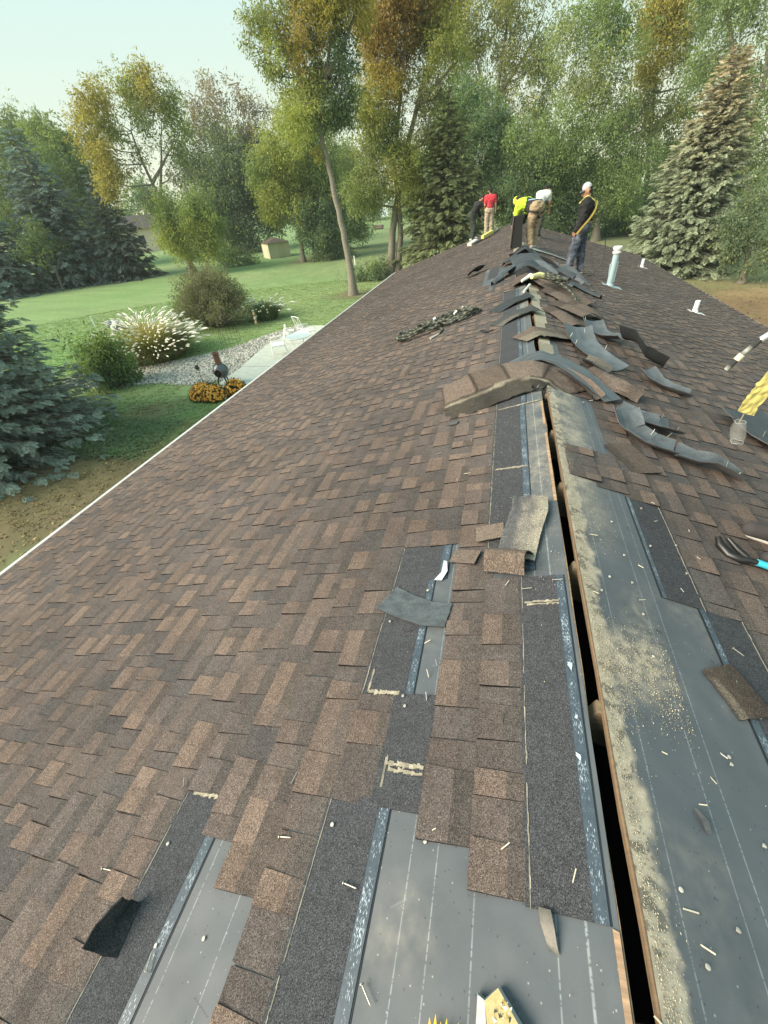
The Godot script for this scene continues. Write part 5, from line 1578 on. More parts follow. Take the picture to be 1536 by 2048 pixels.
# ---------------------------------------------------------------- loose things on the roof
# a bent sheet along a path of [side, u, s, height]; its long way follows the path, its width lies across
func bent(b: MB, path: Array, width: float, arch: Callable, thick: float, top: Callable, under: Color, rows := 18, cols := 9, w_end := 1.0) -> void:
	var c := Curve3D.new()
	for q in path: c.add_point(R(q[0], q[1], q[2], q[3]))
	for k in path.size():
		var a := c.get_point_position(maxi(k - 1, 0))
		var e := c.get_point_position(mini(k + 1, path.size() - 1))
		var f := 0.17 if k > 0 and k < path.size() - 1 else 0.25
		c.set_point_in(k, (a - e) * f); c.set_point_out(k, (e - a) * f)
	var long := c.get_baked_length()
	var p := []
	var nz := noise(3.0, int(width * 1000 + path[0][1] * 77), 2)
	for r in rows:
		var f := float(r) / (rows - 1)
		var o := c.sample_baked(long * f)
		var d := (c.sample_baked(minf(long * f + 0.02, long)) - c.sample_baked(maxf(long * f - 0.02, 0.0))).normalized()
		var lift := Vector3(signf(o.x) * sa * 0.7, 1, 0).normalized()
		var across := d.cross(lift).normalized()
		var up := across.cross(d).normalized()
		var line := []
		for q in cols:
			var g := float(q) / (cols - 1)
			var w := width * lerpf(1.0, w_end, f)
			var jag: float = 0.014 * width * nz.get_noise_2d(f * 9.0, g * 3.0)
			line.append(o + across * ((g - 0.5) * w + (jag if q == 0 or q == cols - 1 else 0.0)) + up * (arch.call(f, g) + 0.018 * width * nz.get_noise_2d(f * 3.0 + 5.0, g * 2.0)) + d * (0.03 * width * nz.get_noise_1d(g * 9.0) if r == 0 or r == rows - 1 else 0.0))
		p.append(line)
	b.sheet(p, thick, top, under, 2.0)


func flat(_f: float, _g: float) -> float:
	return 0.0


const BACK := Color(0.105, 0.120, 0.130)   # talc-grey underside of a shingle
const BROWN := Color(0.32, 0.245, 0.20)
const COAL := Color(0.17, 0.166, 0.17)
const DUST := Color(0.44, 0.38, 0.29)


func flipped(label: String, path: Array, width: float, arch: Callable, nails: Array, tone := 1.0, w_end := 1.0) -> Node3D:
	# a torn-off strip lying with its smooth grey back up, bent nails still in it
	var at := R(path[0][0], path[0][1], path[0][2])
	var o := thing("torn_shingle", label, "shingle", at, "torn off shingles lying on the roof")
	var b := MB.new()
	var nz := noise(2.0, int(path[0][1] * 100), 3)
	var back := func(f: float, g: float) -> Color: return BACK * tone * (1.0 + 0.5 * nz.get_noise_2d(f * 2.0, g * 2.0)) * (1.18 if g < 0.09 else 1.0)
	bent(b, path, width, arch, 0.005, back, COAL * 0.7, 18, 9, w_end)
	var body := obj("sheet", b, M.asphalt_back, o)
	for q in nails:
		var s: Array = path[mini(int(q[0] * path.size()), path.size() - 1)]
		b = MB.new()
		var k := int(q[0] * 17)
		var vtx: Vector3 = body.mesh.surface_get_arrays(0)[Mesh.ARRAY_VERTEX][k * 9 + int(q[1] * 8)] + at
		var d := Vector3(rf(-0.3, 0.6), 1.0, rf(-0.4, 0.4)).normalized()
		b.tube([vtx - d * 0.004, vtx + d * 0.045], [0.0022, 0.0018], 6, [Color(0.62, 0.60, 0.55)])
		obj("nail", b, M.metal, o)
	return o


func granular(label: String, path: Array, width: float, arch: Callable, top: Callable, under := COAL * 0.7, rows := 18, cols := 9, w_end := 1.0) -> Node3D:
	var at := R(path[0][0], path[0][1], path[0][2])
	var o := thing("torn_shingle", label, "shingle", at, "torn off shingles lying on the roof")
	var b := MB.new()
	bent(b, path, width, arch, 0.006, top, under, rows, cols, w_end)
	obj("sheet", b, M.shingle, o)
	return o


func blocks(f: float, seed_: float) -> Color:
	var k := int(f * 4.0 + seed_ * 3.0)
	var t: float = [1.1, 0.86, 1.2, 0.8, 1.0][k % 5]
	return BROWN * t


func rope(called: String, label: String, loops: Array, r: float, base: Color, fleck: Color, group := "") -> Node3D:
	var o := thing(called, label, "rope", loops[0][0], group)
	var b := MB.new()
	for pts in loops:
		var c := Curve3D.new()
		for p in pts: c.add_point(p)
		for k in range(1, pts.size() - 1):
			var d: Vector3 = (pts[k + 1] - pts[k - 1]) * 0.2
			c.set_point_in(k, -d); c.set_point_out(k, d)
		var long := c.get_baked_length()
		var n := int(long / (r * 2.0))
		var line := []
		var cols := []
		var rad := []
		for k in n + 1:
			line.append(c.sample_baked(long * k / n))
			cols.append(fleck if k % 4 == 0 else base)
			rad.append(r * (1.12 if k % 2 else 0.9))
		b.tube(line, rad, 7, cols)
	obj("strands", b, M.cloth, o)
	return o


func nail(label: String, side: int, u: float, s: float, turn: float, group: String) -> void:
	var at := R(side, u, s, 0.018)
	var o := thing("nail", label, "nail", at, group)
	var bs := Basis(Vector3(side * sa, ca, 0).normalized(), turn)
	var d := (bs * Vector3(ca, -side * sa * 0.0, 0.0)).normalized()
	d = (d - Vector3(side * sa, ca, 0) * d.dot(Vector3(side * sa, ca, 0))).normalized()
	var steel := Color(0.42, 0.385, 0.33)
	var b := MB.new()
	b.tube([at, at + d * 0.036, at + d * 0.044], [0.0024, 0.0024, 0.0003], 6, [steel])
	obj("shank", b, M.metal, o)
	b = MB.new()
	b.tube([at - d * 0.0018, at], [0.0062, 0.0062], 10, [steel])
	obj("head", b, M.metal, o)


func nail_head(label: String, side: int, u: float, s: float, h: float, group: String) -> void:
	var at := R(side, u, s, h)
	var b := MB.new()
	var up := Vector3(side * sa, ca, 0) + Vector3(rf(-0.15, 0.15), 0, rf(-0.15, 0.15))
	b.lathe(at, up, [[0.0022, -0.004], [0.0022, 0.003], [0.0060, 0.0036], [0.0060, 0.0046], [0.003, 0.0052], [0.0, 0.0052]], 12, Color(0.46, 0.43, 0.37) * rf(0.7, 1.2))
	tag(obj("nail", b, M.plastic, self, at), label, "nail", group)


func pipe(called: String, label: String, side: int, u: float, s: float, tall: float, r: float, col: Color, detail: bool) -> void:
	var at := R(side, u, s, 0.012)
	var o := thing(called, label, "vent pipe", at, "" if detail else "short white vent stubs near the right eave")
	var b := MB.new()
	b.lathe(at - Vector3(0, 0.05, 0), Vector3.UP, [[r, 0.0], [r, tall], [r * 0.8, tall], [r * 0.8, tall - 0.1], [0.0, tall - 0.1]], 20, col)
	obj("pipe", b, M.paint, o)
	b = MB.new()
	b.lathe(at + Vector3(0, -0.03, 0), Vector3(side * sa * 0.5, ca, 0), [[r * 1.7, -0.02], [r * 1.35, 0.03], [r * 1.2, 0.06], [r * 1.02, 0.075]], 20, col * 0.98)
	obj("boot", b, M.paint, o)
	b = MB.new()
	slab(b, side, u - r * 2.4, u + r * 2.4, s - r * 2.6, s + r * 4.2, 0.015, 0.017, 0.003, col * 0.96, col * 0.8)
	obj("flashing", b, M.paint, o)
	if detail:
		b = MB.new()
		b.lathe(at - Vector3(0, 0.05, 0), Vector3.UP, [[r * 1.02, tall - 0.085], [r * 1.35, tall - 0.08], [r * 1.35, tall - 0.045], [r * 1.05, tall - 0.04], [r * 1.05, tall - 0.02], [r * 1.42, tall - 0.01], [r * 1.42, tall + 0.035], [r * 1.25, tall + 0.05], [0.0, tall + 0.05]], 22, Color(0.72, 0.72, 0.68))
		obj("collar", b, M.paint, o)
		b = MB.new()
		b.box(at + Vector3(-r * 1.05, tall * 0.42, 0.02), Vector3(0.014, 0.11, 0.018), Basis(Vector3.BACK, 0.08), col * 1.05)
		b.box(at + Vector3(r * 1.05, tall * 0.35, 0.01), Vector3(0.010, 0.2, 0.012), Basis(), col * 1.1)
		obj("bracket", b, M.paint, o)


func roof_things() -> void:
	var hump := func(f: float, g: float) -> float: return 0.075 * sin(g * PI)
	var cup := func(f: float, g: float) -> float: return 0.05 * pow(absf(g - 0.5) * 2.0, 2.0)
	# the large curled strip lying across the ridge, near half bent down and dusty
	var roll := func(f: float, g: float) -> float: return (0.135 - 0.125 * g + 0.022 * sin(g * TAU)) * (0.72 + 0.42 * sin(f * 4.2 + 0.5)) - 0.045
	var rolled := func(f: float, g: float) -> Color:
		if g > 0.55 + 0.02 * sin(f * 9.0) and g < 0.60 + 0.02 * sin(f * 9.0): return DUST * (1.1 + 0.3 * sin(f * 19.0))
		if g >= 0.54: return Color(0.085, 0.075, 0.066).lerp(DUST, 0.16 * absf(sin(f * 7.0 + 1.0)))
		return blocks(f, 0.0) * (0.3 if absf(fmod(f * 4.0, 1.0)) < 0.07 else 1.0)
	granular("large brown strip of shingles curled up across the ridge, dusty front half bent down", [[-1, 3.62, 0.86, 0.05], [-1, 3.66, 0.60, 0.06], [-1, 3.74, 0.33, 0.07], [-1, 3.80, 0.08, 0.06], [1, 3.76, 0.10, 0.045], [1, 3.62, 0.25, 0.02]], 0.54, roll, rolled, COAL * 0.6, 46, 25)
	granular("small torn grey chip under the left end of the curled strip", [[-1, 3.27, 0.80, 0.02], [-1, 3.25, 0.70, 0.022]], 0.06, flat, func(_f, _g): return COAL * 1.3, COAL, 6, 5)
	# long grey-backed strip bent over the ridge
	flipped("long smooth grey strip lying bent over the ridge behind the curled brown strip", [[-1, 4.16, 0.33, 0.02], [-1, 4.28, 0.14, 0.04], [-1, 4.30, 0.0, 0.06], [1, 4.18, 0.20, 0.085], [1, 3.92, 0.40, 0.085], [1, 3.66, 0.62, 0.045]], 0.30, flat, [], 1.0, 0.72)
	granular("dusty shingle strip sticking out under the long grey strip", [[1, 3.98, 0.19, 0.035], [1, 3.80, 0.36, 0.05], [1, 3.62, 0.47, 0.022]], 0.14, cup, func(f, g): return BROWN.lerp(DUST, 0.5 * g))
	# the run of flipped pieces down the right slope
	flipped("grey flipped shingle touching the lower end of the long grey strip", [[1, 3.50, 0.62, 0.03], [1, 3.42, 0.78, 0.025], [1, 3.36, 0.94, 0.05], [1, 3.40, 1.06, 0.03]], 0.23, cup, [[0.75, 0.2], [0.5, 0.95], [0.95, 0.8]])
	flipped("grey flipped shingle in the middle of the run, curled up at its upper end", [[1, 3.30, 0.58, 0.11], [1, 3.14, 0.64, 0.035], [1, 3.03, 0.78, 0.022], [1, 3.00, 0.95, 0.03]], 0.22, cup, [[0.1, 0.9], [0.9, 0.1], [0.6, 0.15]], 1.05)
	flipped("grey flipped shingle at the lowest end of the run with a pointed tail", [[1, 2.98, 0.95, 0.025], [1, 2.94, 1.08, 0.03], [1, 2.92, 1.18, 0.06], [1, 2.88, 1.38, 0.02]], 0.22, cup, [[0.8, 0.3], [0.95, 0.5]], 0.95, 0.45)
	flipped("lone grey flipped shingle curled like a boat on the right slope", [[1, 4.74, 1.14, 0.08], [1, 4.62, 1.24, 0.03], [1, 4.52, 1.36, 0.025], [1, 4.47, 1.56, 0.03]], 0.24, cup, [], 1.05, 0.6)
	flipped("small grey flipped shingle uppermost on the right slope, both ends raised", [[1, 6.30, 0.80, 0.10], [1, 6.10, 0.86, 0.03], [1, 5.92, 0.98, 0.03], [1, 5.80, 1.12, 0.10]], 0.28, cup, [[0.1, 0.9]])
	flipped("wide grey flipped sheet with white nail streaks beside the dusty plank-like shingle", [[1, 5.62, 0.50, 0.12], [1, 5.30, 0.54, 0.05], [1, 4.95, 0.64, 0.03], [1, 4.64, 0.84, 0.02]], 0.33, cup, [[0.15, 0.3], [0.3, 0.95], [0.6, 0.1], [0.5, 0.9]], 1.12)
	granular("dark shingle curled edge-on in the middle of the right slope", [[1, 5.72, 1.08, 0.10], [1, 5.56, 1.20, 0.13], [1, 5.40, 1.30, 0.05], [1, 5.28, 1.52, 0.02]], 0.20, func(f, g): return 0.16 * g * g, func(f, g): return BROWN * 0.6, BACK * 0.6)
	granular("small tan-backed scrap between two flipped sheets on the right slope", [[1, 4.64, 0.50, 0.03], [1, 4.58, 0.60, 0.035], [1, 4.46, 0.72, 0.02]], 0.17, cup, func(f, g): return BACK.lerp(DUST, 0.55 - 0.3 * f), COAL)
	granular("brown shingle with its lower corner curled up behind the long grey strip", [[1, 4.25, 0.50, 0.03], [1, 4.12, 0.64, 0.035], [1, 4.02, 0.78, 0.05], [1, 3.98, 0.92, 0.03]], 0.30, hump, func(f, g): return blocks(f, 1.0))
	granular("loose square of brown shingle lying askew near the dusty edge", [[1, 2.86, 0.50, 0.025], [1, 2.70, 0.585, 0.027], [1, 2.56, 0.65, 0.022]], 0.22, flat, func(f, g): return BROWN * (0.78 if g < 0.75 else 0.55), COAL * 0.6, 10, 7)
	granular("dusty flat shingle lying across the ridge like a plank", [[-1, 5.10, 0.16, 0.03], [1, 5.22, 0.03, 0.05], [1, 5.32, 0.25, 0.05], [1, 5.55, 0.52, 0.035]], 0.34, flat, func(f, g): return (BROWN * 0.9).lerp(DUST, 0.85 if g > 0.45 else 0.08), COAL * 0.6, 20, 13)
	granular("grey-brown flap crossing the ridge left of the black cut, nearer one", [[-1, 6.10, 0.46, 0.02], [-1, 6.22, 0.26, 0.05], [1, 6.30, 0.02, 0.075], [1, 6.34, 0.10, 0.06]], 0.28, flat, func(f, g): return BACK.lerp(DUST, 0.5 if f < 0.5 and g > 0.5 else 0.1), COAL)
	granular("grey-brown flap crossing the ridge left of the black cut, farther one", [[-1, 6.95, 0.50, 0.02], [-1, 7.10, 0.24, 0.06], [1, 7.2, 0.02, 0.06]], 0.32, flat, func(f, g): return BACK * 0.95, COAL)
	granular("thin dark splinter of shingle on the left slope below the coiled rope", [[-1, 6.15, 0.66, 0.015], [-1, 5.9, 0.56, 0.025], [-1, 5.95, 0.48, 0.02]], 0.05, flat, func(f, g): return COAL * 0.5, COAL * 0.5, 10, 5)
	flipped("dark bent shingle at the right edge beside the plastic sleeve", [[1, 4.25, 1.86, 0.09], [1, 4.05, 1.96, 0.06], [1, 3.8, 2.05, 0.04], [1, 3.6, 2.35, 0.03]], 0.45, cup, [[0.5, 0.5]], 0.45)
	# cap shingle lying on the felt at the right edge
	granular("narrow dark cap shingle lying on the bare felt near the right edge", [[1, 1.115, 0.545, 0.016], [1, 1.01, 0.60, 0.014], [1, 0.94, 0.625, 0.016]], 0.150, func(f, g): return 0.006 * sin(g * PI), func(f, g): return (BROWN * 0.5).lerp(DUST, 0.55 if absf(g - 0.86) < 0.07 and f > 0.2 else 0.0), COAL * 0.6, 14, 12)
	var pale := noise(2.0, 15, 3)
	# left slope: folded dusty shingle, flipped grey piece, upright scrap, small tabs
	granular("dusty pale shingle with a curled silver-edged side leaning beside the cut", [[-1, 1.94, 0.145, 0.055], [-1, 1.84, 0.15, 0.05], [-1, 1.66, 0.20, 0.04], [-1, 1.49, 0.235, 0.03]], 0.185, func(f, g): return 0.02 * sin(g * PI) + (0.02 * (1.0 - f) if g > 0.9 else 0.0), func(f, g): return (COAL * 1.35).lerp(DUST * 2.0, clampf(0.12 + 0.9 * (1.0 - 1.7 * g) + 0.5 * pale.get_noise_2d(f * 1.6, g * 1.2), 0.0, 0.9)), COAL, 18, 13)
	flipped("smooth grey flipped piece lying across the gap in the left slope", [[-1, 1.31, 0.885, 0.018], [-1, 1.24, 0.76, 0.02], [-1, 1.19, 0.64, 0.018], [-1, 1.175, 0.535, 0.02]], 0.165, flat, [], 0.92, 0.80)
	granular("dark scrap of shingle standing bent upright at the lower left", [[-1, -0.045, 1.475, 0.010], [-1, -0.05, 1.50, 0.035], [-1, -0.045, 1.515, 0.105]], 0.13, func(f, g): return 0.06 * absf(g - 0.35) * f, func(f, g): return COAL * 0.55, COAL * 0.4, 12, 9)
	granular("small brown tab split off beside the dusty pale shingle, upper one", [[-1, 1.71, 0.44, 0.03], [-1, 1.72, 0.29, 0.035]], 0.12, flat, func(f, g): return BROWN * 1.25, COAL * 0.5, 8, 7)
	granular("small brown tab split off beside the dusty pale shingle, lower one", [[-1, 1.50, 0.36, 0.025], [-1, 1.44, 0.17, 0.035]], 0.15, hump, func(f, g): return BROWN * 0.95, COAL * 0.5, 10, 9)
	granular("crooked brown tab left of the two split tabs", [[-1, 1.57, 0.56, 0.02], [-1, 1.53, 0.42, 0.03]], 0.10, flat, func(f, g): return BROWN * 1.1, COAL * 0.5, 8, 7)
	var fl := MB.new()
	fl.sheet([[R(-1, 1.53, 0.585, 0.022), R(-1, 1.53, 0.60, 0.03)], [R(-1, 1.46, 0.575, 0.02), R(-1, 1.45, 0.605, 0.024)], [R(-1, 1.40, 0.60, 0.016), R(-1, 1.405, 0.64, 0.018)]], 0.001, func(_f, _g): return Color(0.62, 0.66, 0.70), Color(0.5, 0.5, 0.5))
	tag(obj("torn_film", fl, M.paint, self, R(-1, 1.45, 0.59)), "torn white strip of release film beside the flipped grey piece", "film")
	for q in [[0.905, 0.045, 0.025], [0.60, 0.05, 0.018], [0.73, 0.045, 0.012]]:
		fl = MB.new()
		for k in 3:
			var a := R(-1, q[0], q[1], 0.012)
			fl.tri(a, a + Vector3(-rf(0.2, 1) * q[2], rf(0.1, 0.5) * q[2], rf(-1, 1) * q[2] * 1.6), a + Vector3(rf(-0.4, 0.5) * q[2], 0.004, -rf(0.6, 1.4) * q[2]), Color(0.68, 0.72, 0.75))
		tag(obj("torn_film", fl, M.paint, self, R(-1, q[0], q[1])), ["white torn film flake standing at the edge of the near dark shingle", "white film flake lowest on the tar strip by the cut", "white film flake between two others on the tar strip by the cut"][[0.905, 0.60, 0.73].find(q[0])], "film", "film flakes on the tar strip")
	# crumpled debris on the felt
	fl = MB.new()
	fl.sheet([[R(-1, 0.245, 0.19, 0.012), R(-1, 0.243, 0.160, 0.018)], [R(-1, 0.215, 0.185, 0.022), R(-1, 0.215, 0.153, 0.03)], [R(-1, 0.19, 0.176, 0.008), R(-1, 0.185, 0.150, 0.016)], [R(-1, 0.172, 0.17, 0.012), R(-1, 0.17, 0.148, 0.006)]], 0.002, func(f, g): return Color(0.14, 0.12, 0.10) if g < 0.5 or f > 0.6 else Color(0.62, 0.62, 0.58), Color(0.2, 0.18, 0.15))
	tag(obj("crumpled_scrap", fl, M.asphalt_back, self, R(-1, 0.21, 0.17)), "crumpled grey and white scrap on the felt below the big dark shingle", "scrap")
	fl = MB.new()
	fl.sheet([[R(1, 0.565, 0.27, 0.008), R(1, 0.565, 0.277, 0.012)], [R(1, 0.535, 0.278, 0.014), R(1, 0.54, 0.298, 0.016)], [R(1, 0.512, 0.288, 0.006), R(1, 0.512, 0.303, 0.008)]], 0.002, func(f, g): return Color(0.08, 0.085, 0.09) if g < 0.4 else Color(0.5, 0.52, 0.54), Color(0.1, 0.1, 0.1))
	tag(obj("crumpled_scrap", fl, M.asphalt_back, self, R(1, 0.54, 0.285)), "small black and silver scrap with a nail on the right felt", "scrap")
	roof_dust()
	pile()
	hardware()


func roof_dust() -> void:
	# sawdust and grit drifted along the cut and on the right felt
	var b := MB.new()
	for q in [[-1, 0.533, 0.55, 0.69, 0.012, 0.02], [-1, 0.512, 0.55, 0.68, 0.008, 0.02], [-1, 0.798, 0.70, 0.84, 0.014, 0.0], [-1, 1.235, 0.06, 0.20, 0.009, 0.0], [-1, 1.222, 0.06, 0.19, 0.007, 0.0], [-1, 0.347, 1.37, 1.50, 0.012, 0.0], [-1, 2.36, 0.15, 0.36, 0.012, 0.1], [-1, 4.4, 0.14, 0.34, 0.02, 0.3], [-1, 3.33, 0.03, 0.36, 0.012, 0.0]]:
		cross_dust(b, q[0], q[1], q[2], q[3], q[4], int(q[1] * 1000), q[5])
	dust_line(b, -1, 0.42, 0.56, 0.692, 0.012, 77)
	dust_line(b, -1, 0.80, 0.90, 0.845, 0.016, 78)
	tag(obj("sealant_streaks", b, M.dust), "tan streaks of dust and old sealant across the bared shingles", "dust", "", "stuff")
	var st := MB.new()
	st.ball(Vector3.ZERO, Vector3(0.0012, 0.0007, 0.0010), Basis(), Color.WHITE, 3, 5)
	var xf := []
	var cs := []
	var nz := noise(3.0, 61, 3)
	for k in 30000:
		var u := pow(rng.randf(), 1.5) * 3.4 - 0.15
		var side := 1
		var s := 0.058 + absf(rng.randfn()) * 0.03
		var t := rng.randf()
		if t < 0.22:
			u = 0.98 + rng.randfn() * 0.10; s = rf(0.07, 0.36); 
		elif t < 0.38:
			side = -1; u = rf(1.3, 3.4); s = rf(0.02, 0.4)
		elif t < 0.55:
			u = rf(1.6, 3.6); s = 0.06 + absf(rng.randfn()) * 0.12
		elif t < 0.68:
			side = -1 if rng.randf() < 0.7 else 1; u = rf(-0.1, 2.5); s = rf(0.03, 1.6)
			if rng.randf() < 0.8: continue
		if t < 0.55 and nz.get_noise_2d(u * 2.0, s * 6.0) < -0.1 and rng.randf() < 0.7: continue
		var z := rf(0.3, 1.0) if rng.randf() < 0.93 else rf(1.0, 1.9)
		xf.append(Transform3D(Basis.from_euler(Vector3(rf(0, 3), rf(0, 3), 0)).scaled(Vector3(z, z, z * rf(1, 2.4))), R(side, u, s, 0.0045 if (side > 0 or s < 0.03) else 0.0125)))
		cs.append([Color(0.72, 0.62, 0.44), Color(0.60, 0.52, 0.38), Color(0.22, 0.18, 0.13), Color(0.82, 0.72, 0.55)][rng.randi() % 4] * rf(0.7, 1.15))
	tag(many("sawdust", st.mesh(), M.dust, xf, cs, self, Vector3.ZERO), "tan sawdust and grit scattered along the cut ridge", "sawdust", "", "stuff")
	# splinters and shreds
	xf = []
	cs = []
	var sp := MB.new()
	sp.box(Vector3.ZERO, Vector3(0.016, 0.0012, 0.0014), Basis(), Color.WHITE)
	for k in 80:
		var side := 1 if k % 3 else -1
		var u := pow(rng.randf(), 1.3) * 5.0 - 0.1
		xf.append(Transform3D(Basis.from_euler(Vector3(0, rf(0, PI), -side * atan(PITCH))).scaled(Vector3(rf(0.3, 1.3), 1, 1)), R(side, u, rf(0.04, 0.75), 0.006 if side > 0 and u < 1.4 else 0.0175)))
		cs.append([Color(0.62, 0.55, 0.42), Color(0.05, 0.05, 0.05), Color(0.52, 0.5, 0.46)][rng.randi() % 3] * rf(0.7, 1.1))
	tag(many("splinters", sp.mesh(), M.cloth, xf, cs, self, Vector3.ZERO), "thin splinters and shreds strewn near the cut", "splinters", "", "stuff")


func pile() -> void:
	# stack of torn sheets heaped on the far ridge
	var labels := ["lowest dark sheet of the heap on the far ridge", "second dark sheet of the heap, sloping to the right", "wide grey sheet on top of the heap on the far ridge", "dark sheet at the left end of the heap, curled into a tube mouth", "narrow grey sheet sliding off the heap to the right", "black rolled sheet over the ridge behind the heap", "black rolled sheet over the ridge in front of the heap", "brown sheets fanned out at the near end of the heap"]
	var paths := [
		[[-1, 10.0, 0.30, 0.03], [1, 10.0, 0.02, 0.08], [1, 9.8, 0.4, 0.07], [1, 9.6, 0.85, 0.03]],
		[[-1, 10.9, 0.22, 0.05], [1, 10.9, 0.1, 0.12], [1, 10.5, 0.55, 0.09], [1, 10.1, 1.0, 0.03]],
		[[-1, 11.6, 0.24, 0.10], [1, 11.5, 0.05, 0.17], [1, 11.0, 0.45, 0.15], [1, 10.6, 0.78, 0.10]],
		[[-1, 11.2, 0.40, 0.06], [-1, 11.3, 0.26, 0.16], [1, 11.3, 0.0, 0.17], [1, 11.2, 0.25, 0.12]],
		[[1, 11.4, 0.55, 0.06], [1, 11.0, 0.85, 0.08], [1, 10.6, 1.15, 0.05], [1, 10.3, 1.45, 0.02]],
		[[-1, 12.6, 0.17, 0.02], [1, 12.6, 0.0, 0.10], [1, 12.6, 0.3, 0.05]],
		[[-1, 9.3, 0.15, 0.02], [1, 9.3, 0.0, 0.09], [1, 9.25, 0.38, 0.04]],
		[[-1, 8.6, 0.2, 0.03], [1, 8.55, 0.05, 0.10], [1, 8.3, 0.45, 0.09], [1, 7.7, 0.9, 0.03]]]
	var widths := [0.46, 0.38, 0.34, 0.3, 0.28, 1.1, 0.9, 0.7]
	for k in 8:
		if k == 7:
			granular(labels[k], paths[k], widths[k], func(f, g): return 0.05 * sin(g * 9.0), func(f, g): return blocks(f, 2.0) * 0.85)
		elif k in [5, 6]:
			granular(labels[k], paths[k], widths[k], flat, func(f, g): return COAL * 0.35, COAL * 0.3)
		else:
			flipped(labels[k], paths[k], widths[k], func(f, g): return 0.06 * sin(g * 4.0 + k * 1.7) + 0.05 * sin(f * 7.0 + k), [], [0.5, 0.55, 0.9, 0.3, 0.85][k], [1.0, 0.6, 0.7, 1.0, 0.5][k])
	var heap := [["small slate grey sheet tilted on the left of the heap", -0.15, 9.9, 0.5, 0.9], ["crumpled black sheet at the front of the heap", 0.1, 9.5, 0.75, 0.35], ["slate grey sheet at the front right of the heap", 0.45, 9.6, 0.6, 0.8], ["black flap poking up at the back of the heap", 0.05, 11.9, 0.8, 0.3], ["grey flap low on the right flank of the heap", 0.7, 10.4, 0.55, 1.0], ["dark flap farthest right of the heap", 0.95, 9.4, 0.5, 0.5], ["pale edged sheet across the middle of the heap", 0.2, 10.6, 0.65, 1.1]]
	for k in heap.size():
		var q: Array = heap[k]
		var s: float = q[1]
		var side := -1 if s < 0 else 1
		s = absf(s)
		flipped(q[0], [[side, q[2] + 0.3, s, 0.10 - 0.05 * s], [side, q[2], s + 0.12, 0.15 - 0.1 * s], [side, q[2] - 0.3, s + 0.3, 0.11 - 0.08 * s], [side, q[2] - 0.5, s + 0.48, 0.03]], 0.27, func(f, g): return 0.045 * sin(g * 5.0 + k * 2.1) * (0.4 + f), [], q[4], 0.6)
	var more := [
		["curled brown cap shingle right of the rope hardware, upper one", [[1, 8.0, 0.34, 0.05], [1, 7.75, 0.55, 0.06], [1, 7.5, 0.75, 0.03]], 0.34],
		["curled brown cap shingle right of the rope hardware, lower one", [[1, 7.15, 0.42, 0.05], [1, 6.95, 0.62, 0.07], [1, 6.7, 0.86, 0.08]], 0.36],
		["curled brown cap shingle just below the coiled rope on the right", [[1, 7.5, 0.72, 0.05], [1, 7.25, 0.86, 0.07], [1, 6.95, 1.02, 0.03]], 0.3],
		["flat brown shingle raised off the ridge nearest the dusty plank shingle", [[1, 6.7, 0.30, 0.03], [1, 6.4, 0.45, 0.05], [1, 6.1, 0.62, 0.02]], 0.3]]
	for q in more:
		granular(q[0], q[1], q[2], func(f, g): return 0.04 * sin(g * PI), func(f, g): return BROWN * (0.95 if f > 0.3 else 0.6))
	granular("crumpled dark scrap left of the bare patch on the far left slope", [[-1, 11.6, 1.28, 0.03], [-1, 11.7, 1.1, 0.10], [-1, 11.9, 0.98, 0.04]], 0.25, func(f, g): return 0.1 * g * g, func(f, g): return COAL * 0.7)


func coil(side: int, u: float, s: float, ru: float, rs: float, turns: int, h: float) -> Array:
	var out := []
	for k in turns * 9 + 1:
		var a := TAU * k / 9.0
		var w := 1.0 + rf(-0.34, 0.22)
		out.append(R(side, u + cos(a) * ru * w + rf(-0.03, 0.03), s + sin(a) * rs * w, h + rf(0, 0.07) + 0.010 * k / 9.0))
	return out


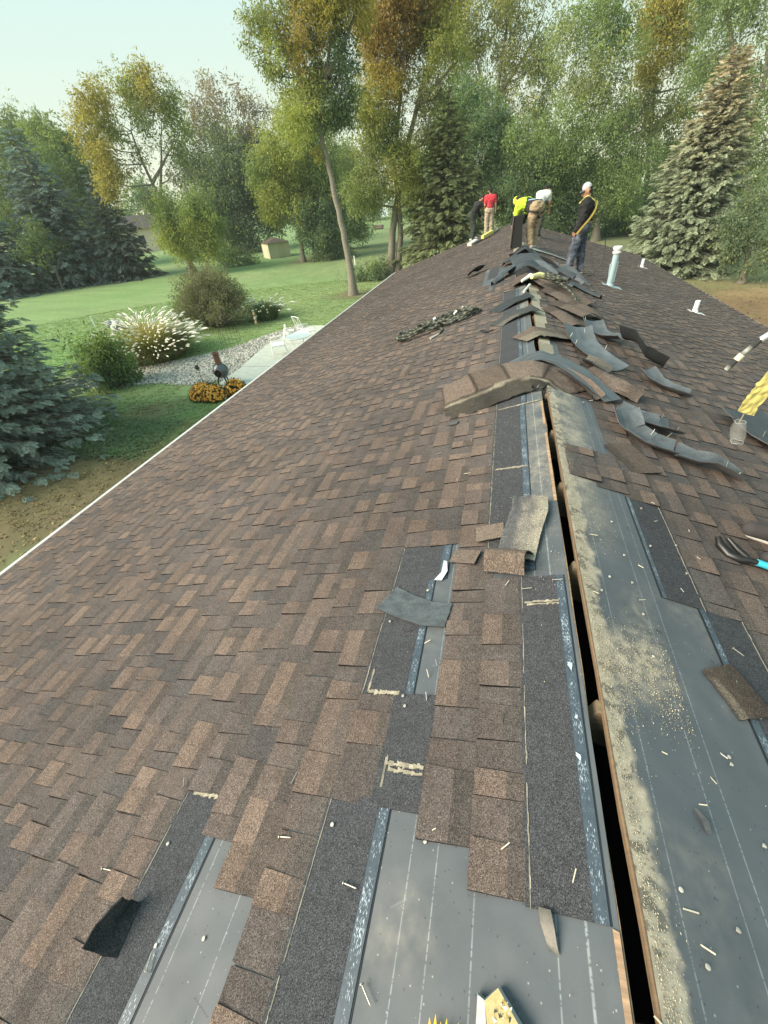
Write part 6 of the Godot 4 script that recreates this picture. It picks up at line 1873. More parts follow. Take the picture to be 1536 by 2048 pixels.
func hardware() -> void:
	# coiled ropes
	var black := Color(0.045, 0.05, 0.04)
	var tan := Color(0.17, 0.175, 0.125)
	var one := rope("coiled_rope", "black and tan flecked rope coiled in two bunches on the left slope", [
		coil(-1, 7.14, 1.78, 0.15, 0.36, 6, 0.03), coil(-1, 7.30, 1.12, 0.22, 0.34, 6, 0.03),
		[R(-1, 7.2, 1.7, 0.03), R(-1, 7.5, 1.55, 0.12), R(-1, 7.75, 1.3, 0.05), R(-1, 7.6, 1.0, 0.03)], [R(-1, 7.1, 1.4, 0.03), R(-1, 6.95, 1.32, 0.03), R(-1, 6.72, 1.36, 0.025)]], 0.0150, black, tan, "coiled ropes")
	for q in [[7.48, 1.50, 0.16], [7.55, 1.02, 0.10], [7.42, 1.12, 0.08]]:
		var t := MB.new()
		t.tube([R(-1, q[0], q[1] + q[2] * 0.6, 0.10), R(-1, q[0] + 0.04, q[1], 0.12)], [0.018, 0.024, 0.02], 8, [Color(0.74, 0.74, 0.72)])
		obj("white_tape", t, M.cloth, one)
	var tail := MB.new()
	tail.tube([R(-1, 6.72, 1.36, 0.025), R(-1, 6.60, 1.48, 0.025)], [0.014, 0.018], 8, [Color(0.42, 0.41, 0.37)])
	obj("rope_end", tail, M.cloth, one)
	var two := rope("coiled_rope", "black and tan flecked rope bundled over the right side of the ridge", [
		coil(1, 8.25, 0.42, 0.14, 0.22, 5, 0.16), [R(1, 8.3, 0.2, 0.16), R(1, 8.25, 0.5, 0.15), R(1, 7.95, 0.75, 0.1), R(1, 7.75, 0.85, 0.04), R(1, 7.6, 0.95, 0.03), R(1, 7.6, 1.05, 0.02)],
		[R(1, 8.2, 0.22, 0.19), R(1, 8.15, 0.5, 0.18), R(1, 7.85, 0.72, 0.12), R(1, 7.7, 0.8, 0.05)], [R(1, 8.35, 0.15, 0.17), R(1, 8.35, 0.55, 0.15), R(1, 8.1, 0.78, 0.08), R(1, 7.85, 0.9, 0.04)]], 0.014, black, tan, "coiled ropes")
	var b := MB.new()
	b.tube([R(1, 8.1, 0.02, 0.16), R(1, 8.25, 0.14, 0.19), R(1, 8.3, 0.3, 0.2), R(1, 8.2, 0.36, 0.19)], [0.035, 0.05, 0.04, 0.03], 8, [Color(0.68, 0.64, 0.32)])
	obj("shock_pack", b, M.cloth, two)
	b = MB.new()
	b.tube([R(-1, 8.05, 0.06, 0.12), R(1, 8.15, 0.0, 0.17), R(1, 8.1, 0.05, 0.18)], [0.022, 0.034, 0.016], 8, [Color(0.72, 0.72, 0.70)])
	b.tube([R(-1, 7.4, 0.05, 0.07), R(1, 7.7, 0.0, 0.10)], [0.018, 0.022], 8, [Color(0.55, 0.55, 0.52)])
	obj("white_tape", b, M.cloth, two)
	b = MB.new()
	b.box(R(1, 8.25, 0.42, 0.2), Vector3(0.05, 0.02, 0.03), Basis(Vector3.UP, 0.4), Color(0.55, 0.55, 0.53))
	obj("buckle", b, M.metal, two)
	# the bar and the bag by the bending worker
	b = MB.new()
	b.tube([R(1, 13.7, 0.34, 0.05), R(1, 13.5, 0.8, 0.06), R(1, 13.25, 1.36, 0.05)], [0.05, 0.03, 0.028], 8, [Color(0.07, 0.085, 0.09)])
	tag(obj("long_bar", b, M.metal, self, R(1, 13.5, 0.8)), "long dark bar lying on the right slope towards the standing worker", "bar")
	var bag := thing("tool_bag", "black upright bag held at the ridge by the bending worker", "bag", R(-1, 14.0, 0.12))
	b = MB.new()
	var c0 := R(-1, 14.0, 0.08, 0.0)
	for k in 1:
		b.hexa([c0 + Vector3(-0.20, 0, 0.14), c0 + Vector3(0.12, 0, 0.14), c0 + Vector3(0.12, 0, -0.14), c0 + Vector3(-0.20, 0, -0.14), c0 + Vector3(-0.16, 0.72, 0.08), c0 + Vector3(0.06, 0.76, 0.06), c0 + Vector3(0.06, 0.76, -0.08), c0 + Vector3(-0.16, 0.72, -0.08)], grey(0.012))
	obj("sack", b, M.cloth, bag)
	b = MB.new()
	b.tube([c0 + Vector3(-0.2, 0.0, 0.15), c0 + Vector3(-0.17, 0.72, 0.09)], [0.018, 0.015], 6, [Color(0.10, 0.08, 0.07)])
	obj("frame_rod", b, M.cloth, bag)
	# gear beside the red-shirted worker
	var gear := thing("nail_gun", "yellow and black tool lying on the left slope below the red shirted worker", "tool", R(-1, 21.5, 1.35))
	b = MB.new()
	b.bar(R(-1, 22.2, 0.75, 0.08), R(-1, 20.6, 1.75, 0.06), 0.10, 0.05, Color(0.06, 0.06, 0.06))
	obj("bar", b, M.plastic, gear)
	b = MB.new()
	b.bar(R(-1, 21.6, 1.0, 0.15), R(-1, 21.0, 1.4, 0.13), 0.14, 0.12, Color(0.62, 0.55, 0.16))
	b.bar(R(-1, 21.2, 1.7, 0.1), R(-1, 20.7, 1.95, 0.08), 0.2, 0.1, Color(0.66, 0.64, 0.55))
	obj("body", b, M.plastic, gear)
	# pipes
	pipe("vent_pipe", "tall pale blue-grey vent pipe with a white ringed cap on the right slope", 1, 11.07, 1.997, 0.74, 0.062, Color(0.34, 0.44, 0.47), true)
	pipe("vent_stub", "short white vent stub halfway along the right eave, nearer one", 1, 10.69, 3.786, 0.27, 0.047, Color(0.78, 0.79, 0.78), false)
	pipe("vent_stub", "short white vent stub far along the right eave, farther one", 1, 18.08, 4.48, 0.3, 0.047, Color(0.78, 0.79, 0.78), false)
	# hose loop at the standing worker's heel
	b = MB.new()
	b.tube([R(1, 11.75, 1.62, 0.75), R(1, 11.7, 1.72, 0.5), R(1, 11.65, 1.74, 0.25), R(1, 11.6, 1.66, 0.05), R(1, 11.55, 1.55, 0.02)], [0.012], 7, [grey(0.03)])
	tag(obj("hanging_strap", b, M.plastic, self, R(1, 11.7, 1.7)), "thin black strap looping down behind the standing worker's leg", "strap")
	# hammer-tacker with a teal grip, and the sneaker, at the right edge
	var ham := thing("hook_hammer", "black hooked roofing tool with a teal handle at the right edge", "tool", R(1, 1.9, 1.0))
	b = MB.new()
	b.tube([R(1, 2.00, 0.875, 0.045), R(1, 1.955, 0.880, 0.03), R(1, 1.905, 0.910, 0.022), R(1, 1.88, 0.950, 0.03), R(1, 1.875, 0.995, 0.045)], [0.014, 0.022, 0.025, 0.023, 0.018], 10, [grey(0.045)])
	b.tube([R(1, 1.97, 0.895, 0.075), R(1, 1.92, 0.935, 0.06), R(1, 1.885, 0.980, 0.05)], [0.011, 0.015, 0.016], 8, [grey(0.05)])
	obj("head", b, M.metal, ham)
	b = MB.new()
	b.tube([R(1, 1.875, 0.990, 0.045), R(1, 1.865, 1.030, 0.05)], [0.015, 0.014], 10, [grey(0.05)])
	obj("neck", b, M.metal, ham)
	b = MB.new()
	b.tube([R(1, 1.868, 1.022, 0.05), R(1, 1.83, 1.270, 0.06)], [0.0175, 0.019], 12, [Color(0.05, 0.46, 0.58)])
	obj("handle", b, M.plastic, ham)
	# rope end and yellow energy pack hanging from the harness of the worker outside the right edge
	rope("lanyard", "black braided rope end with a silver sleeve hanging in from the right edge", [[Vector3(0.735, 4.965, -2.4), Vector3(0.757, 5.008, -2.4), Vector3(0.78, 5.05, -2.4), Vector3(0.812, 5.093, -2.4), Vector3(0.845, 5.135, -2.4), Vector3(0.93, 5.22, -2.4)]], 0.0125, grey(0.035), Color(0.34, 0.34, 0.31))
	var lan: Node3D = get_child(get_child_count() - 1)
	b = MB.new()
	b.tube([Vector3(0.825, 5.11, -2.4), Vector3(0.96, 5.25, -2.38)], [0.017, 0.017], 10, [Color(0.66, 0.67, 0.66)])
	obj("sleeve", b, M.metal, lan)
	b = MB.new()
	b.tube([Vector3(0.762, 5.014, -2.4), Vector3(0.776, 5.042, -2.4)], [0.0165, 0.0165], 10, [Color(0.60, 0.53, 0.40)])
	obj("band", b, M.cloth, lan)
	var pk := thing("shock_absorber", "crumpled yellow webbing pack with a clear plastic sleeve hanging at the right edge", "strap", Vector3(0.93, 4.9, -2.4))
	b = MB.new()
	var rows := []
	var zz := noise(9.0, 3, 2)
	for r in 26:
		var f := r / 25.0
		var o := Vector3(lerpf(1.03, 0.905, pow(f, 0.7)), lerpf(5.14, 4.735, f), -2.4)
		var line := []
		for q in 10:
			var g := q / 9.0 - 0.5
			line.append(o + Vector3(g * 0.082, -g * 0.025, 0.008 * zz.get_noise_2d(f * 5.0, g * 1.5) + 0.006 * zz.get_noise_2d(f * 14.0, g * 5.0)) + Vector3(0.008, 0, 0) * zz.get_noise_1d(f * 9.0) * (1.0 if q == 0 or q == 9 else 0.3))
		rows.append(line)
	b.sheet(rows, 0.006, func(f, g): return Color(0.72, 0.58, 0.12).lerp(Color(0.74, 0.68, 0.46), clampf(0.5 + 1.6 * zz.get_noise_2d(f * 2.0, g * 0.6), 0, 1)).lerp(Color(0.45, 0.32, 0.14), 0.7 if absf(f - 0.3) < 0.035 else 0.0), Color(0.55, 0.48, 0.16))
	obj("webbing", b, M.cloth, pk)
	b = MB.new()
	b.tube([Vector3(0.906, 4.685, -2.4), Vector3(0.91, 4.65, -2.4), Vector3(0.928, 4.60, -2.4), Vector3(0.936, 4.565, -2.4)], [0.026, 0.034, 0.036, 0.030], 12, [Color.WHITE], false)
	obj("plastic_sleeve", b, M.film, pk)
	b = MB.new()
	for e in [[Vector3(0.906, 4.685, -2.4), 0.026], [Vector3(0.936, 4.565, -2.4), 0.030]]:
		var ring := []
		for k in 13: ring.append(e[0] + Vector3(cos(TAU * k / 12.0) * e[1], 0.004 * sin(k * 2.3), sin(TAU * k / 12.0) * e[1]))
		b.tube(ring, [0.0012], 5, [Color(0.42, 0.40, 0.36)], false)
	b.tube([Vector3(0.906, 4.74, -2.4), Vector3(0.905, 4.68, -2.4)], [0.004], 6, [Color(0.25, 0.22, 0.16)])
	obj("sleeve_rim", b, M.plastic, pk)
	# worn tool tip and yellow scrap at the bottom edge
	var tip := thing("worn_tool", "worn tool end with chipped yellow and white paint at the bottom edge", "tool", R(-1, 0.06, 0.27))
	b = MB.new()
	b.hexa([R(-1, 0.065, 0.318, 0.01), R(-1, 0.0, 0.30, 0.012), R(-1, 0.03, 0.215, 0.012), R(-1, 0.092, 0.283, 0.012), R(-1, 0.06, 0.312, 0.036), R(-1, 0.0, 0.296, 0.05), R(-1, 0.03, 0.222, 0.05), R(-1, 0.086, 0.282, 0.036)], Color(0.62, 0.50, 0.24), Color(0.5, 0.5, 0.48))
	obj("blade", b, M.dust, tip)
	var cp := MB.new()
	cp.hexa([R(-1, 0.072, 0.335, 0.01), R(-1, -0.02, 0.335, 0.012), R(-1, -0.01, 0.302, 0.012), R(-1, 0.066, 0.318, 0.012), R(-1, 0.066, 0.328, 0.034), R(-1, -0.02, 0.328, 0.046), R(-1, -0.01, 0.298, 0.048), R(-1, 0.061, 0.312, 0.036)], Color(0.62, 0.63, 0.60), Color(0.4, 0.41, 0.4))
	obj("chipped_face", cp, M.dust, tip)
	b = MB.new()
	for k in 36:
		var a := lerpf(0.005, 0.07, rng.randf())
		var s := lerpf(0.25, 0.292, rng.randf())
		var p := R(-1, a, s, 0.0515 - 0.0135 * clampf((a - 0.0) / 0.08, 0, 1) + 0.0006)
		var d := Vector3(rf(-1, 1), 0, rf(-1, 1)) * 0.006
		b.tri(p - d, p + Vector3(d.z, 0.0, -d.x) * 1.2, p + d, [Color(0.62, 0.62, 0.58), Color(0.06, 0.055, 0.05), Color(0.40, 0.27, 0.06)][k % 3])
	obj("paint_chips", b, M.paint, tip)
	b = MB.new()
	for k in 6:
		var a := -0.5 + k * 0.25
		var base := R(-1, -0.018, 0.41 - 0.011 * (k - 2.5), 0.012)
		b.tri(base + Vector3(-0.009, 0, 0.01), base + Vector3(0.009, 0, 0.01), base + Vector3(a * 0.01, 0.014, -0.026 - 0.008 * (k % 2)), Color(0.80, 0.50, 0.03))
	b.hexa([R(-1, -0.06, 0.45, 0.01), R(-1, -0.06, 0.37, 0.01), R(-1, -0.02, 0.375, 0.01), R(-1, -0.02, 0.445, 0.01), R(-1, -0.06, 0.45, 0.018), R(-1, -0.06, 0.37, 0.018), R(-1, -0.02, 0.375, 0.018), R(-1, -0.02, 0.445, 0.018)], Color(0.80, 0.52, 0.04))
	tag(obj("yellow_scrap", b, M.cloth, self, R(-1, -0.01, 0.41)), "bright yellow jagged scrap poking in at the bottom edge", "scrap")
	# nails
	var loose := [[0.426, 1.050, 1.4], [0.267, 1.019, 0.1], [0.195, 0.740, -0.1], [0.064, 1.736, 0.05], [0.018, 0.623, -0.7], [0.354, 1.561, 2.2], [1.346, 0.074, 0.0], [1.305, 0.206, 0.05], [-0.107, 1.318, 1.9], [1.417, 0.292, 0.4], [2.386, 0.568, 0.0], [2.758, 0.821, 0.3], [1.719, 0.35, 0.1]]
	var where := ["standing almost upright in the photo on brown shingles left of centre", "lying level on brown shingles above the near dark strip", "lying level on the near dark bared strip", "lying level far left on the brown shingles", "slanting over the tar strip at the bottom edge", "slanting beside the dusty top of the leftmost dark strip", "level near the top right corner of the big dark shingle", "level on the brown tab left of the big dark shingle", "slanting on the leftmost tar strip", "beside the lower brown tab near the dusty pale shingle", "level on brown shingles left of the bared strip", "level on brown shingles below the curled strip", "level on the bared strip left of the cut"]
	for k in loose.size():
		nail("loose roofing nail " + where[k], -1, loose[k][0], loose[k][1], loose[k][2], "loose roofing nails")
	for q in [[1.24, 0.66, -0.6, "slanting near the dark strip's lower corner on the right felt"], [1.07, 0.60, -0.3, "level above the narrow cap shingle on the right felt"]]:
		nail("loose roofing nail " + q[3], 1, q[0], q[1], q[2], "loose roofing nails")
	for q in [[0.333, 0.510, 0.003], [-0.055, 1.333, 0.008], [-0.006, 1.169, 0.003], [0.783, 0.680, 0.01], [0.743, 0.663, 0.01], [1.341, 0.666, 0.01], [0.329, 0.836, 0.01], [0.177, 1.494, 0.01], [1.156, 0.830, 0.01]]:
		nail_head("pale nail head standing in the torn left slope near the camera", -1, q[0], q[1], q[2], "nail heads on the left slope")
	for q in [[1.892, 0.283], [1.639, 0.297], [1.449, 0.188], [1.457, 0.295], [1.280, 0.302], [1.775, 0.461], [1.072, 0.289], [0.740, 0.454], [0.763, 0.455], [0.530, 0.460], [0.358, 0.166], [0.317, 0.295], [0.229, 0.187], [1.344, 0.133], [1.642, 0.605], [1.850, 0.617], [0.954, 0.645], [2.110, 0.496], [0.538, 0.30]]:
		nail_head("pale nail head standing in the bare grey felt right of the cut", 1, q[0], q[1], 0.004 if q[1] < 0.43 or q[0] < 1.4 else 0.01, "nail heads on the right felt")


# ---------------------------------------------------------------- people
# meshes the smooth union of tapered capsules [a, b, radius a, radius b, colour] with surface nets
func flesh(b: MB, prims: Array, cell: float, blend: float, grow := 0.0, crease := 0.0) -> void:
	var lo := Vector3.ONE * 1e9
	var hi := -lo
	for q in prims:
		var r: float = maxf(q[2], q[3]) + grow + cell * 2.5
		lo = lo.min(q[0] - Vector3.ONE * r).min(q[1] - Vector3.ONE * r)
		hi = hi.max(q[0] + Vector3.ONE * r).max(q[1] + Vector3.ONE * r)
	var nx := int((hi.x - lo.x) / cell) + 2
	var ny := int((hi.y - lo.y) / cell) + 2
	var nz := int((hi.z - lo.z) / cell) + 2
	var f := PackedFloat32Array()
	f.resize(nx * ny * nz)
	f.fill(1.0)
	var who := PackedInt32Array()
	who.resize(nx * ny * nz)
	var near := PackedFloat32Array()
	near.resize(nx * ny * nz)
	near.fill(9.0)
	for k in prims.size():
		var q: Array = prims[k]
		var a: Vector3 = q[0]
		var d: Vector3 = q[1] - a
		var dd := maxf(d.length_squared(), 1e-9)
		var ra: float = q[2] + grow
		var rb: float = q[3] + grow
		var m := Vector3.ONE * (maxf(ra, rb) + blend + cell * 2.0)
		var p0 := ((a.min(q[1]) - m - lo) / cell).floor()
		var p1 := ((a.max(q[1]) + m - lo) / cell).ceil()
		for z in range(maxi(0, int(p0.z)), mini(nz, int(p1.z) + 1)):
			for y in range(maxi(0, int(p0.y)), mini(ny, int(p1.y) + 1)):
				var row := (z * ny + y) * nx
				for x in range(maxi(0, int(p0.x)), mini(nx, int(p1.x) + 1)):
					var p := lo + Vector3(x, y, z) * cell
					var t := clampf((p - a).dot(d) / dd, 0.0, 1.0)
					var e := (p - a - d * t).length() - lerpf(ra, rb, t)
					var o := f[row + x]
					if e < near[row + x]:
						near[row + x] = e; who[row + x] = k
					var h := maxf(blend - absf(e - o), 0.0) / blend
					f[row + x] = minf(e, o) - h * h * blend * 0.25
	var ids := PackedInt32Array()
	ids.resize(nx * ny * nz)
	ids.fill(-1)
	var k0 := b.v.size()
	var step := [0, 1, nx, nx + 1, nx * ny, nx * ny + 1, nx * ny + nx, nx * ny + nx + 1]
	for z in nz - 1:
		for y in ny - 1:
			for x in nx - 1:
				var at := (z * ny + y) * nx + x
				var mask := 0
				for c in 8:
					if f[at + step[c]] < 0.0: mask |= 1 << c
				if mask == 0 or mask == 255: continue
				var sum := Vector3.ZERO
				var n := 0
				for c in 8:
					for ax in [1, 2, 4]:
						if c & ax: continue
						var g: int = c | ax
						var fa := f[at + step[c]]
						var fb := f[at + step[g]]
						if (fa < 0.0) == (fb < 0.0): continue
						var t := fa / (fa - fb)
						var pa := Vector3(c & 1, (c >> 1) & 1, (c >> 2) & 1)
						var pb := Vector3(g & 1, (g >> 1) & 1, (g >> 2) & 1)
						sum += pa.lerp(pb, t)
						n += 1
				ids[at] = b.v.size()
				b.v.append(lo + (Vector3(x, y, z) + sum / n) * cell)
				b.n.append(Vector3.ZERO)
				b.t.append(Vector2.ZERO)
				b.c.append(prims[who[at]][4])
	if crease > 0.0:   # folds of cloth
		var w1 := noise(7.0, 5, 2)
		for k in range(k0, b.v.size()):
			var p := b.v[k] * Vector3(1.0, 1.7, 1.0)
			b.v[k] += Vector3(w1.get_noise_3dv(p), 0.5 * w1.get_noise_3dv(p + Vector3(9, 0, 0)), w1.get_noise_3dv(p + Vector3(0, 0, 9))) * crease
	for z in range(1, nz - 1):
		for y in range(1, ny - 1):
			for x in range(1, nx - 1):
				var at := (z * ny + y) * nx + x
				var fa := f[at]
				for ax in 3:
					var to: int = at + [1, nx, nx * ny][ax]
					if (fa < 0.0) == (f[to] < 0.0): continue
					var u: int = [nx, nx * ny, 1][ax]
					var w: int = [nx * ny, 1, nx][ax]
					var q := [ids[at - u - w], ids[at - w], ids[at], ids[at - u]]
					if fa >= 0.0: q.reverse()
					if q.min() < 0: continue
					var m := (b.v[q[2]] - b.v[q[0]]).cross(b.v[q[3]] - b.v[q[1]])
					for j in 4: b.n[q[j]] += m
					b.i.append_array([q[0], q[2], q[1], q[0], q[3], q[2]])
	for k in range(k0, b.v.size()): b.n[k] = b.n[k].normalized()


func tape(b: MB, pts: Array, width: float, hub: Vector3, col: Color) -> void:
	# flat webbing that follows points, facing away from hub
	var c := Curve3D.new()
	for p in pts: c.add_point(p)
	for k in range(1, pts.size() - 1):
		var d: Vector3 = (pts[k + 1] - pts[k - 1]) * 0.18
		c.set_point_in(k, -d); c.set_point_out(k, d)
	var long := c.get_baked_length()
	var rows := []
	var n := 14
	for k in n + 1:
		var p := c.sample_baked(long * k / n)
		var d := (c.sample_baked(minf(long * k / n + 0.01, long)) - c.sample_baked(maxf(long * k / n - 0.01, 0))).normalized()
		var out := (p - hub - d * (p - hub).dot(d)).normalized()
		var side := d.cross(out).normalized() * width * 0.5
		rows.append([p - side, p, p + side])
	b.sheet(rows, 0.006, func(_f, _g): return col, col * 0.8)


const SKIN := Color(0.40, 0.215, 0.135)


# j holds the joints in the person's own frame (x right, y up, -z ahead), metres above the feet
func person(label: String, feet: Vector3, yaw: float, size: float, j: Dictionary, look: Dictionary) -> Node3D:
	var o := thing("person", label, "person", feet)
	var bs := Basis(Vector3.UP, yaw).scaled(Vector3.ONE * size)
	var P := {}
	for k in j: P[k] = feet + bs * j[k]
	var s := size
	var torso := [
		[P.hip_l.lerp(P.hip_r, 0.15), P.hip_l.lerp(P.hip_r, 0.85), 0.118 * s, 0.118 * s, SKIN],
		[P.pelvis, P.waist, 0.125 * s, 0.118 * s, SKIN], [P.waist, P.chest, 0.118 * s, 0.135 * s, SKIN],
		[P.sh_l.lerp(P.chest, 0.45), P.sh_r.lerp(P.chest, 0.45), 0.12 * s, 0.12 * s, SKIN],
		[P.sh_l, P.sh_r, 0.068 * s, 0.068 * s, SKIN]]
	var arms := []
	var legs := []
	for e in ["l", "r"]:
		arms.append([P["sh_" + e], P["el_" + e], 0.056 * s, 0.042 * s, SKIN])
		arms.append([P["el_" + e], P["wr_" + e], 0.042 * s, 0.029 * s, SKIN])
		legs.append([P["hip_" + e], P["kn_" + e], 0.092 * s, 0.060 * s, SKIN])
		legs.append([P["kn_" + e], P["kn_" + e].lerp(P["an_" + e], 0.35), 0.058 * s, 0.056 * s, SKIN])
		legs.append([P["kn_" + e].lerp(P["an_" + e], 0.35), P["an_" + e], 0.056 * s, 0.038 * s, SKIN])
	var neck := [[P.chest.lerp(P.neck, 0.5), P.neck, 0.062 * s, 0.056 * s, SKIN], [P.neck, P.head, 0.054 * s, 0.054 * s, SKIN]]
	var b := MB.new()
	var feet_p := []
	for e in ["l", "r"]: feet_p.append([P["an_" + e], P["toe_" + e], 0.036 * s, 0.026 * s, SKIN])
	flesh(b, torso + arms + legs + neck + feet_p, 0.021, 0.03)
	# head, looking along «face»
	var fw: Vector3 = (bs * j.face).normalized()
	var up: Vector3 = (P.head - P.neck).normalized()
	fw = (fw - up * fw.dot(up)).normalized()
	var rt := fw.cross(up).normalized()
	var H := func(x: float, y: float, z: float) -> Vector3: return P.head + (rt * x + up * y + fw * z) * s
	var dk := SKIN * 0.75
	var head := [
		[H.call(0, 0.035, -0.02), H.call(0, 0.03, 0.01), 0.088 * s, 0.080 * s, SKIN], [H.call(0, -0.03, 0.02), H.call(0, -0.075, 0.055), 0.066 * s, 0.040 * s, SKIN],
		[H.call(0, 0.015, 0.088), H.call(0, -0.028, 0.112), 0.012 * s, 0.016 * s, SKIN], [H.call(-0.035, 0.025, 0.078), H.call(0.035, 0.025, 0.078), 0.016 * s, 0.016 * s, SKIN],
		[H.call(-0.022, -0.058, 0.088), H.call(0.022, -0.058, 0.088), 0.009 * s, 0.009 * s, Color(0.30, 0.12, 0.10)],
		[H.call(-0.088, 0.01, -0.01), H.call(-0.09, -0.03, -0.004), 0.016 * s, 0.012 * s, SKIN], [H.call(0.088, 0.01, -0.01), H.call(0.09, -0.03, -0.004), 0.016 * s, 0.012 * s, SKIN],
		[H.call(0, -0.05, -0.02), P.neck, 0.058 * s, 0.056 * s, SKIN]]
	flesh(b, head, 0.0085, 0.018)
	for x in [-0.032, 0.032]:
		b.ball(H.call(x, 0.008, 0.083), Vector3.ONE * 0.0125 * s, Basis(), Color(0.03, 0.02, 0.015), 6, 8)
	# hands: palm, four bent fingers of unequal length and a thumb from the side of the palm
	for e in ["l", "r"]:
		var w: Vector3 = P["wr_" + e]
		var d: Vector3 = (w - P["el_" + e]).normalized()
		var inn: Vector3 = (P.pelvis - w)
		inn = (inn - d * inn.dot(d)).normalized()
		if look.get("curl", 0.0) > 0.9: inn = (Vector3.DOWN - d * Vector3.DOWN.dot(d)).normalized()
		var ac := d.cross(inn).normalized() * (1.0 if e == "l" else -1.0)
		if ac.dot(bs * Vector3(0, 0, -1)) < 0.0: ac = -ac
		var hand := [[w, w + d * 0.05 * s, 0.028 * s, 0.026 * s, SKIN], [w + (d * 0.05 + ac * 0.022) * s, w + (d * 0.085 + ac * 0.026) * s, 0.019 * s, 0.016 * s, SKIN], [w + (d * 0.05 - ac * 0.022) * s, w + (d * 0.08 - ac * 0.026) * s, 0.019 * s, 0.015 * s, SKIN]]
		for k in 4:
			var off := ac * (0.033 - 0.022 * k)
			var lng: float = [0.068, 0.078, 0.072, 0.056][k]
			var a0 := w + (d * 0.088 + off) * s
			var a1 := a0 + (d * 0.8 + inn * 0.45).normalized() * lng * 0.52 * s
			var a2 := a1 + (d * 0.3 + inn * 0.9).normalized() * lng * 0.48 * s
			hand.append([a0, a1, 0.0095 * s, 0.0088 * s, SKIN]); hand.append([a1, a2, 0.0088 * s, 0.0075 * s, SKIN])
		var t0 := w + (d * 0.03 + ac * 0.026) * s
		var t1 := t0 + (d * 0.6 + ac * 0.6 + inn * 0.3).normalized() * 0.04 * s
		hand.append([t0, t1, 0.013 * s, 0.0105 * s, SKIN]); hand.append([t1, t1 + (d * 0.8 + inn * 0.5).normalized() * 0.032 * s, 0.0105 * s, 0.008 * s, SKIN])
		flesh(b, hand, 0.0065, 0.008)
	obj("body", b, M.skin, o)
	# clothes
	b = MB.new()
	var sleeves := arms.duplicate(true)
	if look.get("short", false):
		sleeves = [arms[0].duplicate(), arms[2].duplicate()]
		for q in sleeves: q[1] = q[0].lerp(q[1], 0.62)
	else:
		for k in [1, 3]: sleeves[k][1] = sleeves[k][0].lerp(sleeves[k][1], 0.96)
	var wear := torso.duplicate(true) + sleeves + [[P.chest.lerp(P.neck, 0.3), P.chest.lerp(P.neck, 0.86), 0.07 * s, 0.062 * s, SKIN]]
	for q in wear: q[4] = look.shirt
	if look.has("upper"):
		for k in [3, 4, 5, 7]: wear[k][4] = look.upper
		wear[wear.size() - 1][4] = look.upper
	flesh(b, wear, 0.016, 0.04, 0.030, 0.022)
	obj("shirt", b, M.cloth, o)
	b = MB.new()
	var pants := [torso[0].duplicate(), [P.pelvis, P.pelvis.lerp(P.waist, 0.45), 0.125 * s, 0.122 * s, SKIN]] + legs.duplicate(true)
	for q in pants: q[4] = look.pants
	for k in [4, 7]: pants[k][3] = 0.052 * s
	flesh(b, pants, 0.016, 0.03, 0.034, 0.024)
	if look.has("fade"):
		var wear_noise := noise(5.0, 4, 2)
		for k in b.v.size():
			var f := wear_noise.get_noise_3dv(b.v[k])
			b.c[k] = look.pants.lerp(look.fade, clampf(f * 1.8 - 0.1, 0, 0.7))
	obj("trousers", b, M.cloth, o)
	for e in ["l", "r"]:
		b = MB.new()
		var an: Vector3 = P["an_" + e]
		var toe: Vector3 = P["toe_" + e]
		var dir: Vector3 = (toe - an)
		var heel := an - Vector3(dir.x, 0, dir.z).normalized() * 0.045 * s
		heel.y = minf(an.y - 0.045 * s, toe.y + 0.02)
		flesh(b, [[an, heel, 0.046 * s, 0.038 * s, look.shoe], [heel, toe, 0.040 * s, 0.034 * s, look.shoe], [an, toe, 0.046 * s, 0.034 * s, look.shoe]], 0.012, 0.02, 0.006)
		obj("shoe", b, M.cloth, o)
		b = MB.new()
		flesh(b, [[heel + Vector3(0, -0.032, 0) * s, toe + Vector3(0, -0.022, 0) * s, 0.030 * s, 0.028 * s, look.get("sole", Color(0.6, 0.58, 0.53))]], 0.012, 0.01, 0.010)
		obj("sole", b, M.cloth, o)
	if look.has("cap"):
		b = MB.new()
		flesh(b, [[H.call(0, 0.078, -0.025), H.call(0, 0.074, 0.008), 0.082 * s, 0.076 * s, look.cap], [H.call(0, 0.10, -0.012), H.call(0, 0.10, 0.0), 0.066 * s, 0.066 * s, look.cap]], 0.009, 0.02, 0.006)
		var hb := MB.new()
		flesh(hb, [[H.call(0, 0.035, -0.035), H.call(0, 0.0, -0.045), 0.083 * s, 0.070 * s, look.get("hair", grey(0.015))]], 0.010, 0.02, 0.003)
		obj("hair", hb, M.cloth, o)
		obj("cap", b, M.cloth, o)
		if look.has("brim"):
			b = MB.new()
			var rows := []
			for r in 5:
				var line := []
				for q in 7:
					var a := (q / 6.0 - 0.5) * 1.9
					var rad := 0.085 + 0.085 * r / 4.0 * cos(a * 0.75)
					line.append(H.call(sin(a) * minf(rad, 0.11), 0.062 - 0.02 * r / 4.0 - 0.02 * absf(sin(a)), cos(a) * rad + 0.012))
				rows.append(line)
			b.sheet(rows, 0.006, func(_f, _g): return look.brim, look.brim * 0.7)
			obj("brim", b, M.cloth, o)
	else:
		b = MB.new()
		flesh(b, [[H.call(0, 0.058, -0.03), H.call(0, 0.06, 0.0), 0.088 * s, 0.078 * s, look.hair], [H.call(0, 0.02, -0.06), H.call(0, -0.02, -0.06), 0.07 * s, 0.055 * s, look.hair]], 0.010, 0.02, 0.004)
		obj("hair", b, M.cloth, o)
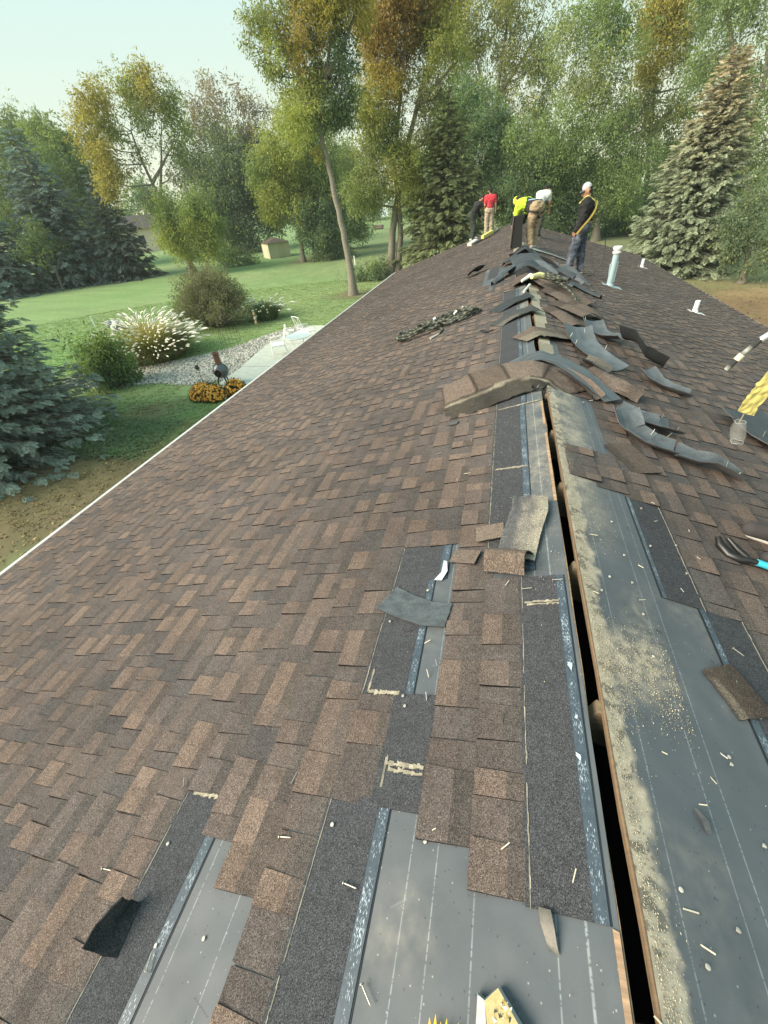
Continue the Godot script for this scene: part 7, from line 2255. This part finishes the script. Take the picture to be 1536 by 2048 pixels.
	# webbing round the thighs and the waist
	if look.has("belt"):
		for e in ["l", "r"]:
			var ax: Vector3 = (P["kn_" + e] - P["hip_" + e]).normalized()
			webbing_ring(o, P["hip_" + e].lerp(P["kn_" + e], 0.2), ax, bs, 0.134 * s, 0.137 * s, look.belt, 0.045 * s)
		webbing_ring(o, P.pelvis.lerp(P.waist, 0.75), (P.waist - P.pelvis).normalized(), bs, 0.192 * s, 0.178 * s, look.belt, 0.05 * s)
	for q in look.get("straps", []):
		b = MB.new()
		var pts := []
		for p in q[0]: pts.append(feet + bs * p)
		tape(b, pts, q[1] * s, P.waist.lerp(P.chest, 0.5), q[2])
		obj("harness_strap", b, M.cloth, o)
	return o


func webbing_ring(o: Node3D, at: Vector3, axis: Vector3, bs: Basis, rx: float, rz: float, col: Color, width: float) -> void:
	var x := (bs.x - axis * bs.x.dot(axis)).normalized()
	var z := axis.cross(x)
	var rows := []
	for k in 25:
		var a := TAU * k / 24.0
		var p := at + x * cos(a) * rx + z * sin(a) * rz
		rows.append([p - axis * width * 0.5, p, p + axis * width * 0.5])
	var b := MB.new()
	b.sheet(rows, 0.005, func(_f, _g): return col, col)
	obj("harness_strap", b, M.cloth, o)


func standing() -> Dictionary:
	return {
		"pelvis": Vector3(0, 0.93, 0), "waist": Vector3(0, 1.08, 0.005), "chest": Vector3(0, 1.27, 0.0), "neck": Vector3(0, 1.46, 0.0), "head": Vector3(0, 1.62, -0.02), "face": Vector3(0, -0.1, -1),
		"hip_l": Vector3(-0.09, 0.92, 0), "hip_r": Vector3(0.09, 0.92, 0), "kn_l": Vector3(-0.11, 0.50, -0.03), "kn_r": Vector3(0.11, 0.50, -0.03), "an_l": Vector3(-0.11, 0.085, 0.02), "an_r": Vector3(0.11, 0.085, 0.02),
		"toe_l": Vector3(-0.13, 0.03, -0.16), "toe_r": Vector3(0.13, 0.03, -0.16),
		"sh_l": Vector3(-0.175, 1.405, 0.01), "sh_r": Vector3(0.175, 1.405, 0.01), "el_l": Vector3(-0.235, 1.13, 0.03), "el_r": Vector3(0.235, 1.13, 0.03), "wr_l": Vector3(-0.23, 0.88, -0.06), "wr_r": Vector3(0.23, 0.88, -0.06)}


func bending(deep: float) -> Dictionary:
	# bent forward at the hips, arms reaching down
	var d := standing()
	var turn := Basis(Vector3.RIGHT, -deep)
	var hub := Vector3(0, 0.86, 0.10)
	for k in ["pelvis", "waist", "chest", "neck", "head", "hip_l", "hip_r", "sh_l", "sh_r"]:
		var share := 0.35 if k in ["hip_l", "hip_r"] else 1.0
		d[k] = hub + Basis(Vector3.RIGHT, -deep * share) * (d[k] - Vector3(0, 0.86, 0))
	d.face = Basis(Vector3.RIGHT, -minf(deep, 1.1)) * Vector3(0, 0, -1)
	for e in [["l", -1], ["r", 1]]:
		var sh: Vector3 = d["sh_" + e[0]]
		d["el_" + e[0]] = sh + Vector3(e[1] * 0.04, -0.25, -0.06)
		d["wr_" + e[0]] = sh + Vector3(e[1] * 0.02, -0.46, -0.16)
		d["kn_" + e[0]] = Vector3(e[1] * 0.13, 0.49, -0.04)
	return d


func ground_feet(d: Dictionary, feet: Vector3, yaw: float, size: float, side: int) -> Dictionary:
	# sets each foot on the slope under it
	var bs := Basis(Vector3.UP, yaw)
	for e in ["l", "r"]:
		var w: Vector3 = feet + bs * d["an_" + e] * size
		var t: Vector3 = feet + bs * d["toe_" + e] * size
		var dy := (RIDGE - absf(w.x) * PITCH + 0.02 - feet.y) / size
		var ty := (RIDGE - absf(t.x) * PITCH + 0.02 - feet.y) / size
		d["an_" + e].y += dy
		d["toe_" + e].y += ty
		d["kn_" + e].y += dy * 0.55
	return d


func people() -> void:
	var yel := Color(0.62, 0.52, 0.12)
	# the standing worker
	var size := 0.935
	var feet := R(1, 11.72, 1.29, 0.012)
	var yaw := 1.34
	var d := standing()
	d.an_l = Vector3(-0.13, 0.085, -0.15); d.toe_l = Vector3(-0.16, 0.03, -0.34); d.kn_l = Vector3(-0.12, 0.50, -0.12)
	d.an_r = Vector3(0.12, 0.085, 0.10); d.toe_r = Vector3(0.17, 0.03, -0.07); d.kn_r = Vector3(0.11, 0.50, 0.03)
	d.el_l = Vector3(-0.25, 1.13, -0.01); d.wr_l = Vector3(-0.21, 0.89, -0.12)
	d.head = Vector3(0, 1.60, -0.05); d.face = Vector3(-0.38, -0.24, -1)
	d = ground_feet(d, feet, yaw, size, 1)
	person("standing worker in a white cap, black sweatshirt, jeans and yellow harness", feet, yaw, size, d, {
		"shirt": grey(0.014), "pants": Color(0.055, 0.066, 0.088), "fade": Color(0.17, 0.19, 0.22), "shoe": Color(0.22, 0.15, 0.10), "sole": Color(0.55, 0.5, 0.44), "cap": Color(0.46, 0.46, 0.48), "brim": Color(0.06, 0.06, 0.07), "belt": grey(0.035),
		"straps": [
			[[Vector3(-0.115, 1.40, -0.165), Vector3(-0.12, 1.538, -0.01), Vector3(-0.08, 1.43, 0.162), Vector3(-0.02, 1.30, 0.205), Vector3(0.02, 1.22, 0.208)], 0.05, yel],
			[[Vector3(0.115, 1.40, -0.165), Vector3(0.12, 1.538, -0.01), Vector3(0.08, 1.43, 0.162), Vector3(0.02, 1.30, 0.205), Vector3(-0.04, 1.20, 0.205)], 0.05, yel],
			[[Vector3(0.0, 1.42, 0.205), Vector3(-0.16, 1.27, 0.215), Vector3(-0.30, 1.08, 0.12), Vector3(-0.335, 0.95, 0.01), Vector3(-0.31, 0.82, -0.09)], 0.042, Color(0.60, 0.44, 0.09)],
			[[Vector3(0.02, 1.24, 0.208), Vector3(0.08, 1.10, 0.203), Vector3(0.10, 0.98, 0.203)], 0.05, yel],
			[[Vector3(0.16, 1.02, -0.03), Vector3(0.15, 1.02, 0.14), Vector3(0, 1.02, 0.198), Vector3(-0.15, 1.02, 0.14), Vector3(-0.165, 1.02, -0.02)], 0.04, Color(0.5, 0.48, 0.36)],
			[[Vector3(0.0, 1.31, 0.212), Vector3(0.0, 1.25, 0.216), Vector3(0.0, 1.20, 0.212)], 0.09, Color(0.20, 0.18, 0.12)]]})
	# bending over the ridge: khaki trousers, hi-vis shirt
	size = 1.0
	feet = R(1, 14.3, 0.30, 0.02)
	yaw = 0.78
	d = bending(1.28)
	d.an_l = Vector3(-0.14, 0.085, 0.10); d.toe_l = Vector3(-0.16, 0.03, -0.08); d.kn_l = Vector3(-0.14, 0.48, 0.0)
	d.an_r = Vector3(0.16, 0.085, -0.06); d.toe_r = Vector3(0.2, 0.03, -0.25)
	d = ground_feet(d, feet, yaw, size, 1)
	person("bending worker in a yellow cap, yellow and black shirt and khaki trousers", feet, yaw, size, d, {
		"shirt": grey(0.018), "upper": Color(0.50, 0.72, 0.05), "pants": Color(0.33, 0.245, 0.15), "belt": grey(0.03), "shoe": Color(0.55, 0.52, 0.45), "cap": Color(0.68, 0.72, 0.05), "brim": Color(0.6, 0.62, 0.08),
		"straps": [
			[[Vector3(-0.13, 0.86, -0.02) , Vector3(-0.15, 0.72, 0.05), Vector3(-0.09, 0.66, 0.13), Vector3(0.0, 0.72, 0.13)], 0.045, grey(0.03)],
			[[Vector3(0.13, 0.86, -0.02), Vector3(0.15, 0.72, 0.05), Vector3(0.09, 0.66, 0.13), Vector3(0.0, 0.72, 0.13)], 0.045, grey(0.03)],
			[[Vector3(-0.07, 1.10, 0.05), Vector3(-0.09, 1.09, -0.15), Vector3(-0.10, 1.05, -0.40)], 0.035, Color(0.25, 0.36, 0.48)]]})
	# white shirt, bending on the far side
	size = 1.0
	feet = R(1, 18.6, 0.62, 0.02)
	d = ground_feet(bending(0.95), feet, -0.5, size, 1)
	person("worker bending in a white shirt and dark trousers behind the khaki trousers", feet, -0.5, size, d, {
		"shirt": Color(0.62, 0.62, 0.60), "pants": Color(0.05, 0.055, 0.05), "shoe": grey(0.05), "hair": grey(0.015), "short": true,
		"straps": [[[Vector3(-0.02, 0.98, 0.06), Vector3(-0.02, 1.14, -0.13), Vector3(-0.06, 1.26, -0.32)], 0.04, Color(0.6, 0.56, 0.3)]]})
	# red shirt at the roof edge
	feet = R(-1, 23.3, 1.28, 0.02)
	size = 0.97
	d = standing()
	d.wr_r = Vector3(0.27, 0.9, 0.05); d.el_r = Vector3(0.25, 1.13, 0.05); d.wr_l = Vector3(-0.2, 0.98, -0.18)
	d = ground_feet(d, feet, 0.25, size, -1)
	person("worker standing at the far roof edge in a red T-shirt and khaki trousers", feet, 0.25, size, d, {
		"shirt": Color(0.62, 0.045, 0.06), "pants": Color(0.38, 0.31, 0.22), "shoe": Color(0.6, 0.58, 0.54), "hair": grey(0.015), "short": true,
		"straps": [[[Vector3(-0.1, 1.48, 0.03), Vector3(-0.03, 1.36, 0.15), Vector3(0.03, 1.22, 0.165), Vector3(0.1, 1.0, 0.14)], 0.035, Color(0.10, 0.06, 0.06)], [[Vector3(0.1, 1.48, 0.03), Vector3(0.03, 1.36, 0.15), Vector3(-0.03, 1.22, 0.165), Vector3(-0.1, 1.0, 0.14)], 0.035, Color(0.10, 0.06, 0.06)]]})
	# black shirt leaning beside him
	feet = R(-1, 23.6, 2.05, 0.02)
	size = 1.05
	d = bending(0.62)
	d.wr_r = d.sh_r + Vector3(0.02, 0.05, -0.42); d.el_r = d.sh_r + Vector3(0.06, -0.08, -0.22)
	d = ground_feet(d, feet, -1.25, size, -1)
	person("worker in black leaning right with an arm raised at the far roof edge", feet, -1.25, size, d, {
		"shirt": grey(0.02), "pants": Color(0.035, 0.04, 0.035), "shoe": Color(0.6, 0.6, 0.57), "hair": grey(0.02),
		"straps": [[[Vector3(-0.15, 1.32, -0.25), Vector3(-0.155, 1.1, -0.02), Vector3(-0.15, 0.9, 0.08)], 0.04, Color(0.55, 0.5, 0.28)]]})
	# the worker whose shoe shows at the right edge
	feet = R(1, 2.05, 1.31, 0.012)
	size = 1.0
	d = standing()
	d = ground_feet(d, feet, 1.5, size, 1)
	person("person at the right edge of whom a dark sneaker with white sole shows", feet, 1.5, size, d, {
		"shirt": Color(0.09, 0.10, 0.13), "pants": Color(0.05, 0.06, 0.08), "shoe": Color(0.045, 0.04, 0.042), "sole": Color(0.70, 0.68, 0.62), "cap": Color(0.3, 0.3, 0.3), "brim": Color(0.2, 0.2, 0.2)})
